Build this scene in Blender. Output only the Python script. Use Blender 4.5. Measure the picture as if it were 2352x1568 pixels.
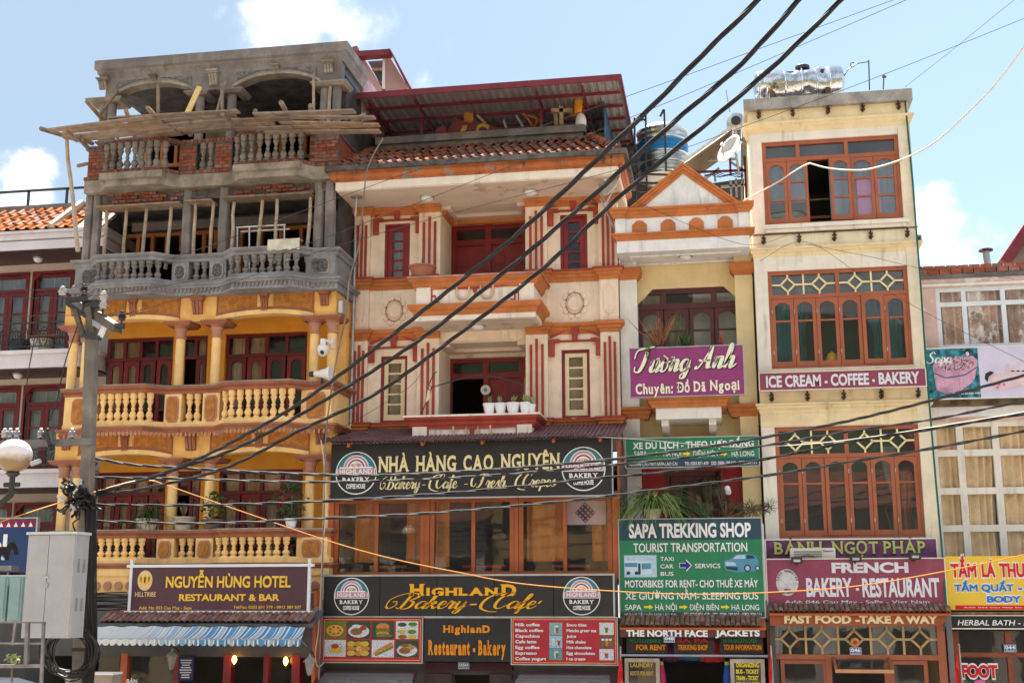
import bpy,math,random
from mathutils import Vector,Matrix
random.seed(7)
S=bpy.context.scene
for o in list(bpy.data.objects):bpy.data.objects.remove(o)
R_=math.radians
# camera
CAM=Vector((0.0,-25.0,4.1));YAW,PIT,ROL=R_(-9.75),R_(11.7),R_(-0.1)
FPX=4900.0/4096*2352
_f=Vector((math.sin(YAW)*math.cos(PIT),math.cos(YAW)*math.cos(PIT),math.sin(PIT)))
_r=Vector((math.cos(YAW),-math.sin(YAW),0));_u=_r.cross(_f)
_R=_r*math.cos(ROL)+_u*math.sin(ROL);_U=-_r*math.sin(ROL)+_u*math.cos(ROL)
cd=bpy.data.cameras.new('camera');cam=bpy.data.objects.new('camera',cd);S.collection.objects.link(cam)
cd.sensor_width=36;cd.lens=36*4900/4096;cd.clip_end=2000;cd.clip_start=0.1
m=Matrix((_R,_U,-_f)).transposed().to_4x4();m.translation=CAM;cam.matrix_world=m
S.camera=cam
# world: sky with a few clouds in view, plus added cloud out of view
SUN_EL,SUN_AZ=R_(61),R_(-28)
w=bpy.data.worlds.new('World');S.world=w;w.use_nodes=True
nt=w.node_tree;nt.nodes.clear();N=nt.nodes.new;K=nt.links.new
wo=N('ShaderNodeOutputWorld');bg=N('ShaderNodeBackground');K(bg.outputs[0],wo.inputs[0])
sky=N('ShaderNodeTexSky');sky.sky_type='NISHITA';sky.sun_disc=False
sky.sun_elevation=SUN_EL;sky.sun_rotation=SUN_AZ;sky.altitude=1500;sky.air_density=1.0;sky.dust_density=2.0;sky.ozone_density=1.0
SKY_STR=0.12
bg.inputs[1].default_value=SKY_STR
tc=N('ShaderNodeTexCoord')
def wmath(op,a,b=None,c=None):
 n=N('ShaderNodeMath');n.operation=op
 for i,v in enumerate((a,b,c)):
  if v is None:continue
  if isinstance(v,(int,float)):n.inputs[i].default_value=v
  else:K(v,n.inputs[i])
 return n.outputs[0]
def pix_dir(x,y):return(_f*FPX+_R*(x-1176)-_U*(y-784)).normalized()
nz=N('ShaderNodeTexNoise');nz.inputs['Scale'].default_value=14;nz.inputs['Detail'].default_value=9;nz.inputs['Roughness'].default_value=.58
K(tc.outputs['Generated'],nz.inputs['Vector'])
nz2=N('ShaderNodeTexNoise');nz2 .inputs['Scale'].default_value=3.2;nz2 .inputs['Detail'].default_value=8;nz2 .inputs['Roughness'].default_value=.55
K(tc.outputs['Generated'],nz2 .inputs['Vector'])
wn=N('ShaderNodeTexNoise');wn.inputs['Scale'].default_value=11;wn.inputs['Detail'].default_value=8;wn.inputs['Roughness'].default_value=.6;K(tc.outputs['Generated'],wn.inputs['Vector'])
wv=N('ShaderNodeVectorMath');wv.operation='SUBTRACT';K(wn.outputs['Color'],wv.inputs[0]);wv.inputs[1].default_value=(.5,.5,.5)
ws=N('ShaderNodeVectorMath');ws.operation='MULTIPLY_ADD';K(wv.outputs[0],ws.inputs[0]);ws.inputs[1].default_value=(.13,.13,.13);K(tc.outputs['Generated'],ws.inputs[2])
mask=None
for(x,y,rad,k)in((700,55,.052,1.),(770,90,.040,.9),(600,110,.040,.8),(610,60,.03,.8),(25,430,.032,.95),(60,480,.036,.9),(2150,470,.028,1.),(2190,560,.040,1.1),(2270,600,.035,.9),(1030,103,.020,.30),(985,192,.022,.34),(490,10,.016,.26)):
 d=pix_dir(x,y)
 dp=N('ShaderNodeVectorMath');dp.operation='DISTANCE';K(ws.outputs[0],dp.inputs[0]);dp.inputs[1].default_value=d
 b=wmath('MULTIPLY',wmath('MAXIMUM',wmath('SUBTRACT',1.0,wmath('DIVIDE',dp.outputs['Value'],rad)),0.0),k)
 mask=b if mask is None else wmath('MAXIMUM',mask,b)
fill_cloud=wmath('MULTIPLY',wmath('MAXIMUM',wmath('SUBTRACT',nz2 .outputs[0],.44),0),8.0)
dv=N('ShaderNodeVectorMath');dv.operation='DOT_PRODUCT';K(tc.outputs['Generated'],dv.inputs[0]);dv.inputs[1].default_value=_f
fill_cloud=wmath('MULTIPLY',fill_cloud,wmath('MINIMUM',wmath('MAXIMUM',wmath('MULTIPLY',wmath('SUBTRACT',.80,dv.outputs['Value']),5),0),1))  # cloud only outside the view, added to brighten the shaded fronts
edge=wmath('MINIMUM',wmath('MULTIPLY',mask,2.6),1)
t=wmath('ADD',wmath('MULTIPLY',mask,1.15),wmath('MULTIPLY',wmath('SUBTRACT',nz.outputs[0],.5),wmath('MULTIPLY',edge,1.6)))
t=wmath('ADD',t,fill_cloud)
ss=N('ShaderNodeMapRange');ss.interpolation_type='SMOOTHSTEP';K(t,ss.inputs[0]);ss.inputs[1].default_value=.02;ss.inputs[2].default_value=1.15
haze=N('ShaderNodeMixRGB');K(sky.outputs[0],haze.inputs[1]);haze.inputs[2].default_value=(.93,1.22,1.48,1)
sxx=N('ShaderNodeSeparateXYZ');K(tc.outputs['Generated'],sxx.inputs[0]);K(wmath('MINIMUM',wmath('MAXIMUM',wmath('SUBTRACT',.77,wmath('MULTIPLY',sxx.outputs[0],.38)),.5),.92),haze.inputs[0])
clo=N('ShaderNodeMixRGB');cq=wmath('MULTIPLY',wmath('POWER',ss.outputs[0],1.7),.9);K(cq,clo.inputs[0]);K(haze.outputs[0],clo.inputs[1]);clo.inputs[2].default_value=(3.6,3.55,3.5,1)
K(clo.outputs[0],bg.inputs[0])
# sun
sd=bpy.data.lights.new('sun','SUN');sd.energy=5.0;sd.angle=R_(.53);sd.color=(1,.95,.86)
so=bpy.data.objects.new('sun',sd);S.collection.objects.link(so)
sv=Vector((math.sin(SUN_AZ)*math.cos(SUN_EL),math.cos(SUN_AZ)*math.cos(SUN_EL),math.sin(SUN_EL)))
so.rotation_euler=sv.to_track_quat('Z','Y').to_euler();so.location=(0,-5,40)
S.view_settings.view_transform='Standard';S.view_settings.look='None';S.view_settings.gamma=1
S.view_settings.use_curve_mapping=False;S.view_settings.exposure=2.05
S.render.engine='CYCLES';S.cycles.max_bounces=6;S.cycles.diffuse_bounces=4;S.cycles.transparent_max_bounces=12
S.cycles.use_denoising=True
# survey: where a measured point of the street front stands in metres, for a given depth Y
ZF={0:(0,0,1),1:(0,57.4,.3662),2:(0,574.2,.3662),3:(0,1062.3,.3418),4:(689,114.8,.34785),5:(689,574.2,.34785),6:(689,1062.3,.3418),7:(1349.4,114.8,.34785),8:(1349.4,602.9,.34785),9:(1349.4,1062.3,.3418),10:(1952.3,516.8,.3663),11:(1952.3,1051.4,.3295),12:(0,1091,.3043)}
def P(k,x,y,Y=0.0):
 a,b,s=ZF[k];d=_f*FPX+_R*(a+x*s-1176)-_U*(b+y*s-784)
 t=(Y-CAM.y)/d.y
 p=CAM+d*t
 return p.x,p.z
def V(k,x,y,Y=0.0):
 a,b=P(k,x,y,Y);return Vector((a,Y,b))
def RC(k,x0,y0,x1,y1,Y=0.0):
 ym=(y0+y1)/2;xm=(x0+x1)/2
 return P(k,x0,ym,Y)[0],P(k,x1,ym,Y)[0],P(k,xm,y1,Y)[1],P(k,xm,y0,Y)[1]
 # materials
MATS={}
def mat(name,col,rough=.7,var=.12,scale=3.,bump=.15,bscale=40.,metal=0.,stain=0.,stain_col=(.05,.045,.04),spec=.4,rnd=0.,patch=None,patch_t=.6,grain=None,emit=0.):
 if name in MATS:return MATS[name]
 m=bpy.data.materials.new(name);m.use_nodes=True;t=m.node_tree;n=t.nodes;l=t.links
 b=n['Principled BSDF'];b.inputs['Roughness'].default_value=rough;b.inputs['Metallic'].default_value=metal
 b.inputs['Specular IOR Level'].default_value=spec
 g=n.new('ShaderNodeNewGeometry');cur=None
 def rgb(c):r=n.new('ShaderNodeRGB');r.outputs[0].default_value=(*c,1);return r.outputs[0]
 def noise(sc,det=5,vec=None,r=.6):
  q=n.new('ShaderNodeTexNoise');q.inputs['Scale'].default_value=sc;q.inputs['Detail'].default_value=det;q.inputs['Roughness'].default_value=r
  l.new(vec or g.outputs['Position'],q.inputs['Vector']);return q.outputs[0]
 def mix(f,a,c,mode='MIX'):
  q=n.new('ShaderNodeMixRGB');q.blend_type=mode
  if isinstance(f,float):q.inputs[0].default_value=f
  else:l.new(f,q.inputs[0])
  l.new(a,q.inputs[1]);l.new(c,q.inputs[2]);return q.outputs[0]
 def ramp(f,a,c):
  q=n.new('ShaderNodeMapRange');q.interpolation_type='SMOOTHSTEP';l.new(f,q.inputs[0]);q.inputs[1].default_value=a;q.inputs[2].default_value=c;return q.outputs[0]
 def scl(f,k):
  q=n.new('ShaderNodeMath');q.operation='MULTIPLY';l.new(f,q.inputs[0]);q.inputs[1].default_value=k;return q.outputs[0]
 cur=rgb(col)
 if var:
  dk=rgb([c*(1-var*2)for c in col]);lt=rgb([min(1,c*(1+var*.8))for c in col])
  cur=mix(ramp(noise(scale),.3,.7),dk,lt)
  cur=mix(scl(ramp(noise(scale*9,3),.35,.7),.35),cur,dk)
 if patch:cur=mix(ramp(noise(scale*.9,8,r=.7),patch_t,patch_t+.05),cur,rgb(patch))
 if grain:
  mp=n.new('ShaderNodeMapping');l.new(g.outputs['Position'],mp.inputs[0]);mp.inputs['Scale'].default_value=grain
  cur=mix(scl(ramp(noise(1.,6,mp.outputs[0]),.4,.65),.45),cur,rgb([c*.5 for c in col]))
 if stain:
  mp=n.new('ShaderNodeMapping');l.new(g.outputs['Position'],mp.inputs[0]);mp.inputs['Scale'].default_value=(7,7,.8)
  a=ramp(noise(1.,7,mp.outputs[0],.65),.5,.78);c=ramp(noise(.9,5),.38,.62)
  q=n.new('ShaderNodeMath');q.operation='MULTIPLY';l.new(a,q.inputs[0]);l.new(c,q.inputs[1])
  cur=mix(scl(q.outputs[0],stain),cur,rgb(stain_col))
  cur=mix(scl(ramp(noise(2.3,9,r=.75),.56,.78),stain*.55),cur,rgb(stain_col))
 if rnd:
  oi=n.new('ShaderNodeObjectInfo');hs=n.new('ShaderNodeHueSaturation');l.new(cur,hs.inputs['Color'])
  q=n.new('ShaderNodeMapRange');l.new(oi.outputs['Random'],q.inputs[0]);q.inputs[3].default_value=1-rnd;q.inputs[4].default_value=1+rnd*.8
  l.new(q.outputs[0],hs.inputs['Value']);
  q2=n.new('ShaderNodeMath');q2 .operation='PINGPONG';q3=n.new('ShaderNodeMath');q3 .operation='MULTIPLY';l.new(oi.outputs['Random'],q3 .inputs[0]);q3 .inputs[1].default_value=7.3
  l.new(q3 .outputs[0],q2 .inputs[0]);q2 .inputs[1].default_value=1
  q4=n.new('ShaderNodeMapRange');l.new(q2 .outputs[0],q4 .inputs[0]);q4 .inputs[3].default_value=1-rnd;q4 .inputs[4].default_value=1+rnd*.3
  l.new(q4 .outputs[0],hs.inputs['Saturation']);cur=hs.outputs[0]
 l.new(cur,b.inputs['Base Color'])
 if emit:l.new(cur,b.inputs['Emission Color']);b.inputs['Emission Strength'].default_value=emit
 if bump:
  q=n.new('ShaderNodeBump');q.inputs['Strength'].default_value=bump;q.inputs['Distance'].default_value=.02
  l.new(noise(bscale,4),q.inputs['Height']);l.new(q.outputs[0],b.inputs['Normal'])
 MATS[name]=m;return m
def glass(name,tint=(.8,.85,.85),base=.01,rough=.015,dirt=.015):
 if name in MATS:return MATS[name]
 m=bpy.data.materials.new(name);m.use_nodes=True;t=m.node_tree;n=t.nodes;l=t.links;n.clear()
 o=n.new('ShaderNodeOutputMaterial');mx=n.new('ShaderNodeMixShader');tr=n.new('ShaderNodeBsdfTransparent');gl=n.new('ShaderNodeBsdfGlossy')
 tr.inputs[0].default_value=(*tint,1);gl.inputs['Roughness'].default_value=rough
 lw_=n.new('ShaderNodeLayerWeight');lw_.inputs[0].default_value=.5;fp=n.new('ShaderNodeMath');fp.operation='POWER';l.new(lw_.outputs['Facing'],fp.inputs[0]);fp.inputs[1].default_value=4
 fr=n.new('ShaderNodeMath');fr.operation='MULTIPLY_ADD';l.new(fp.outputs[0],fr.inputs[0]);fr.inputs[1].default_value=.5;fr.inputs[2].default_value=.018
 ad=n.new('ShaderNodeMath');ad.operation='ADD';ad.inputs[1].default_value=base;l.new(fr.outputs[0],ad.inputs[0])
 bp=n.new('ShaderNodeBump');nn=n.new('ShaderNodeTexNoise');nn.inputs['Scale'].default_value=2.5;g=n.new('ShaderNodeNewGeometry');l.new(g.outputs['Position'],nn.inputs['Vector'])
 bp.inputs['Strength'].default_value=.02;bp.inputs['Distance'].default_value=.05;l.new(nn.outputs[0],bp.inputs['Height']);l.new(bp.outputs[0],gl.inputs['Normal'])
 l.new(ad.outputs[0],mx.inputs[0]);l.new(tr.outputs[0],mx.inputs[1]);l.new(gl.outputs[0],mx.inputs[2])
 df=n.new('ShaderNodeBsdfDiffuse');df.inputs[0].default_value=(.5,.5,.48,1);m2=n.new('ShaderNodeMixShader');m2 .inputs[0].default_value=dirt
 l.new(mx.outputs[0],m2 .inputs[1]);l.new(df.outputs[0],m2 .inputs[2]);l.new(m2 .outputs[0],o.inputs[0])
 MATS[name]=m;return m
 # mesh builder
class MB:
 def __init__(s):s.v=[];s.f=[]
 def add(s,vs,fs):
  k=len(s.v);s.v+=[tuple(v)for v in vs];s.f+=[tuple(k+i for i in f)for f in fs];return s
 def box(s,x0,x1,y0,y1,z0,z1):
  if x0>x1:x0,x1=x1,x0
  if y0>y1:y0,y1=y1,y0
  if z0>z1:z0,z1=z1,z0
  return s.add([(x0,y0,z0),(x1,y0,z0),(x1,y1,z0),(x0,y1,z0),(x0,y0,z1),(x1,y0,z1),(x1,y1,z1),(x0,y1,z1)],[(0,3,2,1),(4,5,6,7),(0,1,5,4),(1,2,6,5),(2,3,7,6),(3,0,4,7)])
 def prism(s,pts,axis,a,b):
  n=len(pts)
  def mk(p,q):return{'y':(p[0],q,p[1]),'x':(q,p[0],p[1]),'z':(p[0],p[1],q)}[axis]
  vs=[mk(p,a)for p in pts]+[mk(p,b)for p in pts]
  fs=[tuple(range(n))[::-1],tuple(range(n,2*n))]+[(i,(i+1)%n,n+(i+1)%n,n+i)for i in range(n)]
  return s.add(vs,fs)
 def tube(s,pts,r,n=6,r1=None,cap=True):
  pts=[Vector(p)for p in pts];m=len(pts);vs=[];fs=[]
  ref=None
  for i,p in enumerate(pts):
   d=(pts[min(i+1,m-1)]-pts[max(i-1,0)])
   if d.length<1e-9:d=Vector((0,0,1))
   d.normalize()
   if ref is None:ref=d.orthogonal().normalized()
   a=(ref-d*ref.dot(d)).normalized();b=d.cross(a);ref=a
   rr=r if r1 is None else r+(r1-r)*i/(m-1)
   vs+=[p+(a*math.cos(2*math.pi*j/n)+b*math.sin(2*math.pi*j/n))*rr for j in range(n)]
  for i in range(m-1):
   fs+=[(i*n+j,i*n+(j+1)%n,(i+1)*n+(j+1)%n,(i+1)*n+j)for j in range(n)]
  if cap:fs+=[tuple(range(n))[::-1],tuple((m-1)*n+j for j in range(n))]
  return s.add(vs,fs)
 def bar(s,a,b,w,h=None):
  h=h or w;a=Vector(a);b=Vector(b);d=(b-a).normalized()
  up=Vector((0,0,1))if abs(d.z)<.9 else Vector((0,1,0))
  x=d.cross(up).normalized();z=x.cross(d)
  vs=[p+x*sx*w/2+z*sz*h/2 for p in(a,b)for sx,sz in((-1,-1),(1,-1),(1,1),(-1,1))]
  return s.add(vs,[(0,1,2,3),(7,6,5,4),(0,4,5,1),(1,5,6,2),(2,6,7,3),(3,7,4,0)])
 def lathe(s,prof,cx=0,cy=0,n=12,z0=0,ax='z'):
  m=len(prof);vs=[]
  for r,z in prof:
   for j in range(n):
    a=2*math.pi*j/n
    vs.append((cx+r*math.cos(a),cy+r*math.sin(a),z0+z)if ax=='z' else((cx+r*math.cos(a),z,cy+r*math.sin(a))if ax=='y' else(z,cx+r*math.cos(a),cy+r*math.sin(a))))
  fs=[(i*n+j,i*n+(j+1)%n,(i+1)*n+(j+1)%n,(i+1)*n+j)for i in range(m-1)for j in range(n)]
  fs+=[tuple(range(n))[::-1],tuple((m-1)*n+j for j in range(n))]
  return s.add(vs,fs)
 def sweep(s,path,prof):
  n=len(prof);m=len(path);vs=[];path=[Vector((p[0],p[1]))for p in path]
  for i,p in enumerate(path):
   def nrm(a,b):d=(b-a).normalized();return Vector((d.y,-d.x))
   if i==0:o=nrm(path[0],path[1]);k=1
   elif i==m-1:o=nrm(path[-2],path[-1]);k=1
   else:
    a=nrm(path[i-1],p);b=nrm(p,path[i+1]);o=(a+b).normalized();k=1/max(.35,o.dot(a))
   vs+=[(p.x+o.x*q[0]*k,p.y+o.y*q[0]*k,q[1])for q in prof]
  fs=[(i*n+j,(i+1)*n+j,(i+1)*n+(j+1)%n,i*n+(j+1)%n)for i in range(m-1)for j in range(n)]
  fs+=[tuple(range(n)),tuple((m-1)*n+j for j in range(n))[::-1]]
  return s.add(vs,fs)
 def quad(s,a,b,c,d):return s.add([a,b,c,d],[(0,1,2,3)])
 def holes(s,x0,x1,z0,z1,y0,y1,hs):
  xs=sorted({x0,x1,*[min(max(h[0],x0),x1)for h in hs],*[min(max(h[1],x0),x1)for h in hs]});zs=sorted({z0,z1,*[min(max(h[2],z0),z1)for h in hs],*[min(max(h[3],z0),z1)for h in hs]})
  for k in range(len(zs)-1):
   run=None
   for i in range(len(xs)-1):
    cx=(xs[i]+xs[i+1])/2;cz=(zs[k]+zs[k+1])/2
    ins=any(h[0]<cx<h[1]and h[2]<cz<h[3]for h in hs)
    if not ins:run=(run[0]if run else xs[i],xs[i+1])
    if(ins or i==len(xs)-2)and run:
     s.box(run[0],run[1],y0,y1,zs[k],zs[k+1]);run=None
  return s
ORG={}
def link(o,parent,wloc):
 S.collection.objects.link(o);ORG[o.name]=Vector(wloc)
 if parent is not None:o.parent=parent;o.location=Vector(wloc)-ORG[parent.name]
 else:o.location=wloc
 return o
def props(o,label=None,cat=None,group=None,kind=None):
 if label:o['label']=label
 if cat:o['category']=cat
 if group:o['group']=group
 if kind:o['kind']=kind
 return o
def mesh_of(mb,name,m,smooth=False,org=None):
 if org is None:
  xs=[v[0]for v in mb.v];ys=[v[1]for v in mb.v];zs=[v[2]for v in mb.v]
  org=Vector(((min(xs)+max(xs))/2,(min(ys)+max(ys))/2,min(zs)))
 me=bpy.data.meshes.new(name);me.from_pydata([(v[0]-org[0],v[1]-org[1],v[2]-org[2])for v in mb.v],[],mb.f);me.update()
 me.materials.append(m)
 import bmesh
 bm=bmesh.new();bm.from_mesh(me);bmesh.ops.recalc_face_normals(bm,faces=bm.faces);bm.to_mesh(me);bm.free()
 if smooth:
  me.polygons.foreach_set('use_smooth',[True]*len(me.polygons))
  try:me.set_sharp_from_angle(angle=R_(40))
  except Exception:pass
 return me,Vector(org)
def part(name,mb,m,parent=None,label=None,cat=None,group=None,kind=None,smooth=False,bevel=0):
 me,org=mesh_of(mb,name,m,smooth);o=bpy.data.objects.new(name,me)
 link(o,parent,org);props(o,label,cat,group,kind)
 if bevel:
  bv=o.modifiers.new('bevel','BEVEL');bv.width=bevel;bv.segments=2;bv.limit_method='ANGLE'
 return o
def thing(name,label,cat,loc,group=None):
 o=bpy.data.objects.new(name,None);o.empty_display_size=.3;link(o,None,Vector(loc));props(o,label,cat,group);return o
def inst(me,name,parent,wloc,rot=(0,0,0),sc=(1,1,1),**kw):
 o=bpy.data.objects.new(name,me);link(o,parent,Vector(wloc));o.rotation_euler=rot;o.scale=sc;props(o,**kw);return o
def smesh(mb,name,m,smooth=False):return mesh_of(mb,name,m,smooth,org=Vector((0,0,0)))[0]
# lettering
_txt={}
def glyph_mesh(s,bold,shear,ext):
 if bold>0 and any(ord(ch)>127 for ch in s):
  vs,fs=glyph_mesh(s,0,shear,ext);V2,F2=[],[]
  for i,(dx,dy)in enumerate(((-1,-1),(1,1),(-1,1),(1,-1),(0,0))):
   k=len(V2);V2+=[(p[0]+dx*bold*.8,p[1]+dy*bold*.8,p[2]*(1+.06*i))for p in vs];F2+=[tuple(k+q for q in g)for g in fs]
  return V2,F2
 c=bpy.data.curves.new('t','FONT');c.body=s;c.size=1;c.offset=bold;c.extrude=ext;c.shear=shear;c.resolution_u=3
 c.fill_mode='FRONT' if ext==0 else 'BOTH'
 o=bpy.data.objects.new('t',c);S.collection.objects.link(o);dg=bpy.context.evaluated_depsgraph_get();dg.update()
 me=bpy.data.meshes.new_from_object(o.evaluated_get(dg));vs=[tuple(v.co)for v in me.vertices];fs=[tuple(p.vertices)for p in me.polygons]
 bpy.data.objects.remove(o);bpy.data.curves.remove(c);bpy.data.meshes.remove(me);return vs,fs
CAPH=.729
SERIF={'N':'lb lt rt','H':'lb lt rb rt','A':'lb rb','G':'rm','C':'','O':'','U':'lt rt','Y':'cb lt rt','E':'lb lt','I':'cb ct','L':'lb lt','D':'lb lt','B':'lb lt','K':'lb lt rb rt','R':'lb lt rb','T':'cb','F':'lb lt','P':'lb lt','S':'','M':'lb lt rb rt','W':'lt rt','X':'lb rb lt rt','h':'lb lt rb','n':'lb rb','i':'cb','l':'cb ct','r':'lb','k':'lb lt rb','m':'lb rb','u':'rb','d':'rb','a':'rb','t':'','y':'','e':'','s':'','g':'','o':'','ê':'','b':'lt','D':'lb lt'}
BASE={'À':'A','Ê':'E','Đ':'D','Ồ':'O','ạ':'a','ã':'a','ồ':'o','Ò':'O'}
def text(parent,s,x0,x1,z0,z1,Y,m,bold=.012,shear=0,serif=False,name='lettering',ext=.004,ulift=.012,stencil=False):
 """letters on a panel facing the street: caps fill z0..z1, the line fills x0..x1"""
 if not serif:
  vs,fs=glyph_mesh(s,bold,shear,.5)
 else:
  vs=[];fs=[];pen=0
  for ch in s:
   if ch==' ':pen+=.32;continue
   v,f=glyph_mesh(ch,bold,0,.5);mn=min(p[0]for p in v);mx=max(p[0]for p in v);mnz=0
   v=[(p[0]-mn+pen,p[1],p[2])for p in v];wd=mx-mn;b=BASE.get(ch,ch)
   k=len(vs);vs+=v;fs+=[tuple(k+i for i in q)for q in f]
   top=CAPH if(b.isupper()or b in 'hklbdt')else.55
   L=.075 if not b.islower()else.055
   for c in SERIF.get(b,'').split():
    cx={'l':pen+.05,'c':pen+wd/2,'r':pen+wd-.05}[c[0]]
    if b=='A':cx+={'l':.0,'r':-.0}[c[0]]
    zz={'b':(0,.055),'t':(top-.055,top),'m':(.30,.355)}[c[1]]
    k=len(vs);a0,a1=cx-L-.03,cx+L+.03
    if b in 'hnkrm' and c=='lt':a1=cx+.04
    vs+=[(a0,zz[0],-.45),(a1,zz[0],-.45),(a1,zz[1],-.45),(a0,zz[1],-.45),(a0,zz[0],.45),(a1,zz[0],.45),(a1,zz[1],.45),(a0,zz[1],.45)]
    fs+=[tuple(k+i for i in q)for q in[(0,3,2,1),(4,5,6,7),(0,1,5,4),(1,2,6,5),(2,3,7,6),(3,0,4,7)]]
   pen+=wd+.11
 if not vs:return None
 mn=min(p[0]for p in vs);mx=max(p[0]for p in vs);sx=(x1-x0)/(mx-mn);sz=(z1-z0)/CAPH
 mb=MB();mb.v=[(x0+(p[0]-mn)*sx,Y-ulift-p[2]*ext,z0+p[1]*sz)for p in vs];mb.f=[f for f in fs]
 return part(name,mb,m,parent)
def textf(parent,s,k,x0,y0,x1,y1,Y,m,**kw):
 a,b,c,d=RC(k,x0,y0,x1,y1,Y);return text(parent,s,a,b,c,d,Y,m,**kw)
SCR={'a':(1.1,[[(.95,.9),(.5,1),(.1,.5),(.3,.02),(.75,.35),(.98,.95)],[(.98,.95),(.85,.2),(1.0,.02),(1.25,.35)]]),'k':(1.1,[[(.0,.3),(.45,1.3),(.55,2.0),(.35,1.9),(.1,.0)],[(.12,.35),(.6,1.0),(.72,.75),(.3,.5),(.6,.35),(.8,.02),(1.15,.35)]]),'e':(.85,[[(.0,.4),(.55,.6),(.65,.95),(.35,1),(.1,.5),(.3,.02),(.6,.08),(.95,.4)]]),'r':(.8,[[(.0,.4),(.25,1.1),(.3,.9),(.6,.9),(.45,.2),(.6,.02),(.9,.35)]]),'y':(1.05,[[(.0,.6),(.25,1),(.2,.2),(.45,.02),(.85,.6),(.95,1)],[(.95,1),(.6,-.8),(.25,-1),(.2,-.6),(.7,.0),(1.15,.35)]]),'f':(.75,[[(.0,.3),(.6,1.3),(.75,1.9),(.55,1.95),(.35,1),(.15,-.8),(.0,-1),(.1,-.5),(.5,.1),(.85,.35)]]),'s':(.8,[[(.0,.3),(.45,1.1),(.5,.6),(.6,.15),(.3,.0),(.1,.15)],[(.3,0),(.6,.1),(.9,.35)]]),'h':(1.1,[[(.0,.3),(.5,1.4),(.55,2.0),(.35,1.9),(.05,.0)],[(.1,.3),(.45,.95),(.72,.9),(.6,.15),(.75,.02),(1.15,.35)]]),'p':(1.05,[[(.0,.5),(.3,1.1),(.05,-1.1)],[(.25,.7),(.6,1.05),(.85,.7),(.7,.15),(.35,.05)],[(.6,.05),(.9,.1),(1.1,.35)]]),'n':(1.15,[[(.0,.5),(.25,1),(.1,.0)],[(.15,.3),(.5,.95),(.8,.9),(.68,.15),(.82,.02),(1.2,.35)]]),'u':(1.15,[[(.0,.5),(.25,1),(.12,.2),(.35,.0),(.75,.5),(.9,1)],[(.9,1),(.78,.15),(.9,.02),(1.2,.35)]]),'g':(1.05,[[(.95,.9),(.5,1),(.1,.5),(.3,.02),(.75,.35),(.98,.95)],[(.98,.95),(.6,-.8),(.2,-1),(.2,-.6),(.7,.0),(1.15,.35)]]),'o':(1.0,[[(.6,1),(.15,.7),(.1,.2),(.4,.0),(.75,.4),(.65,.95),(.5,.85),(1.1,.85)]]),'S':(1.5,[[(1.45,1.75),(1.2,2.15),(.6,1.9),(.55,1.4),(1.0,.95),(1.05,.3),(.55,.0),(.0,.15),(-.1,.5)]]),'-':(1.0,[[(.15,.55),(.85,.6)]]),' ':(.7,[]),'B':(1.9,[[(.95,2.1),(.6,.3),(.3,.0),(.05,.2)],[(-1.0,.3),(-.9,1.3),(.2,2.05),(1.3,2.15),(1.75,1.7),(1.1,1.15),(.85,1.1)],[(.85,1.12),(1.5,.9),(1.4,.2),(.8,-.1),(.4,.1)],[(-1.0,.3),(-.6,.0),(-.1,.5),(-.2,1.0),(-.55,.9)]]),'C':(1.6,[[(1.5,1.7),(1.65,2.1),(1.2,2.15),(.5,1.3),(.4,.4),(.8,.0),(1.3,.3),(1.5,.5)],[(1.2,2.15),(.0,2.0),(-.8,1.3),(-.9,.2),(.0,-.6),(.9,-.7)]]),'F':(1.7,[[(.3,1.9),(1.0,2.15),(1.9,2.1)],[(1.1,2.1),(.9,.8),(.5,.1),(.1,.1)],[(.6,1.1),(1.2,1.15)],[(.3,1.9),(-.7,1.6),(-.8,.5),(-.3,.2),(.0,.7)]]),'T':(1.7,[[(-.2,1.2),(.0,1.9),(.8,2.1),(1.9,2.25)],[(1.2,2.15),(.9,.8),(.5,.05),(.0,.1),(.0,.5)]]),'A':(2.0,[[(.0,.2),(.3,.0),(.9,.9),(1.6,2.3)],[(1.6,2.3),(1.45,1.0),(1.45,.1),(1.8,.15)],[(.3,.9),(.8,.75),(1.6,.85)]]),}
def catmull(p,n=6):
 q=[p[0]]+list(p)+[p[-1]];out=[]
 for i in range(1,len(q)-2):
  a,b,c,d=q[i-1:i+3]
  for j in range(n):
   t=j/n
   out.append(tuple(.5*(2*b[k]+(c[k]-a[k])*t+(2*a[k]-5*b[k]+4*c[k]-d[k])*t*t+(3*b[k]-a[k]-3*c[k]+d[k])*t**3)for k in range(len(b))))
 out.append(tuple(q[-2]));return out
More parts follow.
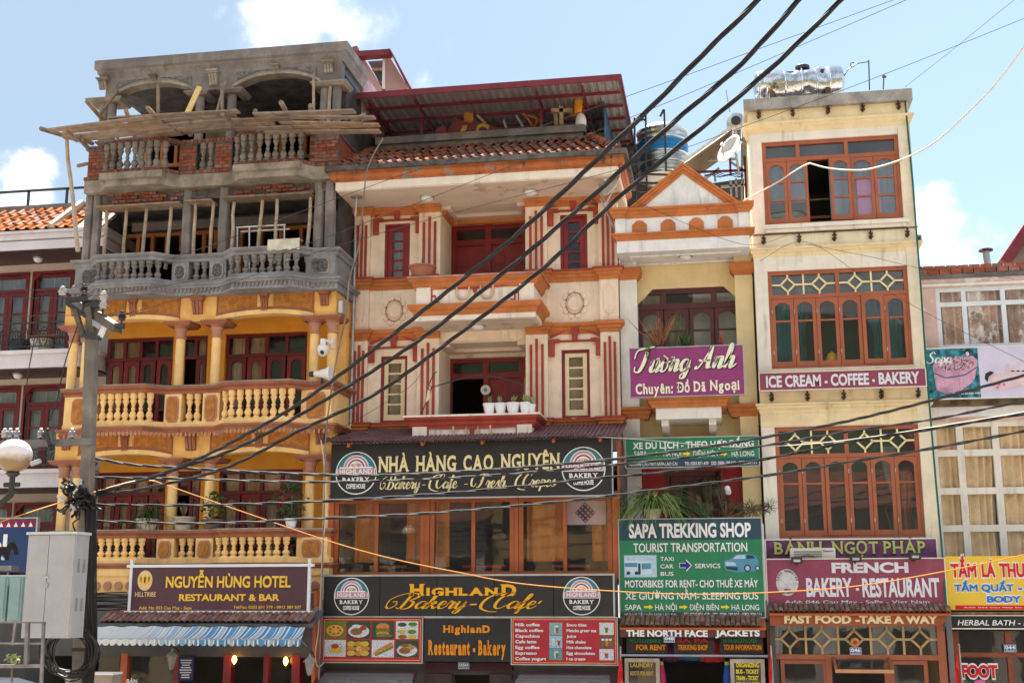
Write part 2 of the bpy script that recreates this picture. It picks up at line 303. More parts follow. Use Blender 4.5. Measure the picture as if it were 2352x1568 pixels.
def script(parent,s,x0,x1,z0,xh,Y,m,wmin=.05,wmax=.22,slant=.25,ext=.006,marks=(),name='lettering',caps=1.0,capw=1.0):
 """calligraphic line; z0 baseline, xh x-height in metres"""
 pen=0;strokes=[]
 for i,ch in enumerate(s):
  ad,st=SCR[ch];c=caps if ch.isupper()else 1
  for q in st:
   q=catmull([(a*c,b*c)for a,b in q]);strokes.append((q,pen,capw if ch.isupper()else 1))
  pen+=ad*c
 for q,off in marks:strokes.append((catmull(q),off,1))
 pts=[(a+b*slant*.8+off)for q,off,_ in strokes for a,b in q];mn,mx=min(pts),max(pts);sx=(x1-x0)/(mx-mn)
 mb=MB()
 for q,off,cw in strokes:
  q=[(a,b if b>0 else b*.62)for a,b in q]
  L=[]
  for i,(a,b)in enumerate(q):
   p0=q[max(i-1,0)];p1=q[min(i+1,len(q)-1)];dx,dy=p1[0]-p0[0],p1[1]-p0[1];dl=math.hypot(dx,dy)or 1
   down=abs(dy/dl)if dy<0 else abs(dy/dl)*.15
   e=min(1,(i+1)/3,(len(q)-i)/3);wd=(wmin+(wmax-wmin)*down**1.5)*(.5+.5*e)*cw
   nx,ny=-dy/dl,dx/dl
   L.append(((a+nx*wd/2,b+ny*wd/2),(a-nx*wd/2,b-ny*wd/2)))
  def tr(p,yy):return(x0+(p[0]+p[1]*slant*.8+off-mn)*sx,yy,z0+p[1]*xh)
  vs=[];n=len(L)
  for a,b in L:vs+=[tr(a,Y-.008-ext),tr(b,Y-.008-ext),tr(b,Y-.006),tr(a,Y-.006)]
  fs=[(i*4+j,i*4+(j+1)%4,(i+1)*4+(j+1)%4,(i+1)*4+j)for i in range(n-1)for j in range(4)]
  mb.add(vs,fs)
 return part(name,mb,m,parent)
def disc_pts(cx,cz,rx,rz,n=24,a0=0,a1=360):return[(cx+rx*math.cos(R_(a0+(a1-a0)*i/n)),cz+rz*math.sin(R_(a0+(a1-a0)*i/n)))for i in range(n+(0 if a1-a0==360 else 1))]
def flat(parent,name,pts,Y,m,t=.003,**kw):return part(name,MB().prism(pts,'y',Y-t,Y),m,parent,**kw)
# shared materials
M=dict(yellow=mat('yellow_plaster',(.88,.49,.14),var=.08,stain=.5,stain_col=(.25,.14,.05)),yellow_lt=mat('pale_yellow_plaster',(.90,.59,.24),var=.08,stain=.45,stain_col=(.25,.16,.07)),yellow_in=mat('orange_yellow_plaster',(.80,.36,.035),var=.06),rough_orange=mat('rough_orange_render',(.50,.19,.035),var=.18,bump=1.,bscale=22,scale=9),terra=mat('terracotta_trim',(.36,.13,.07),var=.12,stain=.5,stain_col=(.1,.07,.05)),terra_p=mat('pinkish_trim',(.46,.22,.14),var=.1),conc=mat('raw_cement',(.25,.218,.20),var=.22,scale=1.7,stain=.6,stain_col=(.09,.08,.07),bump=.35),conc_b=mat('blue_grey_cement',(.27,.27,.285),var=.2,scale=2,stain=.4,bump=.3),conc_w=mat('cast_concrete_slab',(.34,.29,.235),var=.25,scale=2.2,stain=.7,stain_col=(.12,.09,.07),bump=.3),conc_d=mat('dark_cement',(.10,.10,.105),var=.3,scale=3,bump=.8,bscale=18),brick=mat('red_brick',(.31,.085,.045),var=.2,rnd=.3,scale=14,bump=.5,bscale=30),mortar=mat('dark_mortar',(.13,.115,.11),var=.25,scale=8,bump=.8,bscale=25),plank=mat('weathered_plank',(.35,.24,.155),var=.22,rnd=.32,grain=(3,3,3),scale=6),plank_sunlit=mat('sunlit_plank',(.72,.52,.22),var=.1),bamboo=mat('peeled_pole',(.46,.36,.26),var=.15,rnd=.15,scale=6),dwood=mat('dark_red_wood',(.16,.012,.018),rough=.45,var=.15),rwood=mat('red_wood',(.24,.015,.018),rough=.45,var=.15),owood=mat('orange_wood',(.44,.14,.03),rough=.5,var=.15),brownwood=mat('orange_brown_wood',(.50,.115,.035),rough=.5,var=.12),maroonwood=mat('maroon_brown_wood',(.095,.022,.022),rough=.5,var=.15),glass=glass('window_glass',tint=(.9,.9,.9)),glass_r=glass('reflecting_glass',tint=(.84,.87,.88),base=.03,dirt=.02),glass_c=glass('clear_glass',tint=(.95,.95,.95),base=.0,dirt=.01),inner=mat('room_wall',(.30,.27,.24),var=.1,bump=0),innerd=mat('dark_room_wall',(.10,.09,.085),var=.1,bump=0),curt=mat('beige_curtain',(.76,.56,.34),var=.1,bump=.1),curt_w=mat('white_curtain',(.62,.62,.66),var=.08),curt_t=mat('teal_curtain',(.02,.20,.24),var=.15),curt_o=mat('ochre_curtain',(.55,.18,.015),var=.12),curt_g=mat('striped_green_gold_curtain',(.50,.45,.22),var=.2),curt_p=mat('pink_curtain',(.80,.30,.62),var=.04),black=mat('black_plastic',(.02,.02,.022),rough=.5,var=0,bump=0),steel=mat('galvanised_steel',(.42,.43,.44),rough=.45,metal=.7,var=.1),chrome=mat('polished_steel',(.75,.76,.78),rough=.16,metal=1.,var=.06),white=mat('white_paint',(.78,.77,.76),var=.05,stain=.35,stain_col=(.2,.18,.16)),wplastic=mat('white_plastic',(.75,.75,.75),rough=.4,var=.02,bump=0),rust=mat('rusty_iron',(.11,.055,.035),var=.25,rough=.8),iron=mat('dark_iron',(.035,.035,.04),rough=.5,var=.1),redpaint=mat('red_painted_steel',(.19,.022,.032),rough=.5,var=.12,stain=.3),leaf=mat('green_leaves',(.06,.13,.025),rough=.6,var=.3,rnd=.3,scale=12,bump=0),leaf_y=mat('variegated_leaves',(.36,.42,.14),rough=.5,var=.3,scale=10,bump=0),leaf_d=mat('dark_leaves',(.03,.07,.02),rough=.6,var=.3,scale=12,bump=0),twig=mat('dry_twigs',(.22,.14,.08),var=.2,bump=0),flower=mat('red_flowers',(.6,.02,.03),var=.1,bump=0),soil=mat('potting_soil',(.06,.04,.03),var=.2),clay=mat('clay_pot',(.38,.14,.08),var=.12),stonepot=mat('stone_pot',(.48,.42,.34),var=.15,stain=.4),brownpot=mat('brown_pot',(.16,.09,.06),var=.15),potw=mat('glazed_white_pot',(.75,.76,.78),rough=.25,var=.03,bump=0),)
# shared builders
def frame_grid(name,parent,xs,zs,y,m,w=.07,d=.09,**kw):
 """window frame: bars centred on the given x and z lines"""
 mb=MB();x0,x1,z0,z1=xs[0],xs[-1],zs[0],zs[-1]
 for i,x in enumerate(xs):mb.box(x-w/2,x+w/2,y,y+d,z0-w/2,z1+w/2)
 for z in zs:
  for i in range(len(xs)-1):mb.box(xs[i]+w/2,xs[i+1]-w/2,y+.004,y+d-.004,z-w/2,z+w/2)
 return part(name,mb,m,parent,**kw)
def pane(parent,x0,x1,z0,z1,y,m):return part('pane',MB().box(x0,x1,y,y+.008,z0,z1),m,parent)
def sash(parent,x0,x1,z0,z1,y,m,gm,st=.07,bars=(),rise=.0,bot=.09,low=0.,panel=0.,d=.05,name='sash',open_ang=0,pane_from=0):
 """casement leaf: stiles, rails, glazing bars, arched head (rise); low = arched foot"""
 mb=MB();xi0,xi1=x0+st,x1-st;zi0,zi1=z0+bot,z1-st
 mb.box(x0,xi0,y,y+d,z0,z1).box(xi1,x1,y,y+d,z0,z1).box(xi0,xi1,y+.002,y+d-.002,z0,zi0).box(xi0,xi1,y+.002,y+d-.002,zi1,z1)
 zs=[zi0]+[zi0+(zi1-zi0)*b for b in bars]+[zi1]
 for z in zs[1:-1]:mb.box(xi0,xi1,y+.004,y+d-.004,z-.018,z+.018)
 if rise:
  n=10;pts=[(xi0,zi1+.001),(xi0,zi1-rise)]+[(xi0+(xi1-xi0)*i/n,zi1-rise+rise*math.sin(math.pi*i/n)**.7*.97)for i in range(1,n)]+[(xi1,zi1-rise),(xi1,zi1+.001)]
  h=len(pts)//2
  for i in range(1,len(pts)-2):
   a,b=pts[i],pts[i+1];mb.prism([a,b,(b[0],zi1+.001),(a[0],zi1+.001)],'y',y+.004,y+d-.004)
 if low:
  n=8;pts=[(xi0+(xi1-xi0)*i/n,zi0+low-low*math.sin(math.pi*i/n)**.7*.97)for i in range(n+1)]
  for a,b in zip(pts,pts[1:]):mb.prism([(a[0],zi0-.001),(b[0],zi0-.001),b,a],'y',y+.004,y+d-.004)
 o=part(name,mb,m,parent)
 for i in range(len(zs)-1):
  if i<panel:part('panel',MB().box(xi0,xi1,y+.015,y+d-.012,zs[i],zs[i+1]).box(xi0+.05,xi1-.05,y+.006,y+.016,zs[i]+.05,zs[i+1]-.05),m,o)
  else:pane(o,xi0-.01,xi1+.01,zs[i]+(.01 if i else 0),zs[i+1]-.01 if i<len(zs)-2 else zs[i+1],y+d*.55,gm)
 if open_ang:
  o.location.x+=x0-((x0+x1)/2);a=R_(open_ang)
  o.location.x+=math.cos(a)*(x1-x0)/2;o.location.y+=math.sin(a)*(x1-x0)/2;o.rotation_euler.z=a
 return o
def curtain(parent,x0,x1,z0,z1,y,m,folds=.11,amp=.035,tie=0,side=1,swags=False):
 """hanging cloth with folds; tie gathers it at mid height towards one side"""
 mb=MB();n=max(6,int((x1-x0)/folds*6));rows=9 if tie else 2;vs=[]
 for r in range(rows):
  t=r/(rows-1);z=z1+(z0-z1)*t;g=0
  if tie:g=tie*math.exp(-((t-.62)/.25)**2)if t<.62 else tie*(.75+.25*math.exp(-((t-.62)/.2)**2))
  for i in range(n+1):
   u=i/n
   if side==1:x=x0+(x1-x0)*(1-g)*u
   elif side==-1:x=x1-(x1-x0)*(1-g)*(1-u)
   else:xm=(x0+x1)/2;x=xm+(x1-x0)*(u-.5)*(1-g)
   vs.append((x,y+amp*math.sin(u*(x1-x0)/folds*2*math.pi+.8*math.sin(u*9)),z))
 fs=[(r*(n+1)+i,r*(n+1)+i+1,(r+1)*(n+1)+i+1,(r+1)*(n+1)+i)for r in range(rows-1)for i in range(n)]
 mb.add(vs,fs);return part('curtain',mb,m,parent,smooth=True)
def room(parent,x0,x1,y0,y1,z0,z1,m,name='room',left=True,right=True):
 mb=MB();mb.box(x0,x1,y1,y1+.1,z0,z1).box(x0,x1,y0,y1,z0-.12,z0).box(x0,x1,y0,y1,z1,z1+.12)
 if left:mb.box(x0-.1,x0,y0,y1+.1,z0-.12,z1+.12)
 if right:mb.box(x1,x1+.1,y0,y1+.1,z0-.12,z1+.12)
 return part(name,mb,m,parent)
BRK={}
def bricks(parent,x0,x1,z0,z1,y,m=None,L=.20,H=.062,gap=.016,skip=0.,proud=.012,keep=None,mortar=True,dep=.05,jit=.006):
 """courses of separate bricks on a mortar bed whose face is at y"""
 me=BRK.setdefault('b',smesh(MB().box(-.5,.5,0,1,-.5,.5),'brick',M['brick']))
 if mortar:part('mortar_bed',MB().box(x0,x1,y+proud,y+dep+.02,z0,z1),M['mortar'],parent)
 z=z0+H/2+gap/2;k=0
 while z+H/2<=z1+.002:
  x=x0-(L/2 if k%2 else 0)
  while x<x1-.01:
   a,b=max(x,x0),min(x+L,x1)
   if b-a>.05 and random.random()>=skip and(keep is None or keep((a+b)/2,z)):
    inst(me,'brick',parent,((a+b)/2,y+random.uniform(-jit,jit),z),(0,random.uniform(-.02,.02),0),(b-a-gap,dep,H))
   x+=L
  z+=H+gap;k+=1
def soldier(parent,path,z0,z1,out,L=.075,gap=.012):
 me=BRK.setdefault('b',smesh(MB().box(-.5,.5,0,1,-.5,.5),'brick',M['brick']))
 for a,b in zip(path,path[1:]):
  a=Vector(a);b=Vector(b);d=b-a;n=max(1,round(d.length/(L+gap)));ang=math.atan2(d.y,d.x);nn=Vector((d.y,-d.x)).normalized()
  for i in range(n):
   p=a+d*((i+.5)/n)+nn*out
   inst(me,'brick',parent,(p.x,p.y,(z0+z1)/2+random.uniform(-.004,.004)),(0,0,ang),(d.length/n-gap,.16,z1-z0))
BAL_PROF=[(.075,0),(.075,.05),(.04,.07),(.068,.15),(.078,.21),(.058,.30),(.028,.38),(.045,.42),(.045,.46),(.028,.50),(.042,.60),(.068,.70),(.068,.74),(.05,.78),(.075,.84),(.075,1.0)]
def baluster_mesh(m):return smesh(MB().lathe([(r,z)for r,z in BAL_PROF],n=10),'baluster',m,True)
def potted(name,label,x,y,z,h,pr,ph,potm,leafm,kind='bush',group=None,spread=1.,dots=None,n=60,cat='potted plant'):
 t=thing(name,label,cat,(x,y,z),group)
 part('pot',MB().lathe([(pr*.68,0),(pr*.8,ph*.3),(pr,ph*.85),(pr*1.1,ph*.87),(pr*1.1,ph),(pr*.9,ph),(pr*.85,ph*.9)],x,y,14,z),potm,t,smooth=True)
 part('soil',MB().lathe([(pr*.86,0),(pr*.86,.01)],x,y,12,z+ph*.9),M['soil'],t)
 mb=MB();c=Vector((x,y,z+ph))
 for i in range(n):
  if kind=='blade':
   a=random.uniform(0,6.28);ln=h*random.uniform(.7,1.3);w=.014+.01*random.random();lift=random.uniform(.35,1.3);q=[]
   for j in range(6):
    s=j/5;rr=ln*s*math.cos(lift*(1-.6*s))*spread;zz=ln*(s*math.sin(lift)*1.2-s*s*random.uniform(.75,.8)*1.3)
    q.append(c+Vector((math.cos(a)*rr,math.sin(a)*rr,zz)))
   px,py=-math.sin(a),math.cos(a)
   for j in range(5):
    w0=w*(1-j/5.5);w1=w*(1-(j+1)/5.5);e=Vector((px,py,0));mb.quad(q[j]-e*w0,q[j]+e*w0,q[j+1]+e*w1,q[j+1]-e*w1)
  elif kind=='up':
   a=random.uniform(0,6.28);ln=h*random.uniform(.5,1.1);tl=random.uniform(0,.5)*spread;e=Vector((random.uniform(-1,1),random.uniform(-1,1),0)).normalized()*(.02+.015*random.random());tp=c+Vector((math.cos(a)*tl*ln,math.sin(a)*tl*ln,ln));md=c+(tp-c)*.5
   mb.add([c-e*.4,c+e*.4,md+e,tp,md-e],[(0,1,2,4),(4,2,3)])
  else:
   a=random.uniform(0,6.28);u=random.random()**.5;v=random.random();rr=h*.55*u*spread*math.sin(math.pi*(.15+.8*v));p=c+Vector((math.cos(a)*rr,math.sin(a)*rr,h*v))
   sz=h*random.uniform(.05,.13);e1=Vector((random.uniform(-1,1),random.uniform(-1,1),random.uniform(-.6,.6))).normalized()*sz;e2=e1 .orthogonal().normalized()*sz*.5
   mb.add([p-e1,p+e2,p+e1,p-e2],[(0,1,2,3)])
 part('foliage',mb,leafm,t)
 if kind=='bush':part('stem',MB().tube([c+Vector((0,0,-.02)),c+Vector((.01,0,h*.6))],.012,5),M['twig'],t)
 if dots:
  mb=MB()
  for i in range(12):
   p=c+Vector((random.uniform(-.3,.3)*h,random.uniform(-.3,0)*h,random.uniform(.3,1.)*h));mb.lathe([(.0,-.02),(.025,0),(0,.02)],p.x,p.y,6,p.z)
  part('blossom',mb,dots,t)
 return t
def prop(name,x,z0,z1,y,r,parent=None,lean=0,**kw):
 pts=[(x+lean*(i/5)+random.uniform(-.012,.012),y+random.uniform(-.01,.01),z0+(z1-z0)*i/5)for i in range(6)]
 return part(name,MB().tube(pts,r,7,r*.85),kw.pop('m',M['bamboo']),parent,smooth=True,**kw)
 # street, pavement
part('road',MB().box(-40,40,-29,-5.6,-.22,-.12),mat('asphalt',(.27,.24,.21),var=.2,rough=.9),kind='structure')
part('pavement',MB().box(-40,40,-5.6,3,-.2,0),mat('paving',(.45,.39,.32),var=.2,rough=.85),kind='structure')
part('pavement',MB().box(-60,60,-34,-29,-.2,0),MATS['paving'],kind='structure')
part('hills',MB().add([(-500,-120,-1),(500,-120,-1),(500,-380,95),(250,-400,120),(80,-390,88),(-120,-400,130),(-330,-380,100),(-500,-400,115)],[(0,1,2,3,4,5,6,7)]),mat('wooded_slope',(.05,.075,.03),var=.3,scale=.05),kind='structure')
for i,(x0,x1,h,col,lb)in enumerate(((-34,-21,9.5,(.42,.34,.22),'cream shop house across the street with dark windows'),(-20.7,-11,7.5,(.50,.48,.44),'white two-storey shop house across the street'),(-10.7,-1,10.5,(.45,.30,.14),'yellow shop house across the street with a tiled roof'),(-.7,9,8,(.42,.39,.35),'grey-white shop house across the street'),(9.3,24,10,(.45,.36,.29),'pinkish shop house across the street'))):
 t=thing('shop_house',lb,'building',((x0+x1)/2,-36,0));part('wall',MB().box(x0,x1,-44,-34,0,h),mat('far_wall_%d'%i,col,var=.08,stain=.4),t);part('roof',MB().prism([(-45,h),(-33.2,h),(-39,h+2.2)],'x',x0-.2,x1+.2),mat('far_roof',(.22,.09,.06),var=.2),t)
 n=int((x1-x0)/2.4)
 for r_ in range(int(h//3.2)):
  for j in range(n):x=x0+(j+.5)*(x1-x0)/n;part('window',MB().box(x-.7,x+.7,-34,-33.94,.6+r_*3.2,2.6+r_*3.2),M['black'],t)
part('ground',MB().box(-300,300,-300,300,-.5,-.3),mat('earth',(.16,.13,.10),var=.2),kind='structure')
# HOTEL (yellow floors, unfinished grey floors above)
ORD='first second third fourth fifth sixth seventh eighth ninth tenth'.split()
H=thing('hotel_building','tall yellow and orange house with columned balconies and unfinished grey brick floors on top','building',(-10.7,-1.2,0))
YF=-1.25
xp=lambda k,x,y,Y=YF:P(k,x,y,Y)[0]
XL=-13.5;XR=-7.80
bL0,bL1=xp(2,500,900,-1.5),xp(2,1030,900,-1.5);c0,c1=bL1,xp(2,1370,900,-1.5);bR0,bR1=c1,xp(2,1900,900,-1.5)
def plan(o=0.):
 b=.32
 return[(XL-.1-o,0.),(XL-.1-o,-1.42-o),(bL0+.05,-1.42-o),(bL0+.35,-1.42-b-o),(bL1-.30,-1.42-b-o),(bL1+.02,-1.42-o),(c1-.02,-1.42-o),(bR0+.30,-1.42-b-o),(bR1-.22,-1.42-b-o),(bR1+.1,-1.42-o),(XR+.06+o,-1.42-o),(XR+.06+o,0.)]
PL=plan()
def at(xv):
 for a,b in zip(PL[1:-1],PL[2:]):
  if a[0]<=xv<=b[0]and b[0]>a[0]:return a[1]+(b[1]-a[1])*(xv-a[0])/(b[0]-a[0])
 return-1.42
def sq(o0,o1,z0,z1):return[(o0,z0),(o1,z0),(o1,z1),(o0,z1)]
def balustrade(zt,zb,m,mrail,mtop,mbal,orn,ornfr,brickrail=False,rail=True):
 """rail top zt, foot of the balusters zb"""
 rh=.16 if not brickrail else.07
 part('handrail',MB().sweep(PL,[(-.14,zt-rh),(.02,zt-rh),(.05,zt-rh+.05),(.03,zt-rh+.07),(.09,zt-.05),(.09,zt-.015),(-.14,zt-.015)]),mrail,H)
 if mtop:part('rail_cap',MB().sweep(PL,sq(-.15,.10,zt-.013,zt+.012)),mtop,H)
 part('baluster_base',MB().sweep(PL,[(-.13,zb-.12),(.03,zb-.12),(.03,zb-.02),(-.0,zb),(-.13,zb)]),m,H)
 h=zt-rh-zb;me=baluster_mesh(mbal)
 for(a,b,n)in((bL0+.22,bL1-.16,9),(c0+.42,c1-.42,2),(bR0+.10,bR1-.10,9)):
  for i in range(n):
   x=a+(b-a)*(i+.5)/n;inst(me,'baluster',H,(x,at(x)+.07,zb),(0,0,random.random()),(1,1,h))
 for(a,b)in((XL-.08,XL+.62),(c0-.01,c0+.36),(c1-.36,c1+.01),(XR-.60,XR+.04)):
  q=part('pedestal',MB().box(a,b,-1.44,-1.2,zb-.1,zt-rh-.002),m,H)
  if orn:
   cx=(a+b)/2;w=min(.17,(b-a)*.36);w=.2 if b-a>.6 else w;cz=(zb-.06+zt-rh)/2;hh=(zt-rh-zb)/2-.02
   oct_=lambda w,hh:[(cx-w,cz-hh+.07),(cx-w+.05,cz-hh),(cx+w-.05,cz-hh),(cx+w,cz-hh+.07),(cx+w,cz+hh-.07),(cx+w-.05,cz+hh),(cx-w+.05,cz+hh),(cx-w,cz+hh-.07)]
   part('panel_border',MB().prism(oct_(w,hh),'y',-1.465,-1.44),ornfr,q);part('panel',MB().prism(oct_(w-.035,hh-.035),'y',-1.485,-1.465),orn,q)
 part('side_rail_panel',MB().box(XR-.02,XR+.04,-1.2,-.0,zb-.1,zt-rh-.002),m,H)
def cornice(z1,z0,m1,m2,dent,mdent):
 """moulded slab edge under a balcony from z1 down to z0, with a row of dentils"""
 part('cornice',MB().sweep(plan(.06),[(-.3,z1-.10),(.0,z1-.10),(.03,z1-.06),(.07,z1-.04),(.07,z1),(-.3,z1)]),m1,H)
 part('slab_edge',MB().sweep(PL,sq(-.5,.03,z0,z1-.102)),m2,H)
 if dent:
  mb=MB().prism([(-.022,0),(.022,0),(.022,-.07),(0,-.10),(-.022,-.07)],'y',-.03,0);me=smesh(mb,'dentil',mdent)
  for a,b in zip(PL[1:-2],PL[2:-1]):
   d=Vector((b[0]-a[0],b[1]-a[1]));n=max(1,int(d.length/.085));nn=Vector((d.y,-d.x)).normalized()
   for i in range(n):
    p=Vector(a)+d*((i+.5)/n)+nn*.03;inst(me,'dentil',H,(p.x,p.y,z1-.105),(0,0,math.atan2(d.y,d.x)))
def corbel(x,zt,zb,w,y,m,parent=None):
 h=zt-zb;mb=MB().box(x-w/2,x+w/2,y-.16,y,zt-h*.12,zt).box(x-w*.42,x+w*.42,y-.13,y,zt-h*.24,zt-h*.12)
 for i in range(3):
  cx=x+(i-1)*w*.24;mb.prism([(y,zt-h*.24),(y-.11,zt-h*.26),(y-.12,zt-h*.4),(y-.06,zt-h*.75),(y-.05,zb+h*.04),(y,zb)],'x',cx-w*.095,cx+w*.095)
 mb.box(x-w*.34,x+w*.34,y-.035,y,zb+h*.06,zt-h*.24)
 return part('corbel',mb,m,parent or H)
def arch_z(x,xa,xb,zs,zc,z_low):u=(2*x-xa-xb)/(xb-xa);return zs+(zc-zs)*max(0,1-abs(u)**2.3)
def spandrel(xa,xb,zs,zc,zt,m,y0=-1.22,y1=-1.0,n=22,name='arch_wall'):
 mb=MB()
 for i in range(n):
  a=xa+(xb-xa)*i/n;b=xa+(xb-xa)*(i+1)/n;za,zb_=arch_z(a,xa,xb,zs,zc,0),arch_z(b,xa,xb,zs,zc,0)
  mb.prism([(a,za),(b,zb_),(b,zt),(a,zt)],'y',y0,y1)
 return part(name,mb,m,H)
def archband(xa,xb,zs,zc,lo,hi,m,y0,y1,name='arch_moulding',n=22):
 mb=MB()
 for i in range(n):
  a=xa+(xb-xa)*i/n;b=xa+(xb-xa)*(i+1)/n;za,zb_=arch_z(a,xa,xb,zs,zc,0),arch_z(b,xa,xb,zs,zc,0)
  mb.prism([(a,za+lo),(b,zb_+lo),(b,zb_+hi),(a,za+hi)],'y',y0,y1)
 return part(name,mb,m,H)
COLX=[xp(2,437,700),xp(2,520,700),xp(2,1110,700),xp(2,1338,700),xp(2,1957,700),xp(2,2068,700)]
def column(x,z0,z1,m,mc,r=.105,cap=.36):
 part('column',MB().lathe([(r,0),(r*.93,(z1-z0-cap))],x,YF+.12,14,z0),m,H,smooth=True)
 q=part('capital',MB().lathe([(r*.95,0),(r*1.2,.015),(r*1.2,.04),(r,.055),(r*1.05,.16),(r*1.35,.2),(r*1.35,.225),(r*1.15,.24),(r*1.6,cap-.085)],x,YF+.12,14,z1-cap),mc,H,smooth=True)
 return q
def abacus(xa,xb,z1,mc):part('abacus',MB().sweep([(xa,0.0),(xa,YF-.08),(xb,YF-.08),(xb,0.0)]if False else[(xa,YF+.45),(xa,YF-.04),(xb,YF-.04),(xb,YF+.45)],[(-.3,z1-.09),(.0,z1-.09),(.06,z1-.03),(.06,z1),(-.3,z1)]),mc,H)
A0,A1=(COLX[1]+.02,COLX[2]-.0),(COLX[3]+.0,COLX[4]-.0)
def yellow_floor(zf,zcap,zsp,zc,ztop,first=False):
 """zf top of the rail below, zcap top of the capitals, zsp springing, zc crown, ztop underside of the slab"""
 for x in COLX:column(x,zf-.9,zcap,M['yellow_lt'],M['terra_p'])
 abacus(COLX[0]-.22,COLX[1]+.2,zcap,M['terra']);abacus(COLX[2]-.24,COLX[2]+.24,zcap,M['terra']);abacus(COLX[3]-.24,COLX[3]+.24,zcap,M['terra']);abacus(COLX[4]-.22,COLX[5]+.20,zcap,M['terra'])
 for q in((COLX[0]-.2,A0[0]),(A0[1],A1[0]),(A1[1],XR)):part('frieze_wall',MB().box(*q,-1.22,-1.0,zcap,ztop),M['yellow'],H)
 part('side_wall',MB().box(XR-.2,XR-.001,-.45,0.3,zf-1.0,ztop).box(XR-.2,XR,-1.0,-.451,zcap+.0,ztop),M['yellow'],H)
 for xa,xb in(A0,A1):
  spandrel(xa,xb,zcap+.0,zc,ztop,M['yellow'])
  archband(xa,xb,zcap,zc,-.02,.075,M['yellow_lt'],-1.27,-1.0)
  archband(xa+.0,xb-.0,zcap,zc,.075,.14,M['terra'],-1.245,-1.222)
  n=22;xm=(xa+xb)/2;mb=MB()
  for i in range(n):
   a=xa+.04+(xb-xa-.08)*i/n;b=xa+.04+(xb-xa-.08)*(i+1)/n
   if i==n//2:part('roughcast_panel',mb,M['rough_orange'],H);mb=MB()
   if abs((a+b)/2-xm)<.16:continue
   za,zb_=arch_z(a,xa,xb,zcap,zc,0)+.145,arch_z(b,xa,xb,zcap,zc,0)+.145
   if max(za,zb_)<ztop-.08:mb.prism([(a,za),(b,zb_),(b,ztop-.06),(a,ztop-.06)],'y',-1.24,-1.2205)
  part('roughcast_panel',mb,M['rough_orange'],H)
  mb=MB()
  for x in(xa+.01,xb-.03):mb.box(x,x+.025,-1.25,-1.2206,zcap+.03,ztop-.02)
  part('panel_border',mb.box(xa+.036,xb-.031,-1.25,-1.241,ztop-.058,ztop-.02),M['terra'],H)
  corbel(xm,ztop-.03,zc+.03,.21,-1.222,M['terra']);
  part('keystone_back',MB().box(xm-.155,xm+.155,-1.232,-1.221,zc+.08,ztop-.06),M['yellow_lt'],H)
 corbel((A0[1]+A1[0])/2,ztop-.06,zcap+.15,.32,-1.222,M['terra']);corbel((A1[1]+XR)/2+.0,ztop-.06,zcap+.22,.26,-1.222,M['terra']);corbel((COLX[0]+COLX[1])/2-.1,ztop-.06,zcap+.22,.26,-1.222,M['terra'])
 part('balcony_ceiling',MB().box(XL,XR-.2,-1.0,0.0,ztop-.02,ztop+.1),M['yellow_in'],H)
def facade_openings(zf,zc,doorm=M['dwood'],topz=None):
 zt=topz;z0=zf-1.0
 hs=[(xp(2,665,650,0),xp(2,1085,650,0),z0,zt),(xp(2,1140,650,0),xp(2,1300,650,0),z0,zt),(xp(2,1410,650,0),xp(2,1925,650,0),z0,zt)]
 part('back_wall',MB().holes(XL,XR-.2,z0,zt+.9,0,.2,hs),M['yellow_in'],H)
 for j,(a,b,c,d)in enumerate(hs):
  tr=d-.48
  n=4 if j!=1 else 2
  xs=[a+.03+(b-a-.06)*i/n for i in range(n+1)]
  f=frame_grid('window_frame',H,xs,[tr,d-.04],.06,doorm,.07,.08)
  for i in range(n):pane(f,xs[i]+.03,xs[i+1]-.03,tr+.03,d-.07,.1,M['glass'])
  for i in range(n):
   if j==1 and i==0:
    continue
   sash(H,xs[i]+.02,xs[i+1]-.02,z0+.02,tr-.04,.07,M['rwood']if(j+i)%2 else doorm,M['glass'],st=.085,bars=(.3,),rise=.07,bot=.3,low=.06)
  if j!=1:
   curtain(H,xs[0]+.05,xs[0]+(.55 if j==0 else.35),z0,d-.05,.24,M['curt'],tie=.25);curtain(H,xs[1]+.02,xs[2]-.05 if j==0 else xs[1]+.35,z0,d-.05,.25,M['curt'],tie=.35,side=-1)
  else:curtain(H,b-.3,b-.02,z0,d-.05,.25,M['curt'])
  if zf<6 and j!=1:curtain(H,xs[2]-.1,xs[3]+.1,z0,d-.05,.27,M['curt'])
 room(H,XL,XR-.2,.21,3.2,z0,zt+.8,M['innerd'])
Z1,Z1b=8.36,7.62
Z2,Z2b=5.40,4.86
cap1=P(2,1120,450,YF)[1];cr1=P(2,1650,395,YF)[1];top1=10.36
cap2=P(2,1060,1305,YF)[1];cr2=P(2,1600,1255,YF)[1];top2=P(2,1160,1135,YF)[1]+.03
yellow_floor(Z1,cap1,0,cr1,top1);yellow_floor(Z2,cap2,0,cr2,top2)
facade_openings(Z1,cr1,topz=9.75);facade_openings(Z2,cr2,topz=6.75)
balustrade(Z1,Z1b,M['yellow_lt'],M['terra'],M['conc_w'],M['yellow_lt'],M['rough_orange'],M['terra_p'])
cornice(Z1b-.12,top2,M['terra'],M['yellow_lt'],True,M['terra_p'])
balustrade(Z2,Z2b,M['yellow_lt'],M['terra'],M['conc_w'],M['yellow_lt'],M['rough_orange'],M['terra_p'])
cornice(Z2b-.12,4.50,M['terra'],M['yellow_lt'],False,None)
part('boss_band',MB().sweep(PL,sq(-.5,-.02,4.12,4.50)),M['yellow_lt'],H)
x=XL+.1
me_boss=smesh(MB().lathe([(.085,-.035),(.085,0)],0,0,14,ax='y'),'boss',M['terra_p'])
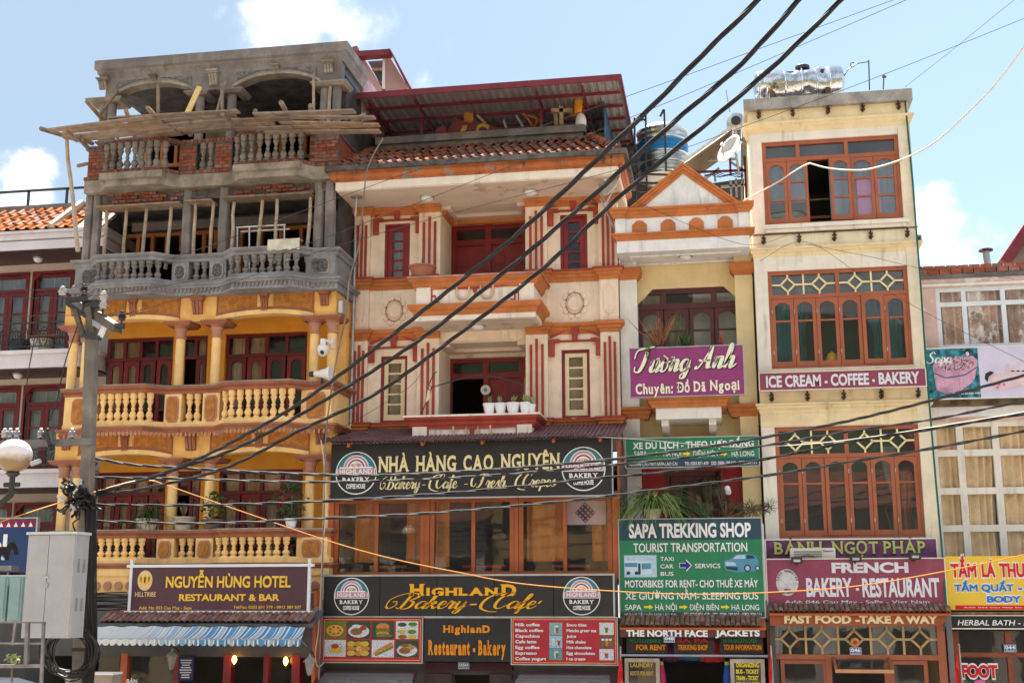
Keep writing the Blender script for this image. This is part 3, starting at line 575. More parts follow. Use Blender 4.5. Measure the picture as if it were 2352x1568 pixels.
while x<XR-.1:
 inst(me_boss,'boss',H,(x,at(x)+.02,4.3));x+=.235
part('soffit',MB().sweep(PL,sq(-1.4,-.03,4.0,4.12)),M['innerd'],H)
Z3,Z3b=11.19,10.64
carved=mat('carved_cement',(.13,.13,.135),var=.4,scale=30,bump=1.,bscale=45)
balustrade(Z3,Z3b,M['conc_b'],M['conc_b'],None,M['conc'],carved,M['conc_w'])
cornice(Z3b-.10,top1-.06,M['conc_b'],M['conc_b'],True,M['conc'])
zt3=12.62
mb=MB()
for k,x,w in((1,540,.2),(1,592,.2),(1,1165,.24),(1,1392,.24),(1,1988,.22),(1,2062,.24)):
 X=xp(k,x,1250);part('raw_column',MB().tube([(X+random.uniform(-.012,.012),YF+.1,10.4+i*.33)for i in range(8)],w/2,8),M['conc'],H)
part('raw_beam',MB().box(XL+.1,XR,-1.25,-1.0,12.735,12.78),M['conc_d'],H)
xa,xb=xp(1,635,1130),xp(1,1150,1130);xc,xd=xp(1,1180,1130),xp(1,1350,1130);xe,xf=xp(1,1410,1130),xp(1,1965,1130)
def brick_lintel(xa,xb,z0,z1,crown):
 m_=(xa+xb)/2;part('mortar_bed',MB().prism([(xa,z0+.05)]+[(xa+(xb-xa)*i/12,z0+.06+crown*math.sin(math.pi*i/12))for i in range(13)]+[(xb,z0+.05)],'y',-1.22,-1.1),M['mortar'],H)
 bricks(H,xa,xb,z0+.02,z0+.02+crown+.05,-1.28,keep=lambda x,z:z<z0+.06+crown*math.sin(math.pi*(x-xa)/(xb-xa))and random.random()>.12,mortar=False,L=.17)
zb1=P(1,900,1135,-1.3)[1]
brick_lintel(xa,xb,zb1,0,.26);brick_lintel(xe,xf,zb1+.05,0,.24)
mb=MB()
part('rough_spandrel',MB().box(XL+.3,XR-.1,-1.2,-1.0,zb1+.12,12.734),M['mortar'],H)
bricks(H,XL+.3,XR-.15,zb1+.2,12.73,-1.225,skip=.6,mortar=False,L=.19)
for a,b,z in((xa,xb,zb1),(xc,xd,zb1+.02),(xe,xf,zb1+.05)):
 n=max(1,int((b-a)/.7))
 for i in range(n):part('shutter_board',MB().box(a+(b-a)*i/n,a+(b-a)*(i+1)/n-.01,-1.45+random.uniform(-.02,.02),-1.05,z-.03,z+.0+random.uniform(0,.012)),M['plank'],H)
for i,(x,dx)in enumerate(((668,.0),(788,.0),(912,.03),(1065,.06),(1222,.0),(1330,.03),(1462,.0),(1632,.06),(1735,.02),(1938,.05))):
 X=xp(1,x,1260,-1.2);prop('wooden_prop',X-dx/2,10.95,zb1,-1.22,.042,lean=dx,label='%s peeled pole from the left propping the boards of the unfinished grey floor'%ORD[i],cat='wooden prop',group='poles propping the boards between the grey columns')
zr3=12.5
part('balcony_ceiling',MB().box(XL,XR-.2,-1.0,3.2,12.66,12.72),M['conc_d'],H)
def raw_back(z0,z1,zbar,wm,wins):
 part('back_wall',MB().holes(XL+.3,XR-.2,z0,z1,0.2,.4,[(a,b,z0+.0,z1-.2)for a,b in wins]),M['conc'],H)
 for a,b in wins:
  n=4 if b-a>1.5 else 2
  xs=[a+.05+(b-a-.1)*i/n for i in range(n+1)]
  frame_grid('timber_frame',H,xs,[zbar,zbar+.45],.22,wm,.08,.1);frame_grid('timber_frame',H,[xs[0],xs[-1]],[z0+.1,zbar],.22,wm,.08,.1)
wr=[(xp(1,745,1200,0),xp(1,1130,1200,0)),(xp(1,1175,1200,0),xp(1,1345,1200,0)),(xp(1,1480,1200,0),xp(1,2010,1200,0))]
raw_back(10.3,12.5,11.75,M['owood'],wr)
room(H,XL,XR-.2,.41,3.2,10.3,12.5,M['innerd'])
t=thing('bench_frame','thin white metal bench frame standing behind the grey balustrade','bench frame',V(1,1640,1350,-1.0))
a,b,c,d=RC(1,1480,1262,1790,1350,-1.0)
part('rail',MB().bar((a,-1.0,d),(b,-1.0,d),.03).bar((a,-.75,d-.02),(b,-.75,d-.02),.03),M['white'],t)
for x0 in(a+.03,a+.3,b-.03):part('leg',MB().bar((x0,-1.0,d),(x0+.06,-1.0,10.4),.025),M['white'],t)
a,b,c,d=RC(1,1685,1350,1885,1412,-1.85)
mb=MB();n=10
vs=[]
for r_ in range(4):
 for i in range(n+1):vs.append((a+(b-a)*i/n,-1.66-(.25 if r_ else 0)+random.uniform(-.012,.012),[d+.02,d+.015,(c+d)/2,c+random.uniform(-.02,.02)][r_]))
mb.add(vs,[(r_*(n+1)+i,r_*(n+1)+i+1,(r_+1)*(n+1)+i+1,(r_+1)*(n+1)+i)for r_ in range(3)for i in range(n)])
part('cloth_sheet',mb,mat('pale_sacking',(.62,.57,.46),var=.15),label='pale cloth sheet draped over the grey stone handrail',cat='cloth')
Z4,Z4b=13.80,13.17
PL4=[(p[0],p[1]+.1)for p in PL]
part('slab_edge',MB().sweep(PL,sq(-.6,-.04,12.72,13.0)),M['conc_w'],H)
for a,b in((3,5),(7,9)):
 seg=PL[a:b];part('ledge',MB().box(seg[0][0]-.1,seg[-1][0]+.1,seg[0][1]-.05,-1.3,12.86,13.0),M['conc_w'],H)
part('brick_floor_band',MB().sweep(PL,sq(-.3,-.06,12.99,13.10)),M['mortar'],H)
soldier(H,PL[1:-1],13.02,13.09,-.05);soldier(H,PL[1:-1],Z4-.08,Z4-.0,-.06)
part('rail_bed',MB().sweep(PL,sq(-.15,-.03,Z4-.1,Z4-.085)),M['mortar'],H)
me=baluster_mesh(M['conc'])
for(a,b,n)in((bL0+.22,bL1-.16,9),(c0+.42,c1-.42,2),(bR0+.10,bR1-.10,9)):
 for i in range(n):
  x=a+(b-a)*(i+.5)/n;inst(me,'baluster',H,(x,at(x)+.1,13.10),(0,0,random.random()),(1,1,Z4-.1-13.10))
for(a,b)in((XL-.0,XL+.68),(c0-.01,c0+.38),(c1-.38,c1+.01),(XR-.62,XR+.02)):bricks(H,a,b,13.10,Z4-.09,-1.40,L=.19,dep=.12)
part('brick_return',MB().box(XR-.05,XR+.0,-1.28,0,13.0,Z4-.02),M['brick'],H)
zc4=P(1,1000,362,-1.3)[1];cp4=P(1,1380,408,-1.3)[1]
CX4=[xp(1,632,600),xp(1,682,600),xp(1,1240,520),xp(1,1440,520),xp(1,2025,500),xp(1,2100,500)]
for x in CX4:part('column',MB().tube([(x,YF+.12,13.0),(x,YF+.12,cp4)],.1,12),M['conc'],H,smooth=True)
abacus(CX4[0]-.3,CX4[1]+.25,cp4+.02,M['conc_w']);abacus(CX4[2]-.25,CX4[2]+.2,cp4+.02,M['conc']);abacus(CX4[3]-.2,CX4[3]+.25,cp4+.02,M['conc']);abacus(CX4[4]-.22,CX4[5]+.2,cp4+.02,M['conc_w'])
aL,aR=(CX4[1]+.05,CX4[2]-.05),(CX4[3]+.05,CX4[4]-.05)
for q in((XL+.25,aL[0]),(aL[1],aR[0]),(aR[1],XR)):part('frieze_wall',MB().box(*q,-1.3,-1.05,cp4+.02,15.42),M['conc'],H)
for xa_,xb_ in(aL,aR):
 spandrel(xa_,xb_,cp4+.02,zc4,15.42,M['conc'],-1.3,-1.05);archband(xa_,xb_,cp4+.02,zc4,-.015,.05,M['conc_w'],-1.34,-1.06)
 xm=(xa_+xb_)/2;corbel(xm,15.38,zc4+.03,.2,-1.302,M['conc_w'])
 for s_ in(-1,1):
  mb=MB();n=8;e0,e1=(xa_+.1,xm-.16)if s_<0 else(xm+.16,xb_-.1)
  for i in range(n):
   a=e0+(e1-e0)*i/n;b=e0+(e1-e0)*(i+1)/n;za,zb_=arch_z(a,xa_,xb_,cp4,zc4,0)+.12,arch_z(b,xa_,xb_,cp4,zc4,0)+.12
   mb.prism([(a,za),(b,zb_),(b,15.32),(a,15.32)],'y',-1.318,-1.301)
  part('roughcast_panel',mb,mat('grey_roughcast',(.21,.19,.17),var=.3,scale=12,bump=1.,bscale=25),H)
for x in((aL[1]+aR[0])/2,CX4[0]+.05,(CX4[4]+CX4[5])/2):corbel(x,15.38,cp4+.1 if abs(x+10.3)<1.2 else cp4+.2,.26,-1.302,M['conc_w'])
part('parapet',MB().sweep([(XL+.12,.2),(XL+.12,-1.3),(XR+.04,-1.3),(XR+.04,.2)],[(-.3,15.40),(.0,15.40),(.03,15.46),(.07,15.52),(.07,15.56),(.12,15.60),(.12,15.80),(-.3,15.80)]),M['conc'],H)
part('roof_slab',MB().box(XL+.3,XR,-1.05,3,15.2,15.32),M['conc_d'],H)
wr=[(xp(1,820,560,0),xp(1,1180,560,0)),(xp(1,1520,560,0),xp(1,2140,560,0))]
part('back_wall',MB().holes(xp(1,745,560,0),XR-.2,13.0,15.2,1.0,1.2,[(wr[0][0],wr[0][1],13.9,15.1),(wr[1][0],wr[1][1],13.3,15.1)]),M['conc_w'],H)
for a,b in wr:
 xs=[a+(b-a)*i/4 for i in range(5)];frame_grid('timber_frame',H,xs,[14.15,14.7],.95,M['owood'],.08,.1)
room(H,xp(1,745,560,0),XR-.2,1.21,3.5,13.0,15.2,M['innerd'])
part('side_wall',MB().box(XR-.12,XR-.005,-.9,4,10.3,15.4),mat('old_dark_cement',(.075,.065,.06),var=.35,scale=1.5,stain=.5,bump=.4),H)
part('side_wall',MB().box(XR-.12,XR-.006,.3,4,3,10.3),M['yellow'],H)
part('rear_wall',MB().prism([(4.0,15.79),(.21,15.79),(.21,14.6),(4.0,14.6)],'x',XR+.0,XR+.05),mat('pinkish_plaster',(.46,.30,.32),var=.2,stain=.8,stain_col=(.2,.1,.1)),H)
prop('wooden_prop',(CX4[4]+CX4[5])/2,13.1,cp4,-1.2,.045,label='single peeled prop between the paired top-floor columns',cat='wooden prop')
SC=thing('scaffold_platform','makeshift scaffold of grey planks on poles sticking out above the brick balustrade','scaffold',(-10.6,-1.5,13.8))
def plank(k,x0,y0,x1,y1,Y0,Y1,w=.22,m=None,nm='plank',t=.03,par=SC):
 a=V(k,x0,y0,Y0);b=V(k,x1,y1,Y1);return part(nm,MB().bar(a,b,w,t),m or M['plank'],par)
def deck(k,x0,y0,x1,y1,Yf,rows,w,cut=0.):
 a,b=V(k,x0,y0,Yf),V(k,x1,y1,Yf)
 for i in range(rows):
  Y=Yf+i*(w+.06);e=random.uniform(-.3,.25);f=random.uniform(-.3,.25)
  part('plank',MB().bar((a.x+e+i*cut,Y,a.z+random.uniform(-.03,.03)),(b.x+f,Y+random.uniform(-.06,.06),b.z+random.uniform(-.03,.03)),w*random.uniform(.75,1),.035),M['plank'],SC)
deck(1,330,652,1000,572,-2.62,5,.19,.12);deck(1,760,590,1440,535,-2.6,5,.2,.05);deck(1,1400,566,1525,566,-2.5,4,.2);deck(1,1540,590,1760,592,-2.5,4,.18);deck(1,1665,552,2285,550,-2.62,5,.2)
for(x0,y0,x1,y1,Y0,Y1)in((545,480,740,705,-2.6,-1.3),(790,535,860,735,-2.7,-1.3),(925,520,1080,690,-2.8,-1.3),(1190,560,1195,690,-2.5,-1.3),(1395,555,1500,655,-2.6,-1.3),(1602,540,1625,640,-2.7,-1.3),(1762,485,1845,640,-2.8,-1.3),(1948,505,1955,650,-2.6,-1.3),(2285,565,2130,665,-2.6,-1.3),(255,650,520,730,-2.7,-1.6),(400,665,580,745,-2.5,-1.4),(480,700,560,780,-2.3,-1.5)):
 a=V(1,x0,y0,Y0);b=V(1,x1,y1,Y1);part('outrigger',MB().tube([a,b],.05,7),M['plank'],SC)
for(x0,y0,x1,y1,Y,w)in((625,565,738,410,-2.3,.07),(992,590,992,375,-2.3,.06),(1360,550,1415,350,-2.2,.05),(1395,550,1393,370,-2.3,.05),(1968,570,1966,310,-2.3,.045)):
 plank(1,x0,y0,x1,y1,Y,Y,w,nm='upright',t=.05)
plank(1,1168,570,1252,388,-2.35,-2.3,.12,m=M['plank_sunlit'],nm='upright',t=.03).__setitem__('label','bright sawn board standing upright, coloured as sunlit')  # yellow plank colour stands in for sun on this board
prop('bamboo_pole',P(1,490,1420,-1.9)[0],P(1,490,1420,-1.9)[1],P(1,415,700,-1.9)[1],-1.9,.05,lean=P(1,415,700,-1.9)[0]-P(1,490,1420,-1.9)[0],label='long crooked bamboo pole holding up the left end of the scaffold',cat='bamboo pole')
plank(1,485,885,550,870,-1.5,-1.5,.06,nm='peg',t=.06)
for i,(x,y,nm,h,pr,ph,pm,lm,kd,lb)in enumerate(((1008,410,'potted_plant',.42,.22,.22,M['stonepot'],M['leaf'],'blade','leafy green plant in a square pale stone planter on the lower yellow balcony'),(1222,415,'potted_plant',.22,.22,.26,M['stonepot'],M['twig'],'up','pale stone pot with dry twigs between the two middle columns'),(1422,415,'potted_plant',.42,.23,.2,M['brownpot'],M['leaf'],'bush','bushy green plant in a wide brown pot by the middle column'),(1972,420,'potted_plant',.55,.12,.19,M['potw'],M['leaf'],'bush','red flowering plant in a small white pot beside the right column'))):
 X,Zp=P(3,x,y,-1.45);potted('potted_plant',lb,X,at(X)+.04,Z2+.012,h*1.35,pr,ph,pm,lm,kd,dots=M['flower']if i==3 else None,n=140 if i!=1 else 30,spread=.9)
for i,(k,x,w_)in enumerate(((2,620,.5),(3,690,.5),(3,800,.4),(3,880,.4),(3,1760,.5),(3,1900,.45))):
 z=(Z1b-.12 if k==2 else Z2b-.12);X=P(k,x,920 if k==2 else 560,-1.1)[0]
 potted('potted_plant','green plant half hidden behind the balusters, %s'%('on the upper yellow balcony','first from the left on the lower balcony','second from the left on the lower balcony','third from the left on the lower balcony','on the lower balcony above the word HOTEL','rightmost on the lower yellow balcony')[i],X,-1.05,z,.55,.14,.16,M['brownpot'],M['leaf_d'],'bush',group='plants half hidden behind the yellow balusters',n=60)
cx,cz=P(2,2020,620,-1.5)
t=thing('security_camera','white dome security camera on a bracket between the paired yellow columns','security camera',(cx,-1.3,cz))
part('bracket',MB().box(cx+.12,cx+.16,-1.3,-1.2,cz+.05,cz+.25).tube([(cx+.14,-1.3,cz+.15),(cx+.06,-1.38,cz+.2),(cx,-1.45,cz+.18)],.03,8),M['wplastic'],t)
part('housing',MB().lathe([(.05,.22),(.06,.2),(.06,.1),(.11,.07),(.125,0),(.115,-.03)],cx,-1.45,16,cz),M['wplastic'],t,smooth=True)
part('dome',MB().lathe([(.112,-.03),(.1,-.09),(.06,-.13),(.01,-.15)],cx,-1.45,16,cz),M['wplastic'],t,smooth=True)
part('lens',MB().lathe([(.04,-1.575),(.04,-1.53)],cx+.02,cz-.08,12,ax='y'),M['black'],t)
cx,cz=P(2,2010,770,-1.7)
t=thing('loudspeaker','white horn loudspeaker lying on the right end of the brown rail','loudspeaker',(cx,-1.6,cz))
part('horn',MB().lathe([(.05,cx-.18),(.06,cx-.1),(.11,cx+.08),(.15,cx+.16),(.15,cx+.18)],-1.6,cz,16,ax='x'),M['wplastic'],t,smooth=True)
part('driver',MB().lathe([(.055,cx-.26),(.06,cx-.25),(.06,cx-.17),(.05,cx-.165)],-1.6,cz,12,ax='x'),M['iron'],t);part('foot',MB().box(cx-.02,cx+.02,-1.63,-1.57,cz-.2,cz-.08),M['iron'],t)
a,b,c,d=RC(2,2108,325,2150,415,-.9)
t=thing('floodlight','small grey floodlight box on the side wall by the top right column','floodlight',(XR,-.9,c));part('case',MB().box(XR+.0,XR+.12,-1.1,-.85,c,d),M['steel'],t,bevel=.01);part('lamp_glass',MB().box(XR+.02,XR+.1,-1.106,-1.1,c+.03,d-.03),M['white'],t)
# hotel sign, tile canopy, awning, ground floor
gold=mat('gold_lettering',(.85,.52,.05),var=.0,bump=0,rough=.5);gold_p=mat('pale_gold_print',(.72,.52,.25),var=.0,bump=0)
signw=mat('white_lettering',(.80,.80,.80),var=.0,bump=0,rough=.5);signb=mat('black_print',(.015,.015,.018),var=0,bump=0)
plum=mat('plum_sign_board',(.085,.03,.045),var=.05,bump=0,rough=.45)
YS=-2.1
a,b,c,d=RC(3,885,700,2066,995,YS)
t=thing('hotel_sign','plum signboard with gold lettering in a white cross-ended frame above the blue awning','sign',((a+b)/2,YS,c))
part('board',MB().box(a,b,YS,YS+.04,c,d),plum,t)
for nm,bb in(('frame_bar',(a-.12,b+.12,d,d+.055)),('frame_bar',(a-.12,b+.12,c-.05,c+.005)),('frame_bar',(a-.055,a,c-.051,d+.15)),('frame_bar',(b,b+.055,c-.051,d+.15))):
 part(nm,MB().box(bb[0],bb[1],YS-.015-(.01 if bb[1]-bb[0]>1 else 0),YS+.045,bb[2],bb[3]),M['wplastic'],t)
textf(t,'NGUYỄN HÙNG HOTEL',3,1117,758,1955,835,YS,gold,bold=.03);textf(t,'RESTAURANT & BAR',3,1205,880,1880,925,YS,gold,bold=.03,serif=False)
textf(t,'Add: No 052 Cau May - Sapa',3,935,962,1290,983,YS,gold,bold=.01);textf(t,'Tel/Fax: 0203 871 779 - 0912 389 507',3,1570,958,2025,978,YS,gold,bold=.01);textf(t,'HILLTRIBE',3,910,865,1050,898,YS,gold_p,bold=.01)
cx,cz=P(3,975,790,YS);flat(t,'emblem',disc_pts(cx,cz,.155,.195,28),YS-.002,gold_p)
for i in range(9):a_=R_(-60+i*37);flat(t,'emblem_leaf',[(cx+.03*(i%3-1),cz-.12+.05*(i//3)),(cx+.05*(i%3-1)*1.8+.03,cz-.02+.05*(i//3)),(cx+.05*(i%3-1)*1.8,cz+.04+.045*(i//3)),(cx+.05*(i%3-1)*1.8-.03,cz-.02+.05*(i//3))],YS-.006,gold)
CN=thing('tile_canopy','narrow canopy of curved reddish tiles under the plum hotel sign','canopy',V(3,1350,1080,-2.4))
tilec=mat('old_canopy_tile',(.30,.14,.10),var=.25,rnd=.35,scale=10,stain=.3)
def barrel(L,w,h,n=5,t=.012):
 mb=MB();vs=[]
 for y in(0,L):
  for rr in(0,t):
   for i in range(n+1):a=math.pi*i/n;vs.append((-math.cos(a)*w/2,y,math.sin(a)*h-rr))
 k=n+1
 for i in range(n):mb_=None;
 fs=[(i,i+1,2*k+i+1,2*k+i)for i in range(n)]+[(k+i,3*k+i,3*k+i+1,k+i+1)for i in range(n)]+[(i,k+i,k+i+1,i+1)for i in range(n)]
 return mb.add(vs,fs)
tile_me=smesh(barrel(.34,.115,.04),'tile',tilec)
def tile_rows(par,me,x0,x1,zf,yf,zb,yb,rows,pitch,jit=.01,name='tile',stuff=False):
 L=math.hypot(zb-zf,yb-yf);ang=math.atan2(zb-zf,yb-yf);n=int((x1-x0)/pitch)
 for r_ in range(rows):
  s=r_/rows
  for i in range(n):
   inst(me,name,par,(x0+(i+.5)*pitch,yf+(yb-yf)*s+random.uniform(-jit,jit),zf+(zb-zf)*s+.012+random.uniform(-jit,jit)*.5),(ang-.06,random.uniform(-.04,.04),random.uniform(-.02,.02)))
x0,z0=P(3,660,1070,-2.45);x1=P(3,2110,1050,-2.45)[0]
tile_rows(CN,tile_me,x0,x1,z0,-2.45,z0+.26,-1.9,2,.118)
part('support_board',MB().prism([(-2.42,z0-.03),(-1.9,z0+.22),(-1.9,z0+.18),(-2.42,z0-.07)],'x',x0,x1).box(x0,x1,-2.44,-2.41,z0-.09,z0-.02),M['conc_d'],CN)
stripes=bpy.data.materials.new('striped_awning_cloth');stripes.use_nodes=True;nt_=stripes.node_tree;b_=nt_.nodes['Principled BSDF'];b_.inputs['Roughness'].default_value=.8
g_=nt_.nodes.new('ShaderNodeNewGeometry');sp=nt_.nodes.new('ShaderNodeSeparateXYZ');nt_.links.new(g_.outputs['Position'],sp.inputs[0])
fr=nt_.nodes.new('ShaderNodeMath');fr.operation='MULTIPLY';nt_.links.new(sp.outputs[0],fr.inputs[0]);fr.inputs[1].default_value=2.6
f2=nt_.nodes.new('ShaderNodeMath');f2 .operation='FRACT';nt_.links.new(fr.outputs[0],f2 .inputs[0])
rp=nt_.nodes.new('ShaderNodeValToRGB');rp.color_ramp.interpolation='CONSTANT';nt_.links.new(f2 .outputs[0],rp.inputs[0])
e=rp.color_ramp.elements;e[0].position=0;e[0].color=(.06,.27,.50,1);e[1].position=.30;e[1].color=(.62,.66,.66,1)
for p_,c_ in((.36,(.03,.16,.36,1)),(.46,(.70,.72,.72,1)),(.55,(.36,.46,.50,1)),(.72,(.78,.78,.74,1)),(.78,(.04,.19,.40,1)),(.92,(.75,.77,.76,1))):q=e.new(p_);q.color=c_
awn_noise=nt_.nodes.new('ShaderNodeTexNoise');awn_noise.inputs['Scale'].default_value=2.2;nt_.links.new(g_.outputs['Position'],awn_noise.inputs['Vector'])
mr=nt_.nodes.new('ShaderNodeMapRange');nt_.links.new(sp.outputs[0],mr.inputs[0]);mr.inputs[1].default_value=-11.2;mr.inputs[2].default_value=-9.6;mr.inputs[3].default_value=.9;mr.inputs[4].default_value=0.05  # left end whitened in the cloth colour to stand for sunlight
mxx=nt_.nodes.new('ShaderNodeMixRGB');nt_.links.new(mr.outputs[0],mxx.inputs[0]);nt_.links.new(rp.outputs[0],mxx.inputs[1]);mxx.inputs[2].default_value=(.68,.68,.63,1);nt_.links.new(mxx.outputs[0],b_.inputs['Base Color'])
AW=thing('awning','blue and white striped awning, painted sunlit pale at the left, with a scalloped edge over the hotel entrance','awning',V(3,1350,1200,-3.2))
x0,z1=P(3,640,1098,-2.5);x1=P(3,2050,1105,-2.5)[0];zf=P(3,1350,1185,-3.1)[1];xr=P(3,2025,1180,-3.1)[0];xl=P(3,600,1180,-3.1)[0]
mb=MB();n=90;rows=7;vs=[]
for r_ in range(rows+1):
 s=r_/rows
 for i in range(n+1):
  u=i/n;xx=(x0+(x1-x0)*u)*(1-s)+(xl+(xr-xl)*u)*s;sag=.05*math.sin(math.pi*s)*(1+.5*math.sin(u*23))+.012*math.sin(u*60+s*3)
  vs.append((xx,-2.5-.62*s,z1+(zf-z1)*s-sag))
mb.add(vs,[(r_*(n+1)+i,r_*(n+1)+i+1,(r_+1)*(n+1)+i+1,(r_+1)*(n+1)+i)for r_ in range(rows)for i in range(n)])
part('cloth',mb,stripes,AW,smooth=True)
mb=MB();n=150;vs=[]
for i in range(n+1):
 u=i/n;xx=xl+(xr-xl)*u;sc=abs(math.sin(u*30*math.pi))**.6
 for j,zz in enumerate((zf,zf-.04,zf-.07-.05*sc)):vs.append((xx,-3.125+.012*math.sin(u*130+j),zz))
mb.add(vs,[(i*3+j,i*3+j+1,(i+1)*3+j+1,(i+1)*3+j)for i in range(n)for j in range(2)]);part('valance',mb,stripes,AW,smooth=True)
part('arm',MB().tube([(x1,-2.4,z1-.35),(xr-.02,-3.1,zf)],.015).tube([(x0+.3,-2.4,z1-.35),(xl+.3,-3.1,zf)],.015).tube([(xl,-3.11,zf),(xr,-3.11,zf)],.018),M['steel'],AW)
zt=3.55;YG=-1.9
part('shopfront_wall',MB().box(XL,XR-.05,YG,YG+.2,2.95,zt+.6),M['innerd'],H)
for x,w_ in((835,.14),(1190,.12),(1530,.16),(1790,.10),(1990,.16)):X=P(3,x,1350,YG)[0];part('post',MB().box(X-w_/2,X+w_/2,YG-.02,YG+.18,0,3.0),M['rwood']if x>1100 else M['brownwood'],H)
for xa_,xb_ in((845,1185),(1800,1985),(650,825)):a,b=P(3,xa_,1350,YG)[0],P(3,xb_,1350,YG)[0];pane(H,a,b,.3,2.95,YG+.08,M['glass'])
room(H,XL,XR-.05,YG+.21,2.5,0,3.9,M['innerd'])
part('side_wall',MB().box(XR-.05,XR+.01,-1.9,.3,0,4.2),M['brownwood'],H)
def bulb(name,x,y,z,lb,r=.05):
 t=thing(name,lb,'wall lamp',(x,y,z));m=mat('lit_bulb',(1.,.45,.06),var=0,bump=0,emit=4.)
 part('bulb',MB().lathe([(.0,-.09),(r*.7,-.05),(r,0),(r*.6,.06),(0,.08)],x,y,10,z),m,t,smooth=True);part('fitting',MB().box(x-.03,x+.03,y-.03,y+.25,z-.14,z-.09),M['iron'],t)
X,Z=P(3,1575,1320,YG-.1);bulb('wall_lamp',X,YG-.1,Z,'small lit amber lamp left of the dark hotel doorway')
X,Z=P(3,1920,1330,YG-.1);bulb('wall_lamp',X,YG-.1,Z,'lit amber lamp behind the hotel door glass on the right')
def lantern(x,y,z,lb):
 t=thing('wall_lantern',lb,'lantern',(x,y,z))
 part('glass_body',MB().lathe([(.03,-.22),(.05,-.18),(.09,-.02),(.09,.02)],x,y,6,z),mat('dusty_lantern',(.36,.34,.30),var=.15),t);part('roof',MB().lathe([(.13,.02),(.10,.07),(.03,.12),(.01,.18)],x,y,6,z),mat('dusty_lantern',(.36,.34,.30),var=.15),t);part('bracket',MB().tube([(x,y,z+.17),(x,y+.1,z+.22),(x,y+.3,z+.1)],.012),M['iron'],t)
X,Z=P(3,1155,1310,-2.3);lantern(X,-2.3,Z,'white glass wall lantern on the post left of the blue menu board');X,Z=P(3,2080,1345,-2.3);lantern(X,-2.3,Z,'white wall lantern at the right end of the blue awning')
a,b,c,d=RC(3,1200,1300,1303,1460,-2.0)
t=thing('menu_board','small blue price board with white lines of writing beside the hotel door','menu board',((a+b)/2,-2,c));navy=mat('navy_board',(.03,.03,.10),var=.05,bump=0);part('board',MB().box(a,b,-2.02,-1.99,c,d),navy,t)
for i in range(8):
 zz=d-.06-i*(d-c-.08)/8;wd=random.uniform(.5,.85)*(b-a);part('writing',MB().box((a+b-wd)/2,(a+b+wd)/2,-2.024,-2.0201,zz-.018,zz),signw,t)
textf(None,'BÁN',3,852,1450,925,1478,-2.0,signw,bold=.03);o=S.collection.objects[-1];o.name='window_lettering';props(o,'white letters BÁN stuck on the hotel window glass','lettering')
# CREAM AND RED HOUSE (bakery restaurant)
B=thing('restaurant_building','cream house with red and orange trim, bulging centre balconies and an old tiled eave','building',(-4.95,0,0))
cream=mat('cream_plaster',(.84,.69,.53),var=.06,stain=.7,stain_col=(.34,.24,.18));cream_w=mat('white_slab_plaster',(.82,.72,.62),var=.06,stain=.85,stain_col=(.12,.09,.07))
redt=mat('red_trim',(.38,.055,.035),var=.14,patch=(.62,.42,.32),patch_t=.66);orat=mat('orange_trim',(.55,.18,.05),var=.12,stain=.6,stain_col=(.12,.05,.03));orat_w=mat('weathered_orange_fascia',(.46,.13,.035),var=.15,stain=3.2,stain_col=(.07,.05,.04),patch=(.26,.20,.17),patch_t=.56)
soff=mat('stained_soffit',(.74,.60,.48),var=.06,patch=(.50,.36,.24),patch_t=.57,scale=1.2)
BX0,BX1=-7.78,-2.02
z4x=lambda x,y=1200,Y=0:P(4,x,y,Y)[0];z5x=lambda x,y=800,Y=0:P(5,x,y,Y)[0];z5z=lambda y,x=1200,Y=0:P(5,x,y,Y)[1];z4z=lambda y,x=1200,Y=0:P(4,x,y,Y)[1]
zTop=12.16;zB1t,zB1b=10.84,10.59;zB2t,zB2b=9.69,9.46;zB3t,zB3b=7.68,7.44
wL=(z4x(562),z4x(727),z5z(255,640),z4z(1150,640));wR=(z4x(1718),z4x(1897),z4z(1512,1800),z4z(1085,1800))
wl2=(z5x(530,920),z5x(706,920),z5z(1142,620),z5z(700,620));wr2=(z5x(1728,880),z5x(1915,880),z5z(1108,1820),z5z(655,1820))
rc=(z4x(955),z4x(1492));rc2=(z5x(905),z5x(1500))
wL=(wL[0],wL[1],(wL[2]+wR[2])/2,(wL[3]+wR[3])/2);wR=(wR[0],wR[1],wL[2],wL[3]);wl2=(wl2[0],wl2[1],(wl2[2]+wr2[2])/2,(wl2[3]+wr2[3])/2);wr2=(wr2[0],wr2[1],wl2[2],wl2[3])
rcx=((rc[0]+rc2[0])/2,(rc[1]+rc2[1])/2)
part('front_wall',MB().holes(BX0,BX1,7.0,zTop+.4,0,.25,[wL,wR,wl2,wr2,(rcx[0],rcx[1],zB1b+.1,zTop+.41),(rcx[0],rcx[1],7.3,zB2b-.05)]),cream,B)
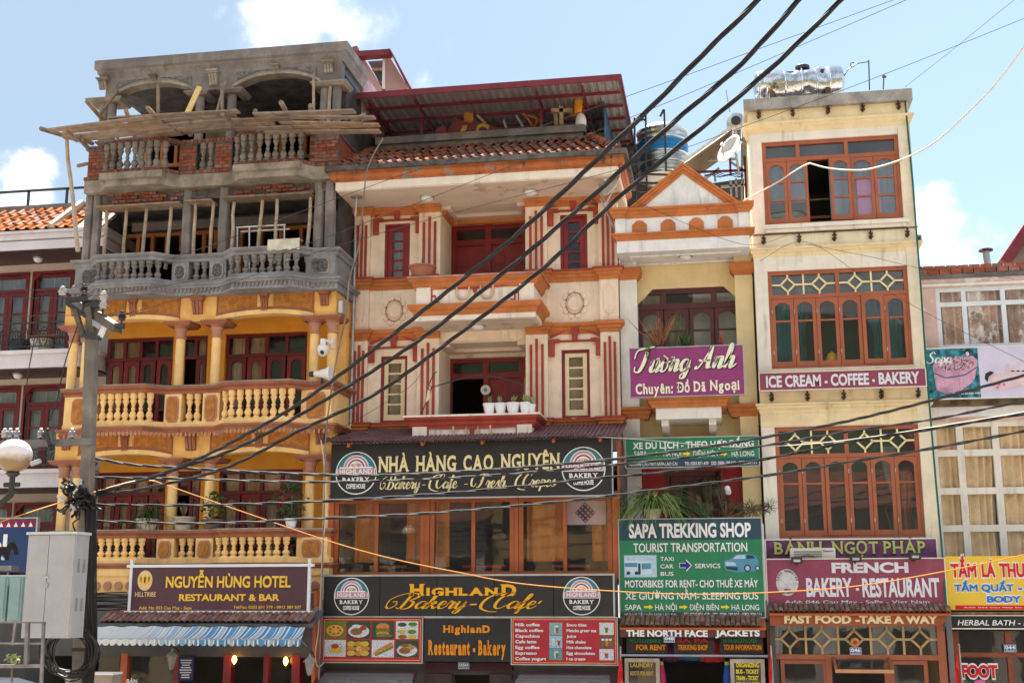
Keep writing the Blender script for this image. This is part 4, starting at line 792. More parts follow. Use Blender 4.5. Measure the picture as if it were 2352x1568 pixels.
for z0,z1,dz in((zB1b,zTop+.3,z4z(1150,1240,1.0)),(7.2,zB2b-.06,z5z(705,1230,1.0))):
 da,db=(z4x(1000,1300,1.),z4x(1492,1300,1.))if z0>9 else(z5x(978,880,1.),z5x(1482,880,1.))
 part('recess_wall',MB().holes(rcx[0]-.2,rcx[1]+.25,z0,z1,1.0,1.2,[(da,db,z0-.1,dz)]).box(rcx[0]-.2,rcx[0]-.0,.25,1.0,z0,z1).box(rcx[1]+.0,rcx[1]+.2,.25,1.0,z0,z1),cream,B)
 part('recess_ceiling',MB().box(rcx[0],rcx[1],.003,.998,z1-.04,z1+.1),soff,B)
 part('ceiling_moulding',MB().box(rcx[0]+.002,rcx[1]-.002,.85,.998,z1-.2,z1-.042).box(rcx[0]+.002,rcx[1]-.002,.6,.848,z1-.12,z1-.042).box(rcx[0]+.002,rcx[0]+.2,.0,.598,z1-.12,z1-.042).box(rcx[1]-.2,rcx[1]-.002,.0,.598,z1-.12,z1-.042),soff,B)
 tr=dz-.42;xm=(da+db)/2;zf=z0-.3
 fr_=frame_grid('door_frame',B,[da+.05,xm,db-.05],[tr,dz-.06],.98,M['rwood'],.13,.12);part('door_post',MB().box(da,da+.1,.985,1.1,zf,tr).box(xm-.06,xm+.06,.985,1.1,zf,tr).box(db-.1,db,.985,1.1,zf,tr),M['rwood'],fr_)
 for q in((da+.1,xm-.06),(xm+.06,db-.1)):pane(fr_,q[0],q[1],tr+.06,dz-.12,1.02,M['glass'])
 for j,q in enumerate(((da+.1,xm-.06),(xm+.06,db-.1))):
  if z0<9 and j==0:continue
  dr=part('door',MB().box(q[0],q[1],1.03,1.08,zf,tr-.06),M['rwood'],B)
  wq=(q[1]-q[0])/2
  for ii in range(2):
   for zz,hh in((zf+.15,.75),(zf+1.02,.3),(zf+1.42,.55)):
    if zz+hh<tr-.1:part('door_panel',MB().box(q[0]+ii*wq+.05,q[0]+(ii+1)*wq-.05,1.012,1.03,zz,zz+hh).box(q[0]+ii*wq+.09,q[0]+(ii+1)*wq-.09,.998,1.012,zz+.04,zz+hh-.04),M['rwood'],dr)
 part('keystone',MB().prism([(xm-.1,dz-.02),(xm+.1,dz-.02),(xm+.16,dz+.34),(xm-.16,dz+.34)],'y',.9,.99),redt,B)
 room(B,rcx[0]-1.2,rcx[1]+1.2,1.21,4.5,z0-.3,z1,M['innerd'])
for w_,cm in((wL,M['curt']),(wR,None),(wl2,M['curt']),(wr2,M['curt'])):
 room(B,w_[0]-.3,w_[1]+.2,.26,1.6,w_[2]-.3,w_[3]+.3,M['innerd'])
 low=w_ in(wl2,wr2);fm=mat('cream_window_paint',(.78,.64,.40),var=.05)if low else M['rwood']
 f_=frame_grid('window_frame',B,[w_[0]+.03,w_[1]-.03],[w_[2]+.03,w_[3]-.03],.0 if not low else.05,M['rwood'],.06,.12)
 n=6;a,b=w_[0]+.065,w_[1]-.065;c,d=w_[2]+.065,w_[3]-.065
 sash(B,a,b,c,d,.03 if not low else.07,fm,M['glass'],st=.10 if not low else.085,bars=[i/5 for i in range(1,5)],bot=.12)
 if cm:curtain(B,a,b,c,d,.3,cm if low else M['curt_w']if w_ is wL else cm,folds=.14,amp=.03)
 xm=(a+b)/2;zt_=w_[3]+(.10 if low else.0);hw=(w_[1]-w_[0])/2+.23
 mb=MB();
 for s_ in(-1,1):
  mb.prism([(xm+s_*hw,zt_+.16),(xm,zt_+.36),(xm,zt_+.40),(xm+s_*(hw+.02),zt_+.20)],'y',-.05,0)
  mb.box(xm+s_*hw-.02 if s_<0 else xm+s_*(hw-.09),xm+s_*(hw-.09)if s_<0 else xm+s_*hw+.02,-.09,0,zt_-.24,zt_+.05)
  mb.box(xm+s_*(hw+.02),xm+s_*(hw-.2),-.10,0,zt_+.05,zt_+.12)
 mb.prism([(xm-.05,zt_+.08),(xm+.05,zt_+.08),(xm+.09,zt_+.38),(xm-.09,zt_+.38)],'y',-.1,-.051).box(xm-hw+.2,xm+hw-.2,-.04,0,zt_+.06,zt_+.10)
 part('hood_mould',mb,redt,B)
pil=[(z4x(345),z4x(473)),(z4x(795),z4x(938)),(z4x(1495),z4x(1635)),(z4x(1975),z4x(2098))]
pil[0]=(BX0,pil[0][1]);pil[3]=(pil[3][0],BX1);pil[1]=(pil[1][0],rcx[0]);pil[2]=(rcx[1],pil[2][1])
for a,b in pil:
 for z0,z1 in((zB1t,zTop+.1),(zB3t,zB2b)):
  part('pilaster',MB().box(a,b,-.12,-.001,z0,z1),cream,B)
  for i in range(3):
   cx=a+(b-a)*(.24+.26*i);h=z1-.10 if i==1 else z1-.22;part('rib',MB().box(cx-.026,cx+.026,-.155,-.121,z0+.0,h),redt,B)
def bplan(o=0.,pad=.0,mid=True):
 pts=[(BX0-o,.0),(BX0-o,-.14-o)]
 pts+=[(pil[0][1]+o,-.14-o),(pil[0][1]+o,-.02-o)]
 if mid:pts+=[(pil[1][0]-o,-.02-o),(pil[1][0]-o,-.14-o),(pil[1][1]+o,-.14-o)]
 return pts
def bplanR(o=0.):return[(pil[2][0]-o,-.14-o),(pil[2][1]+o,-.14-o),(pil[2][1]+o,-.02-o),(pil[3][0]-o,-.02-o),(pil[3][0]-o,-.14-o),(BX1,-.14-o),(BX1,.0)]
def moulding(z0,z1,mt,mb_,redtop=False):
 h=z1-z0;pr=[(-.1,z0),(.0,z0),(.02,z0+h*.25),(.06,z0+h*.4),(.06,z0+h*.55),(.11,z0+h*.7),(.11,z1-.04 if redtop else z1),(-.1,z1-.04 if redtop else z1)]
 for pl in(bplan(),bplanR()):
  part('cornice',MB().sweep(pl,pr),mb_,B)
  if redtop:part('cornice_cap',MB().sweep(pl,[(-.1,z1-.038),(.13,z1-.038),(.13,z1),(-.1,z1)]),mt,B)
moulding(zTop+.10,zTop+.255,orat,orat);moulding(zB1b,zB1t,redt,orat,True);moulding(zB2b,zB2t,orat,orat);moulding(zB3b,zB3t,redt,orat,True)
part('cornice',MB().sweep([(rcx[0]+.01,.02),(rcx[0]+.01,.9),(rcx[1]-.01,.9),(rcx[1]-.01,.02)][::1],[(-.0,zTop+.08),(.08,zTop+.1),(.1,zTop+.2),(-.0,zTop+.2)]),orat,B)
for fx,fy in((625,405),(1815,350)):
 cx,cz=P(5,fx,fy,0);cz=z5z(378,1220)
 q=part('medallion',MB().lathe([(.0,-.05),(.14,-.05),(.17,-.02),(.17,0)],cx,cz,24,ax='y'),cream,B,smooth=True)
 for i in range(10):a_=i*math.pi/5;part('scallop',MB().lathe([(.0,-.035),(.06,-.03),(.075,0)],cx+.23*math.cos(a_),cz+.27*math.sin(a_),10,ax='y'),cream,q,smooth=True)
 for i in range(30):a_=i*math.pi/15;part('bead',MB().lathe([(.0,-.05),(.016,-.04),(.018,-.02)],cx+.19*math.cos(a_),cz+.235*math.sin(a_),6,ax='y'),M['terra'],q)
for a,b in(pil[0],pil[3]):
 part('plaque',MB().box(a+.12,b-.12,-.14,-.12,zB2t+.2,zB1b-.18).box(a+.15,b-.15,-.15,-.14,zB2t+.16,zB1b-.14).box(a+.09,b-.09,-.145,-.141,zB2t+.24,zB1b-.22),mat('pale_plaque',(.84,.66,.52),var=.05,stain=.4),B)
 part('frieze_pier',MB().box(a,b,-.119,-.001,zB2t,zB1b),cream,B)
for a,b in(pil[1],pil[2]):part('frieze_pier',MB().box(a,b,-.119,-.001,zB2t,zB1b),cream,B)
def balcony(k,zt,zb_,zu,xa,xb,Y,mcap,arch=True,short=False):
 """zt top of the cap, zb_ underside of the parapet, zu underside of the slab"""
 pth=[(xa,0),(xa,Y),(xb,Y),(xb,0)]
 part('parapet',MB().box(xa+.15,xb-.15,Y+.05,Y+.2,zb_-.02,zt-.2).box(xa+.15,xa+.29,Y+.201,0,zb_,zt-.2).box(xb-.29,xb-.15,Y+.201,0,zb_,zt-.2).box(xa+.15,xa+.45,Y-.0,Y+.049,zb_,zt-.2).box(xb-.45,xb-.15,Y-.0,Y+.049,zb_,zt-.2),cream_w,B)
 part('parapet_cap',MB().sweep([(xa+.12,0),(xa+.12,Y+.03),(xb-.12,Y+.03),(xb-.12,0)],[(-.22,zt-.24),(.0,zt-.24),(.05,zt-.16),(.05,zt-.12),(.12,zt-.06),(.12,zt-.02),(-.22,zt-.02)]),mcap,B)
 part('parapet_coping',MB().sweep([(xa+.12,0),(xa+.12,Y+.03),(xb-.12,Y+.03),(xb-.12,0)],sq(-.24,.15,zt-.018,zt+.02)),cream_w if short else mat('pinkish_coping',(.52,.25,.2),var=.2,stain=.5),B)
 if arch:
  ax0,ax1=xa+.46,xb-.46;zs,zc=zb_+.38,zt-.26;n=24;mb=MB()
  for i in range(n):
   a=ax0+(ax1-ax0)*i/n;b=ax0+(ax1-ax0)*(i+1)/n;f=lambda x:zs+(zc-zs)*(1-abs((2*x-ax0-ax1)/(ax1-ax0))**2.2)
   mb.prism([(a,f(a)),(b,f(b)),(b,zt-.2),(a,zt-.2)],'y',Y+.012,Y+.05)
  part('arch_inlay',mb,redt,B)
  xm=(xa+xb)/2;zc_=zb_+.32
  part('relief_diamond',MB().prism([(xm,zc_-.2),(xm+.05,zc_),(xm,zc_+.24),(xm-.05,zc_)],'y',Y+.02,Y+.05).prism([(xm-.09,zc_+.05),(xm,zc_+.02),(xm+.09,zc_+.05),(xm,zc_+.09)],'y',Y+.025,Y+.05),redt,B)
  rel=mat('relief_plaster',(.62,.46,.32),var=.1)
  for s_ in(-1,1):
   pts=[(xm+s_*.12,Y+.04,zc_+.1)]+[(xm+s_*(.25-.13*math.cos(t)),Y+.03,zc_-.1-.11*math.sin(t))for t in[math.pi*i/6 for i in range(7)]]+[(xm+s_*.38,Y+.03,zc_+.12),(xm+s_*.5,Y+.03,zc_+.24),(xm+s_*.58,Y+.03,zc_+.16)]
   part('relief_scroll',MB().tube(pts,.03,6),rel,B,smooth=True)
   xx=ax0 if s_<0 else ax1
   part('fretwork',MB().box(xx,xx-s_*.02,Y+.03,Y+.05,zb_+.02,zb_+.42).box(xx-s_*.02,xx-s_*.09,Y+.03,Y+.05,zb_+.18,zb_+.21).box(xx-s_*.07,xx-s_*.1,Y+.03,Y+.05,zb_+.05,zb_+.179).box(xx-s_*.1,xx-s_*.18,Y+.03,Y+.05,zb_+.05,zb_+.07),redt,B)
 if zu is not None:
  part('balcony_cornice',MB().sweep([(xa+.1,0),(xa+.1,Y+.02),(xb-.1,Y+.02),(xb-.1,0)],[(-.3,zb_-.22),(.0,zb_-.22),(.04,zb_-.14),(.09,zb_-.1),(.12,zb_-.03),(.12,zb_),(-.3,zb_)]),orat,B)
  part('balcony_slab',MB().box(xa+.12,xb-.12,Y+.04,.0,zu,zb_-.221),cream_w,B)
  part('balcony_soffit',MB().box(xa+.18,xb-.18,Y+.1,-.001,zu-.012,zu-.001),soff,B)
YB=-1.15
zt_u=P(5,1150,172,YB)[1];zb_u=P(5,1150,350,YB)[1];zu_u=P(5,1150,452,YB)[1];xa_,xb_=P(5,722,260,YB)[0],P(5,1592,250,YB)[0]
balcony('u',zt_u,zb_u,zu_u,xa_,xb_,YB,orat)
zt_l=P(5,1150,1092,YB)[1];xa2,xb2=P(5,695,1110,YB)[0],P(5,1580,1110,YB)[0]
balcony('l',zt_l,zt_l-.62,None,xa2,xb2,YB,redt,short=True)
part('balcony_floor',MB().box(xa_+.2,xb_-.2,YB+.1,1.0,zb_u-.0,zb_u+.05),soff,B)
def ceiling_lamp(x,y,z,lb,r=.13):
 t=thing('ceiling_lamp',lb,'lamp',(x,y,z));part('ring',MB().lathe([(r*1.15,-.03),(r*1.2,0)],x,y,16,z),M['steel'],t);part('globe',MB().lathe([(.01,-.11),(r*.6,-.10),(r*.95,-.06),(r,-.03)],x,y,16,z),M['wplastic'],t,smooth=True)
for fx,fy,lb in((838,975,'round white lamp on the left half of the stained soffit under the tiled eave'),(1522,930,'round white lamp on the right half of the stained soffit under the tiled eave')):
 X,Z=P(4,fx,fy,-.7);ceiling_lamp(X,-.7,12.425,lb)
X,Z=P(5,1175,528,-.55);ceiling_lamp(X,-.55,zu_u-.012,'round white lamp under the upper centre balcony')
YE=-1.35;EX0=P(4,235,900,YE)[0];EX1=P(4,2100,790,YE)[0]
part('soffit',MB().box(EX0+.03,EX1-.03,YE+.02,1.0,12.425,12.449),soff,B)
zs0,zs1=P(4,1150,870,YE)[1],P(4,1150,812,YE)[1]
part('eave_slab',MB().box(EX0,EX1,YE,1.0,12.45,12.62),cream_w,B)
def eave_prof(z):return[(-.2,z),(.0,z),(.03,z+.03),(.08,z+.05),(.10,z+.12),(.08,z+.20),(.13,z+.22),(.16,z+.27),(-.2,z+.27)]
part('gutter_moulding',MB().sweep([(EX0-.02,.9),(EX0-.02,YE),(EX1+.02,YE),(EX1+.02,.9)],eave_prof(12.622)),orat_w,B)
part('gutter_top',MB().sweep([(EX0-.02,.9),(EX0-.02,YE),(EX1+.02,YE),(EX1+.02,.9)],sq(-.25,.178,12.83,12.94)),mat('mossy_cement',(.12,.11,.10),var=.3,scale=5,patch=(.10,.12,.03),patch_t=.68),B)
yb,zb_=.95,P(4,1190,625,.95)[1];zc0,zc1=P(4,1190,590,.9)[1],P(4,1190,545,.9)[1]
cxa,cxb=P(4,505,590,.9)[0],P(4,1885,510,.9)[0]
part('roof_underlay',MB().add([(EX0,YE,12.93),(EX1,YE,12.93),(cxb+.05,yb,zb_),(cxa-.05,yb,zb_),(EX0,yb+.3,12.93),(EX1,yb+.3,12.93)],[(0,1,2,3),(0,3,4),(1,5,2)]),M['conc_d'],B)
rooft=mat('old_roof_tile',(.32,.11,.06),rough=.9,spec=.1,var=.3,rnd=.25,scale=7,stain=.5,stain_col=(.06,.05,.045),patch=(.11,.10,.08),patch_t=.64)
def wave_tile(w,L,h=.045,n=6):
 vs=[];mb=MB();pts=[(-w/2,.0),(-w*.38,h),(-w*.25,h*1.15),(-w*.10,h*.8),(w*.02,.0),(w*.3,-.004),(w/2+.01,.012)]
 k=len(pts)
 for y in(0,L):
  for x,z in pts:vs.append((x,y,z+(.02 if y==0 else 0)))
  for x,z in pts:vs.append((x,y,z-.016+(.02 if y==0 else 0)))
 fs=[(i,i+1,2*k+i+1,2*k+i)for i in range(k-1)]+[(i,k+i,k+i+1,i+1)for i in range(k-1)]+[(k+i,3*k+i,3*k+i+1,k+i+1)for i in range(k-1)]
 return mb.add(vs,fs)
def hip_tiles(par,me,xf0,xf1,yf,zf,xb0,xb1,yb,zb,rows,pitch,nm='roof_tile'):
 L=math.hypot(yb-yf,zb-zf);ang=math.atan2(zb-zf,yb-yf)
 for r_ in range(rows):
  s=r_/rows;xa=xf0+(xb0-xf0)*s;xb=xf1+(xb1-xf1)*s;y=yf+(yb-yf)*s;z=zf+(zb-zf)*s;n=int((xb-xa)/pitch)
  off=((xb-xa)-n*pitch)/2
  for i in range(n):inst(me,nm,par,(xa+off+(i+.5)*pitch,y+random.uniform(-.008,.008),z+.02+random.uniform(0,.008)),(ang-.03,random.uniform(-.03,.03),random.uniform(-.015,.015)))
Ls=math.hypot(yb-YE,zb_-12.93);hip_tiles(B,smesh(wave_tile(.2,Ls/4+.08),'roof_tile',rooft),EX0+.02,EX1-.02,YE-.05,12.93,cxa-.05,cxb+.05,yb,zb_,4,.2)
for xa,xb in((EX0,cxa-.05),(EX1,cxb+.05)):
 a=Vector((xa,YE,12.96));b=Vector((xb,yb,zb_+.03))
 for i in range(9):
  p,q=a+(b-a)*(i/9),a+(b-a)*((i+1.15)/9);part('hip_tile',MB().tube([p+Vector((0,0,.035)),q],.095,8,.075),rooft,B)
part('coping',MB().box(cxa,cxb,.8,1.1,zc0-.0,zc1).box(cxa+.05,cxb-.05,.9,1.08,zb_-.25,zc0),mat('grey_coping',(.21,.19,.17),var=.2,stain=.8),B)
part('terrace_floor',MB().box(BX0,BX1,.9,5.5,zb_-.6,zb_-.1),M['innerd'],B)
for x,y in((-5.8,0),(-4.6,0),(-3.9,0),(-3.3,0),(-2.6,0),(-6.9,0),(-5.3,0),(-4.2,0)):
 pass
RF=thing('terrace_roof','large corrugated metal roof with a red fascia standing over the tiled house','roof',(-4.9,0,zc1))
ry0,ry1=-.15,4.3;rx0,rx1=P(4,297,315,ry0)[0],P(4,2112,180,ry0)[0];rz=(P(4,297,322,ry0)[1]+P(4,2112,195,ry0)[1])/2;rzb=P(4,2205,700,ry1)[1]
def corrugated(x0,x1,y0,y1,z0,z1,pitch=.16,h=.035,n=None,sh=0):
 n=int((x1-x0)/pitch);vs=[];prof=[]
 for i in range(n):
  x=x0+i*(x1-x0)/n;p=(x1-x0)/n;prof+=[(x,0),(x+p*.3,0),(x+p*.42,h),(x+p*.88,h)]
 prof.append((x1,0));mb=MB()
 for x,z in prof:vs+=[(x,y0,z0+z),(x+sh,y1,z1+z)]
 return mb.add(vs,[(2*i,2*i+2,2*i+3,2*i+1)for i in range(len(prof)-1)])
zr0,zr1=rz,rz-.03;sheets=6
for i in range(sheets):a=rx0+(rx1-rx0)*i/sheets;b=rx0+(rx1-rx0)*(i+1)/sheets;part('roof_sheet',corrugated(a,b,ry0+.02,ry1,zr0+.05,zr1+.05),mat('grey_roof_sheet',(.33,.30,.30),var=.1,rough=.55),RF)
part('fascia',MB().box(rx0-.03,rx1+.03,ry0-.03,ry0+.0,zr0-.03,zr0+.11).add([(rx1+.0,ry0,zr0+.0),(rx1+.04,ry0,zr0+.0),(rx1+.04,ry1,zr1),(rx1,ry1,zr1),(rx1,ry0,zr0+.1),(rx1+.04,ry0,zr0+.1),(rx1+.04,ry1,zr1+.1),(rx1,ry1,zr1+.1)],[(0,1,2,3),(4,5,6,7),(0,1,5,4),(1,2,6,5),(2,3,7,6),(3,0,4,7)]),M['redpaint'],RF)
for i in range(6):s=(i+.92)/5.95;y=ry0+(ry1-ry0)*s;z=zr0+(zr1-zr0)*s;part('purlin',MB().box(rx0+.05,rx1-.05,y,y+.05,z-.02,z+.035),M['redpaint'],RF)
for fx in(470,770,1565,1870):X=P(4,fx,310,ry0+.3)[0];part('rafter',MB().bar((X,ry0+.1,zr0-.07),(X,ry1,zr1-.07),.045,.06),M['redpaint'],RF)
for fx,fy in((528,560),(808,540),(1595,500),(1868,490)):X=P(4,fx,450,1.0)[0];part('post',MB().box(X-.035,X+.035,.95,1.02,zc1-.01,zr0-.12),M['redpaint'],RF)
part('back_wall',MB().box(BX0-.1,BX1,5.4,5.6,zb_-.5,zr1+.4),M['innerd'],B)
0 and part('side_screen',MB().box(rx0+.6,rx0+.65,1.1,5.0,zc1-.3,zr1+.0),mat('old_dark_cement',(.08,.08,.08)),B)
part('tarpaulin',MB().box(BX1-.35,BX1-.33,1.1,3.5,zc1-.6,zc1+1.0),mat('blue_tarpaulin',(.03,.12,.22),var=.3),B)
mar=mat('maroon_board',(.20,.045,.05),var=.1);oc=mat('ochre_letter',(.55,.36,.08),var=.1)
t=thing('broken_signboard','broken maroon signboard with pieces of ochre letters leaning under the terrace roof','old signboard',V(4,1150,545,1.5))
for pts,Y in(([(965,550),(1025,448),(1130,490),(1075,560)],1.2),([(1080,555),(1145,465),(1335,525),(1340,560)],1.16),([(890,555),(905,520),(945,500),(965,515),(965,550)],1.13)):flat(t,'board',[P(4,x,y,Y)for x,y in pts],Y,mar,t=.03)
flat(t,'letter_fragment',[P(4,x,y,1.12)for x,y in[(1160,535),(1175,500),(1210,485),(1255,500),(1240,530),(1225,515),(1200,505),(1185,520),(1180,540)]],1.12,oc,t=.02);flat(t,'letter_fragment',[P(4,x,y,1.15)for x,y in[(1058,545),(1078,500),(1105,500),(1100,530),(1085,540)]],1.15,oc,t=.02)
a,b,c,d=RC(4,1083,385,1143,475,1.25);t=thing('ochre_panel','upright ochre wooden panel with a notched top under the terrace roof','panel',((a+b)/2,1.25,c));part('board',MB().box(a,b,1.25,1.28,c-.4,d).box(a,a+.08,1.25,1.28,d,d+.05).box(b-.12,b-.05,1.25,1.28,d,d+.05),mat('ochre_wood',(.52,.24,.05),var=.1),t)
def stick(pts,r,m,name,lb,cat):return part(name,MB().tube([V(4,x,y,Y)for x,y,Y in pts],r,5),m,None,label=lb,cat=cat)
t=thing('wooden_trestle','pale wooden cross-shaped trestle at the right end of the terrace','trestle',V(4,1730,500,1.6));
for q in(((1660,402,1.25),(1800,402,1.25)),((1725,375,1.25),(1730,500,1.25)),((1690,402,1.4),(1695,500,1.4))):part('bar',MB().bar(V(4,*q[0]),V(4,*q[1]),.09),M['plank_sunlit']if q is None else mat('pale_wood',(.55,.42,.26)),t)
t=thing('chair_frame','overturned orange wooden chair frame on the terrace','chair frame',V(4,1530,510,1.6))
for q in(((1465,425),(1570,455)),((1480,420),(1540,510)),((1570,455),(1550,510)),((1500,440),(1475,425)),((1540,430),(1570,470))):part('rail',MB().bar(V(4,*q[0],1.25),V(4,*q[1],1.3),.045),M['owood'],t)
t=thing('slatted_rack','orange slatted rack leaning at the right end of the terrace','rack',V(4,1830,440,2.0))
for i in range(5):part('slat',MB().bar(V(4,1760+i*8,385+i*14,1.3),V(4,1885,352+i*16,1.3),.04),M['owood'],t)
for i,(x0,y0,x1,y1)in enumerate(((1170,430,1225,485),(1430,435,1475,510),(1345,465,1365,520))):stick([(x0,y0,1.25),(x1,y1,1.25)],.035,M['steel']if i else mat('pale_wood',(.5,.4,.3)),'loose_pole',['short pale pole leaning behind the broken signboard','grey pole leaning in the middle of the terrace','short grey pole right of the broken signboard'][i],'pole')
a,b,c,d=RC(4,1822,390,1870,440,1.2);t=thing('jug_on_jar','orange jug standing on a white jar at the right end of the grey coping','jug',((a+b)/2,1.,c));X=(a+b)/2
part('jug',MB().lathe([(.07,0),(.1,.03),(.1,.3),(.09,.32)],X,1.0,12,c),mat('orange_plastic',(.75,.30,.02),bump=0),t);part('jar',MB().lathe([(.06,-.36),(.12,-.3),(.13,-.2),(.09,-.06),(.05,-.01)],X+.05,1.0,12,c),M['wplastic'],t,smooth=True)
X,Z=P(5,808,150,YB+.1);potted('potted_plant','wide reddish clay bowl with a bare stem at the left end of the upper balcony',X,YB+.1,zt_u+.02,.28,.27,.26,M['clay'],M['twig'],'up',n=5,spread=.3)
for i,(fx,r,lb)in enumerate(((1250,.17,'first glazed white pot from the door on the lower centre balcony'),(1325,.165,'second glazed white pot from the left on the lower centre balcony'),(1407,.19,'largest of the glazed white pots, third from the left on the lower centre balcony'),(1487,.155,'fourth glazed white pot, with a drooping yellow-green plant'),(1530,.11,'small glazed white pot at the right end of the row'))):
 X=P(5,fx,1060,YB+.05)[0];potted('flower_pot',lb,X,YB+.05,zt_l+.02,.16,r*.72,.22 if i<4 else.18,M['potw'],M['leaf_y'],'up',n=10 if i<3 else 34,spread=1.5,cat='flower pot')
t=thing('plant_arch','thin bent metal arch over the lower centre balcony with a rag tied to it','metal arch',V(5,860,1080,YB+.1))
part('arch',MB().tube([V(5,x,y,YB+.1)for x,y in((800,1080),(850,970),(870,905),(960,880),(1060,850),(1160,832),(1280,836),(1400,865),(1480,892),(1470,980),(1475,1075))],.014,6),M['iron'],t,smooth=True);part('crook',MB().tube([V(5,x,y,YB+.1)for x,y in((870,905),(850,890),(880,820),(905,800))],.012,5),M['iron'],t);part('rag',MB().prism([P(5,x,y,YB+.08)for x,y in((845,925),(862,930),(855,985),(832,1005))],'y',YB+.06,YB+.08),M['curt'],t)
X,Z=P(5,1228,925,.98);t=thing('round_notice','small round white notice on the red door post of the lower balcony','notice',(X,.95,Z));part('disc',MB().lathe([(.11,.93),(.11,.95)],X,Z,20,ax='y'),M['wplastic'],t);part('print',MB().lathe([(.04,.925),(.04,.93)],X,Z,12,ax='y'),mat('green_print',(.1,.35,.25),bump=0),t)
def dish(fx,fy,k,Y,r,lb,tilt,turn,base,printed=False):
 X,Z=P(k,fx,fy,Y);t=thing('satellite_dish',lb,'satellite dish',(X,Y,Z));mb=MB();prof=[(.001+r*i/7,.22*r*(i/7)**2)for i in range(8)];mb.lathe(prof,0,0,24);mb.v=mb.v;mb.f=mb.f[:-2]
 rot=(-_f*.38-_R*.80+_U*.46).to_track_quat('Z','Y').to_matrix().to_4x4()
 mb.v=[tuple(rot@Vector(v)+Vector((X,Y,Z)))for v in mb.v];o=part('reflector',mb,mat('dish_white',(.66,.66,.62),var=.08,stain=.4),t,smooth=True);so_=o.modifiers.new('s','SOLIDIFY');so_.thickness=.015
 foc=rot@Vector((0,0,r*.85))+Vector((X,Y,Z));low_=rot@Vector((0,-r*.95,.2*r))+Vector((X,Y,Z))
 part('feed_arm',MB().tube([low_,foc],.014,6),M['steel'],t);part('receiver',MB().tube([foc,foc+(Vector((X,Y,Z))-foc)*.25],.045,8),M['wplastic'],t)
 part('mast',MB().tube([Vector((X,Y,Z))+(rot@Vector((0,0,-.03))),*[Vector(b_)for b_ in base]],.025,7),M['steel'],t);return t
X,Z=P(4,1985,980,-.9)
dish(2072,890,4,-1.0,.30,'pale satellite dish on a bent grey mast at the right edge of the cream house',88,62,[(X+.12,-.9,Z-.1),(X+.0,-.9,Z+.1),(X-.02,-.9,12.42)])
stay=part('mast_pipe',MB().tube([(X,-.9,Z),V(4,2085,1200,-.5)],.022,6),M['steel'],None,label='thin grey pipe stay slanting under the satellite dish of the cream house',cat='pipe')
X,Z=P(4,375,965,-1.0);t=thing('capped_pipe','thin vertical pipe with a flat cap under the left end of the stained soffit','pipe',(X,-1.,Z));part('cap',MB().lathe([(.13,0),(.13,.02),(.03,.03)],X,-1.0,12,12.39),M['steel'],t);part('pipe',MB().tube([(X,-1.0,12.39),(X-.02,-1.0,P(4,352,1100,-1.)[1])],.025,7),M['steel'],t)
X=P(5,300,900,-.3)[0];part('drain_pipe',MB().tube([(X+.12,-.25,z4z(1200)),(X+.12,-.25,z5z(1150))],.035,8),M['steel'],None,label='grey drain pipe down the joint between the yellow hotel and the cream house',cat='pipe')
PK=thing('rear_building','pinkish building with a red roof edge rising behind the grey top floor','building',(-7,7,0));pinkp=mat('pink_plaster',(.52,.30,.27),var=.06,stain=.3)
Yb=6.0
f_=lambda x,y,Y=Yb:P(4,x,y,Y)
flat(PK,'wall',[f_(395,45),f_(405,20),f_(555,270),f_(555,320),f_(370,330)],Yb,pinkp,t=.25);flat(PK,'wall',[f_(578,75),f_(605,65),f_(725,265),f_(725,320),f_(578,320)],Yb,pinkp,t=.25)
flat(PK,'brick_edge',[f_(378,25),f_(408,20),f_(392,195),f_(375,205)],Yb-.26,M['brick'],t=.2)
flat(PK,'roof_edge',[f_(280,45,Yb-.3),f_(605,24,Yb-.3),f_(612,55,Yb-.3),f_(280,82,Yb-.3)],Yb-.3,M['redpaint'],t=.3);flat(PK,'roof_edge',[f_(605,24,Yb-.3),f_(618,30,Yb-.3),f_(742,262,Yb-.3),f_(722,262,Yb-.3)],Yb-.3,M['redpaint'],t=.35)
flat(PK,'window_glass',[f_(445,72),f_(575,62),f_(575,280),f_(555,275)],Yb+.1,M['innerd'],t=.05);flat(PK,'window_frame',[f_(566,70),f_(580,68),f_(580,280),f_(560,280)],Yb-.2,M['wplastic'],t=.1)
for yy in(125,210):flat(PK,'shelf_board',[f_(480,yy),f_(570,yy),f_(570,yy+18),f_(480,yy+18)],Yb-.0,M['plank'],t=.06)
flat(PK,'rear_wall',[f_(285,70),f_(378,60),f_(378,320),f_(285,320)],Yb+.3,mat('grey_streaked_wall',(.25,.17,.15),var=.3,stain=.8),t=.1)
for i,x in enumerate((272,282,296)):part('rebar',MB().tube([V(4,x,45,Yb-4),V(4,x,[-5,5,18][i],Yb-4)],.012,4),M['rust'],H)
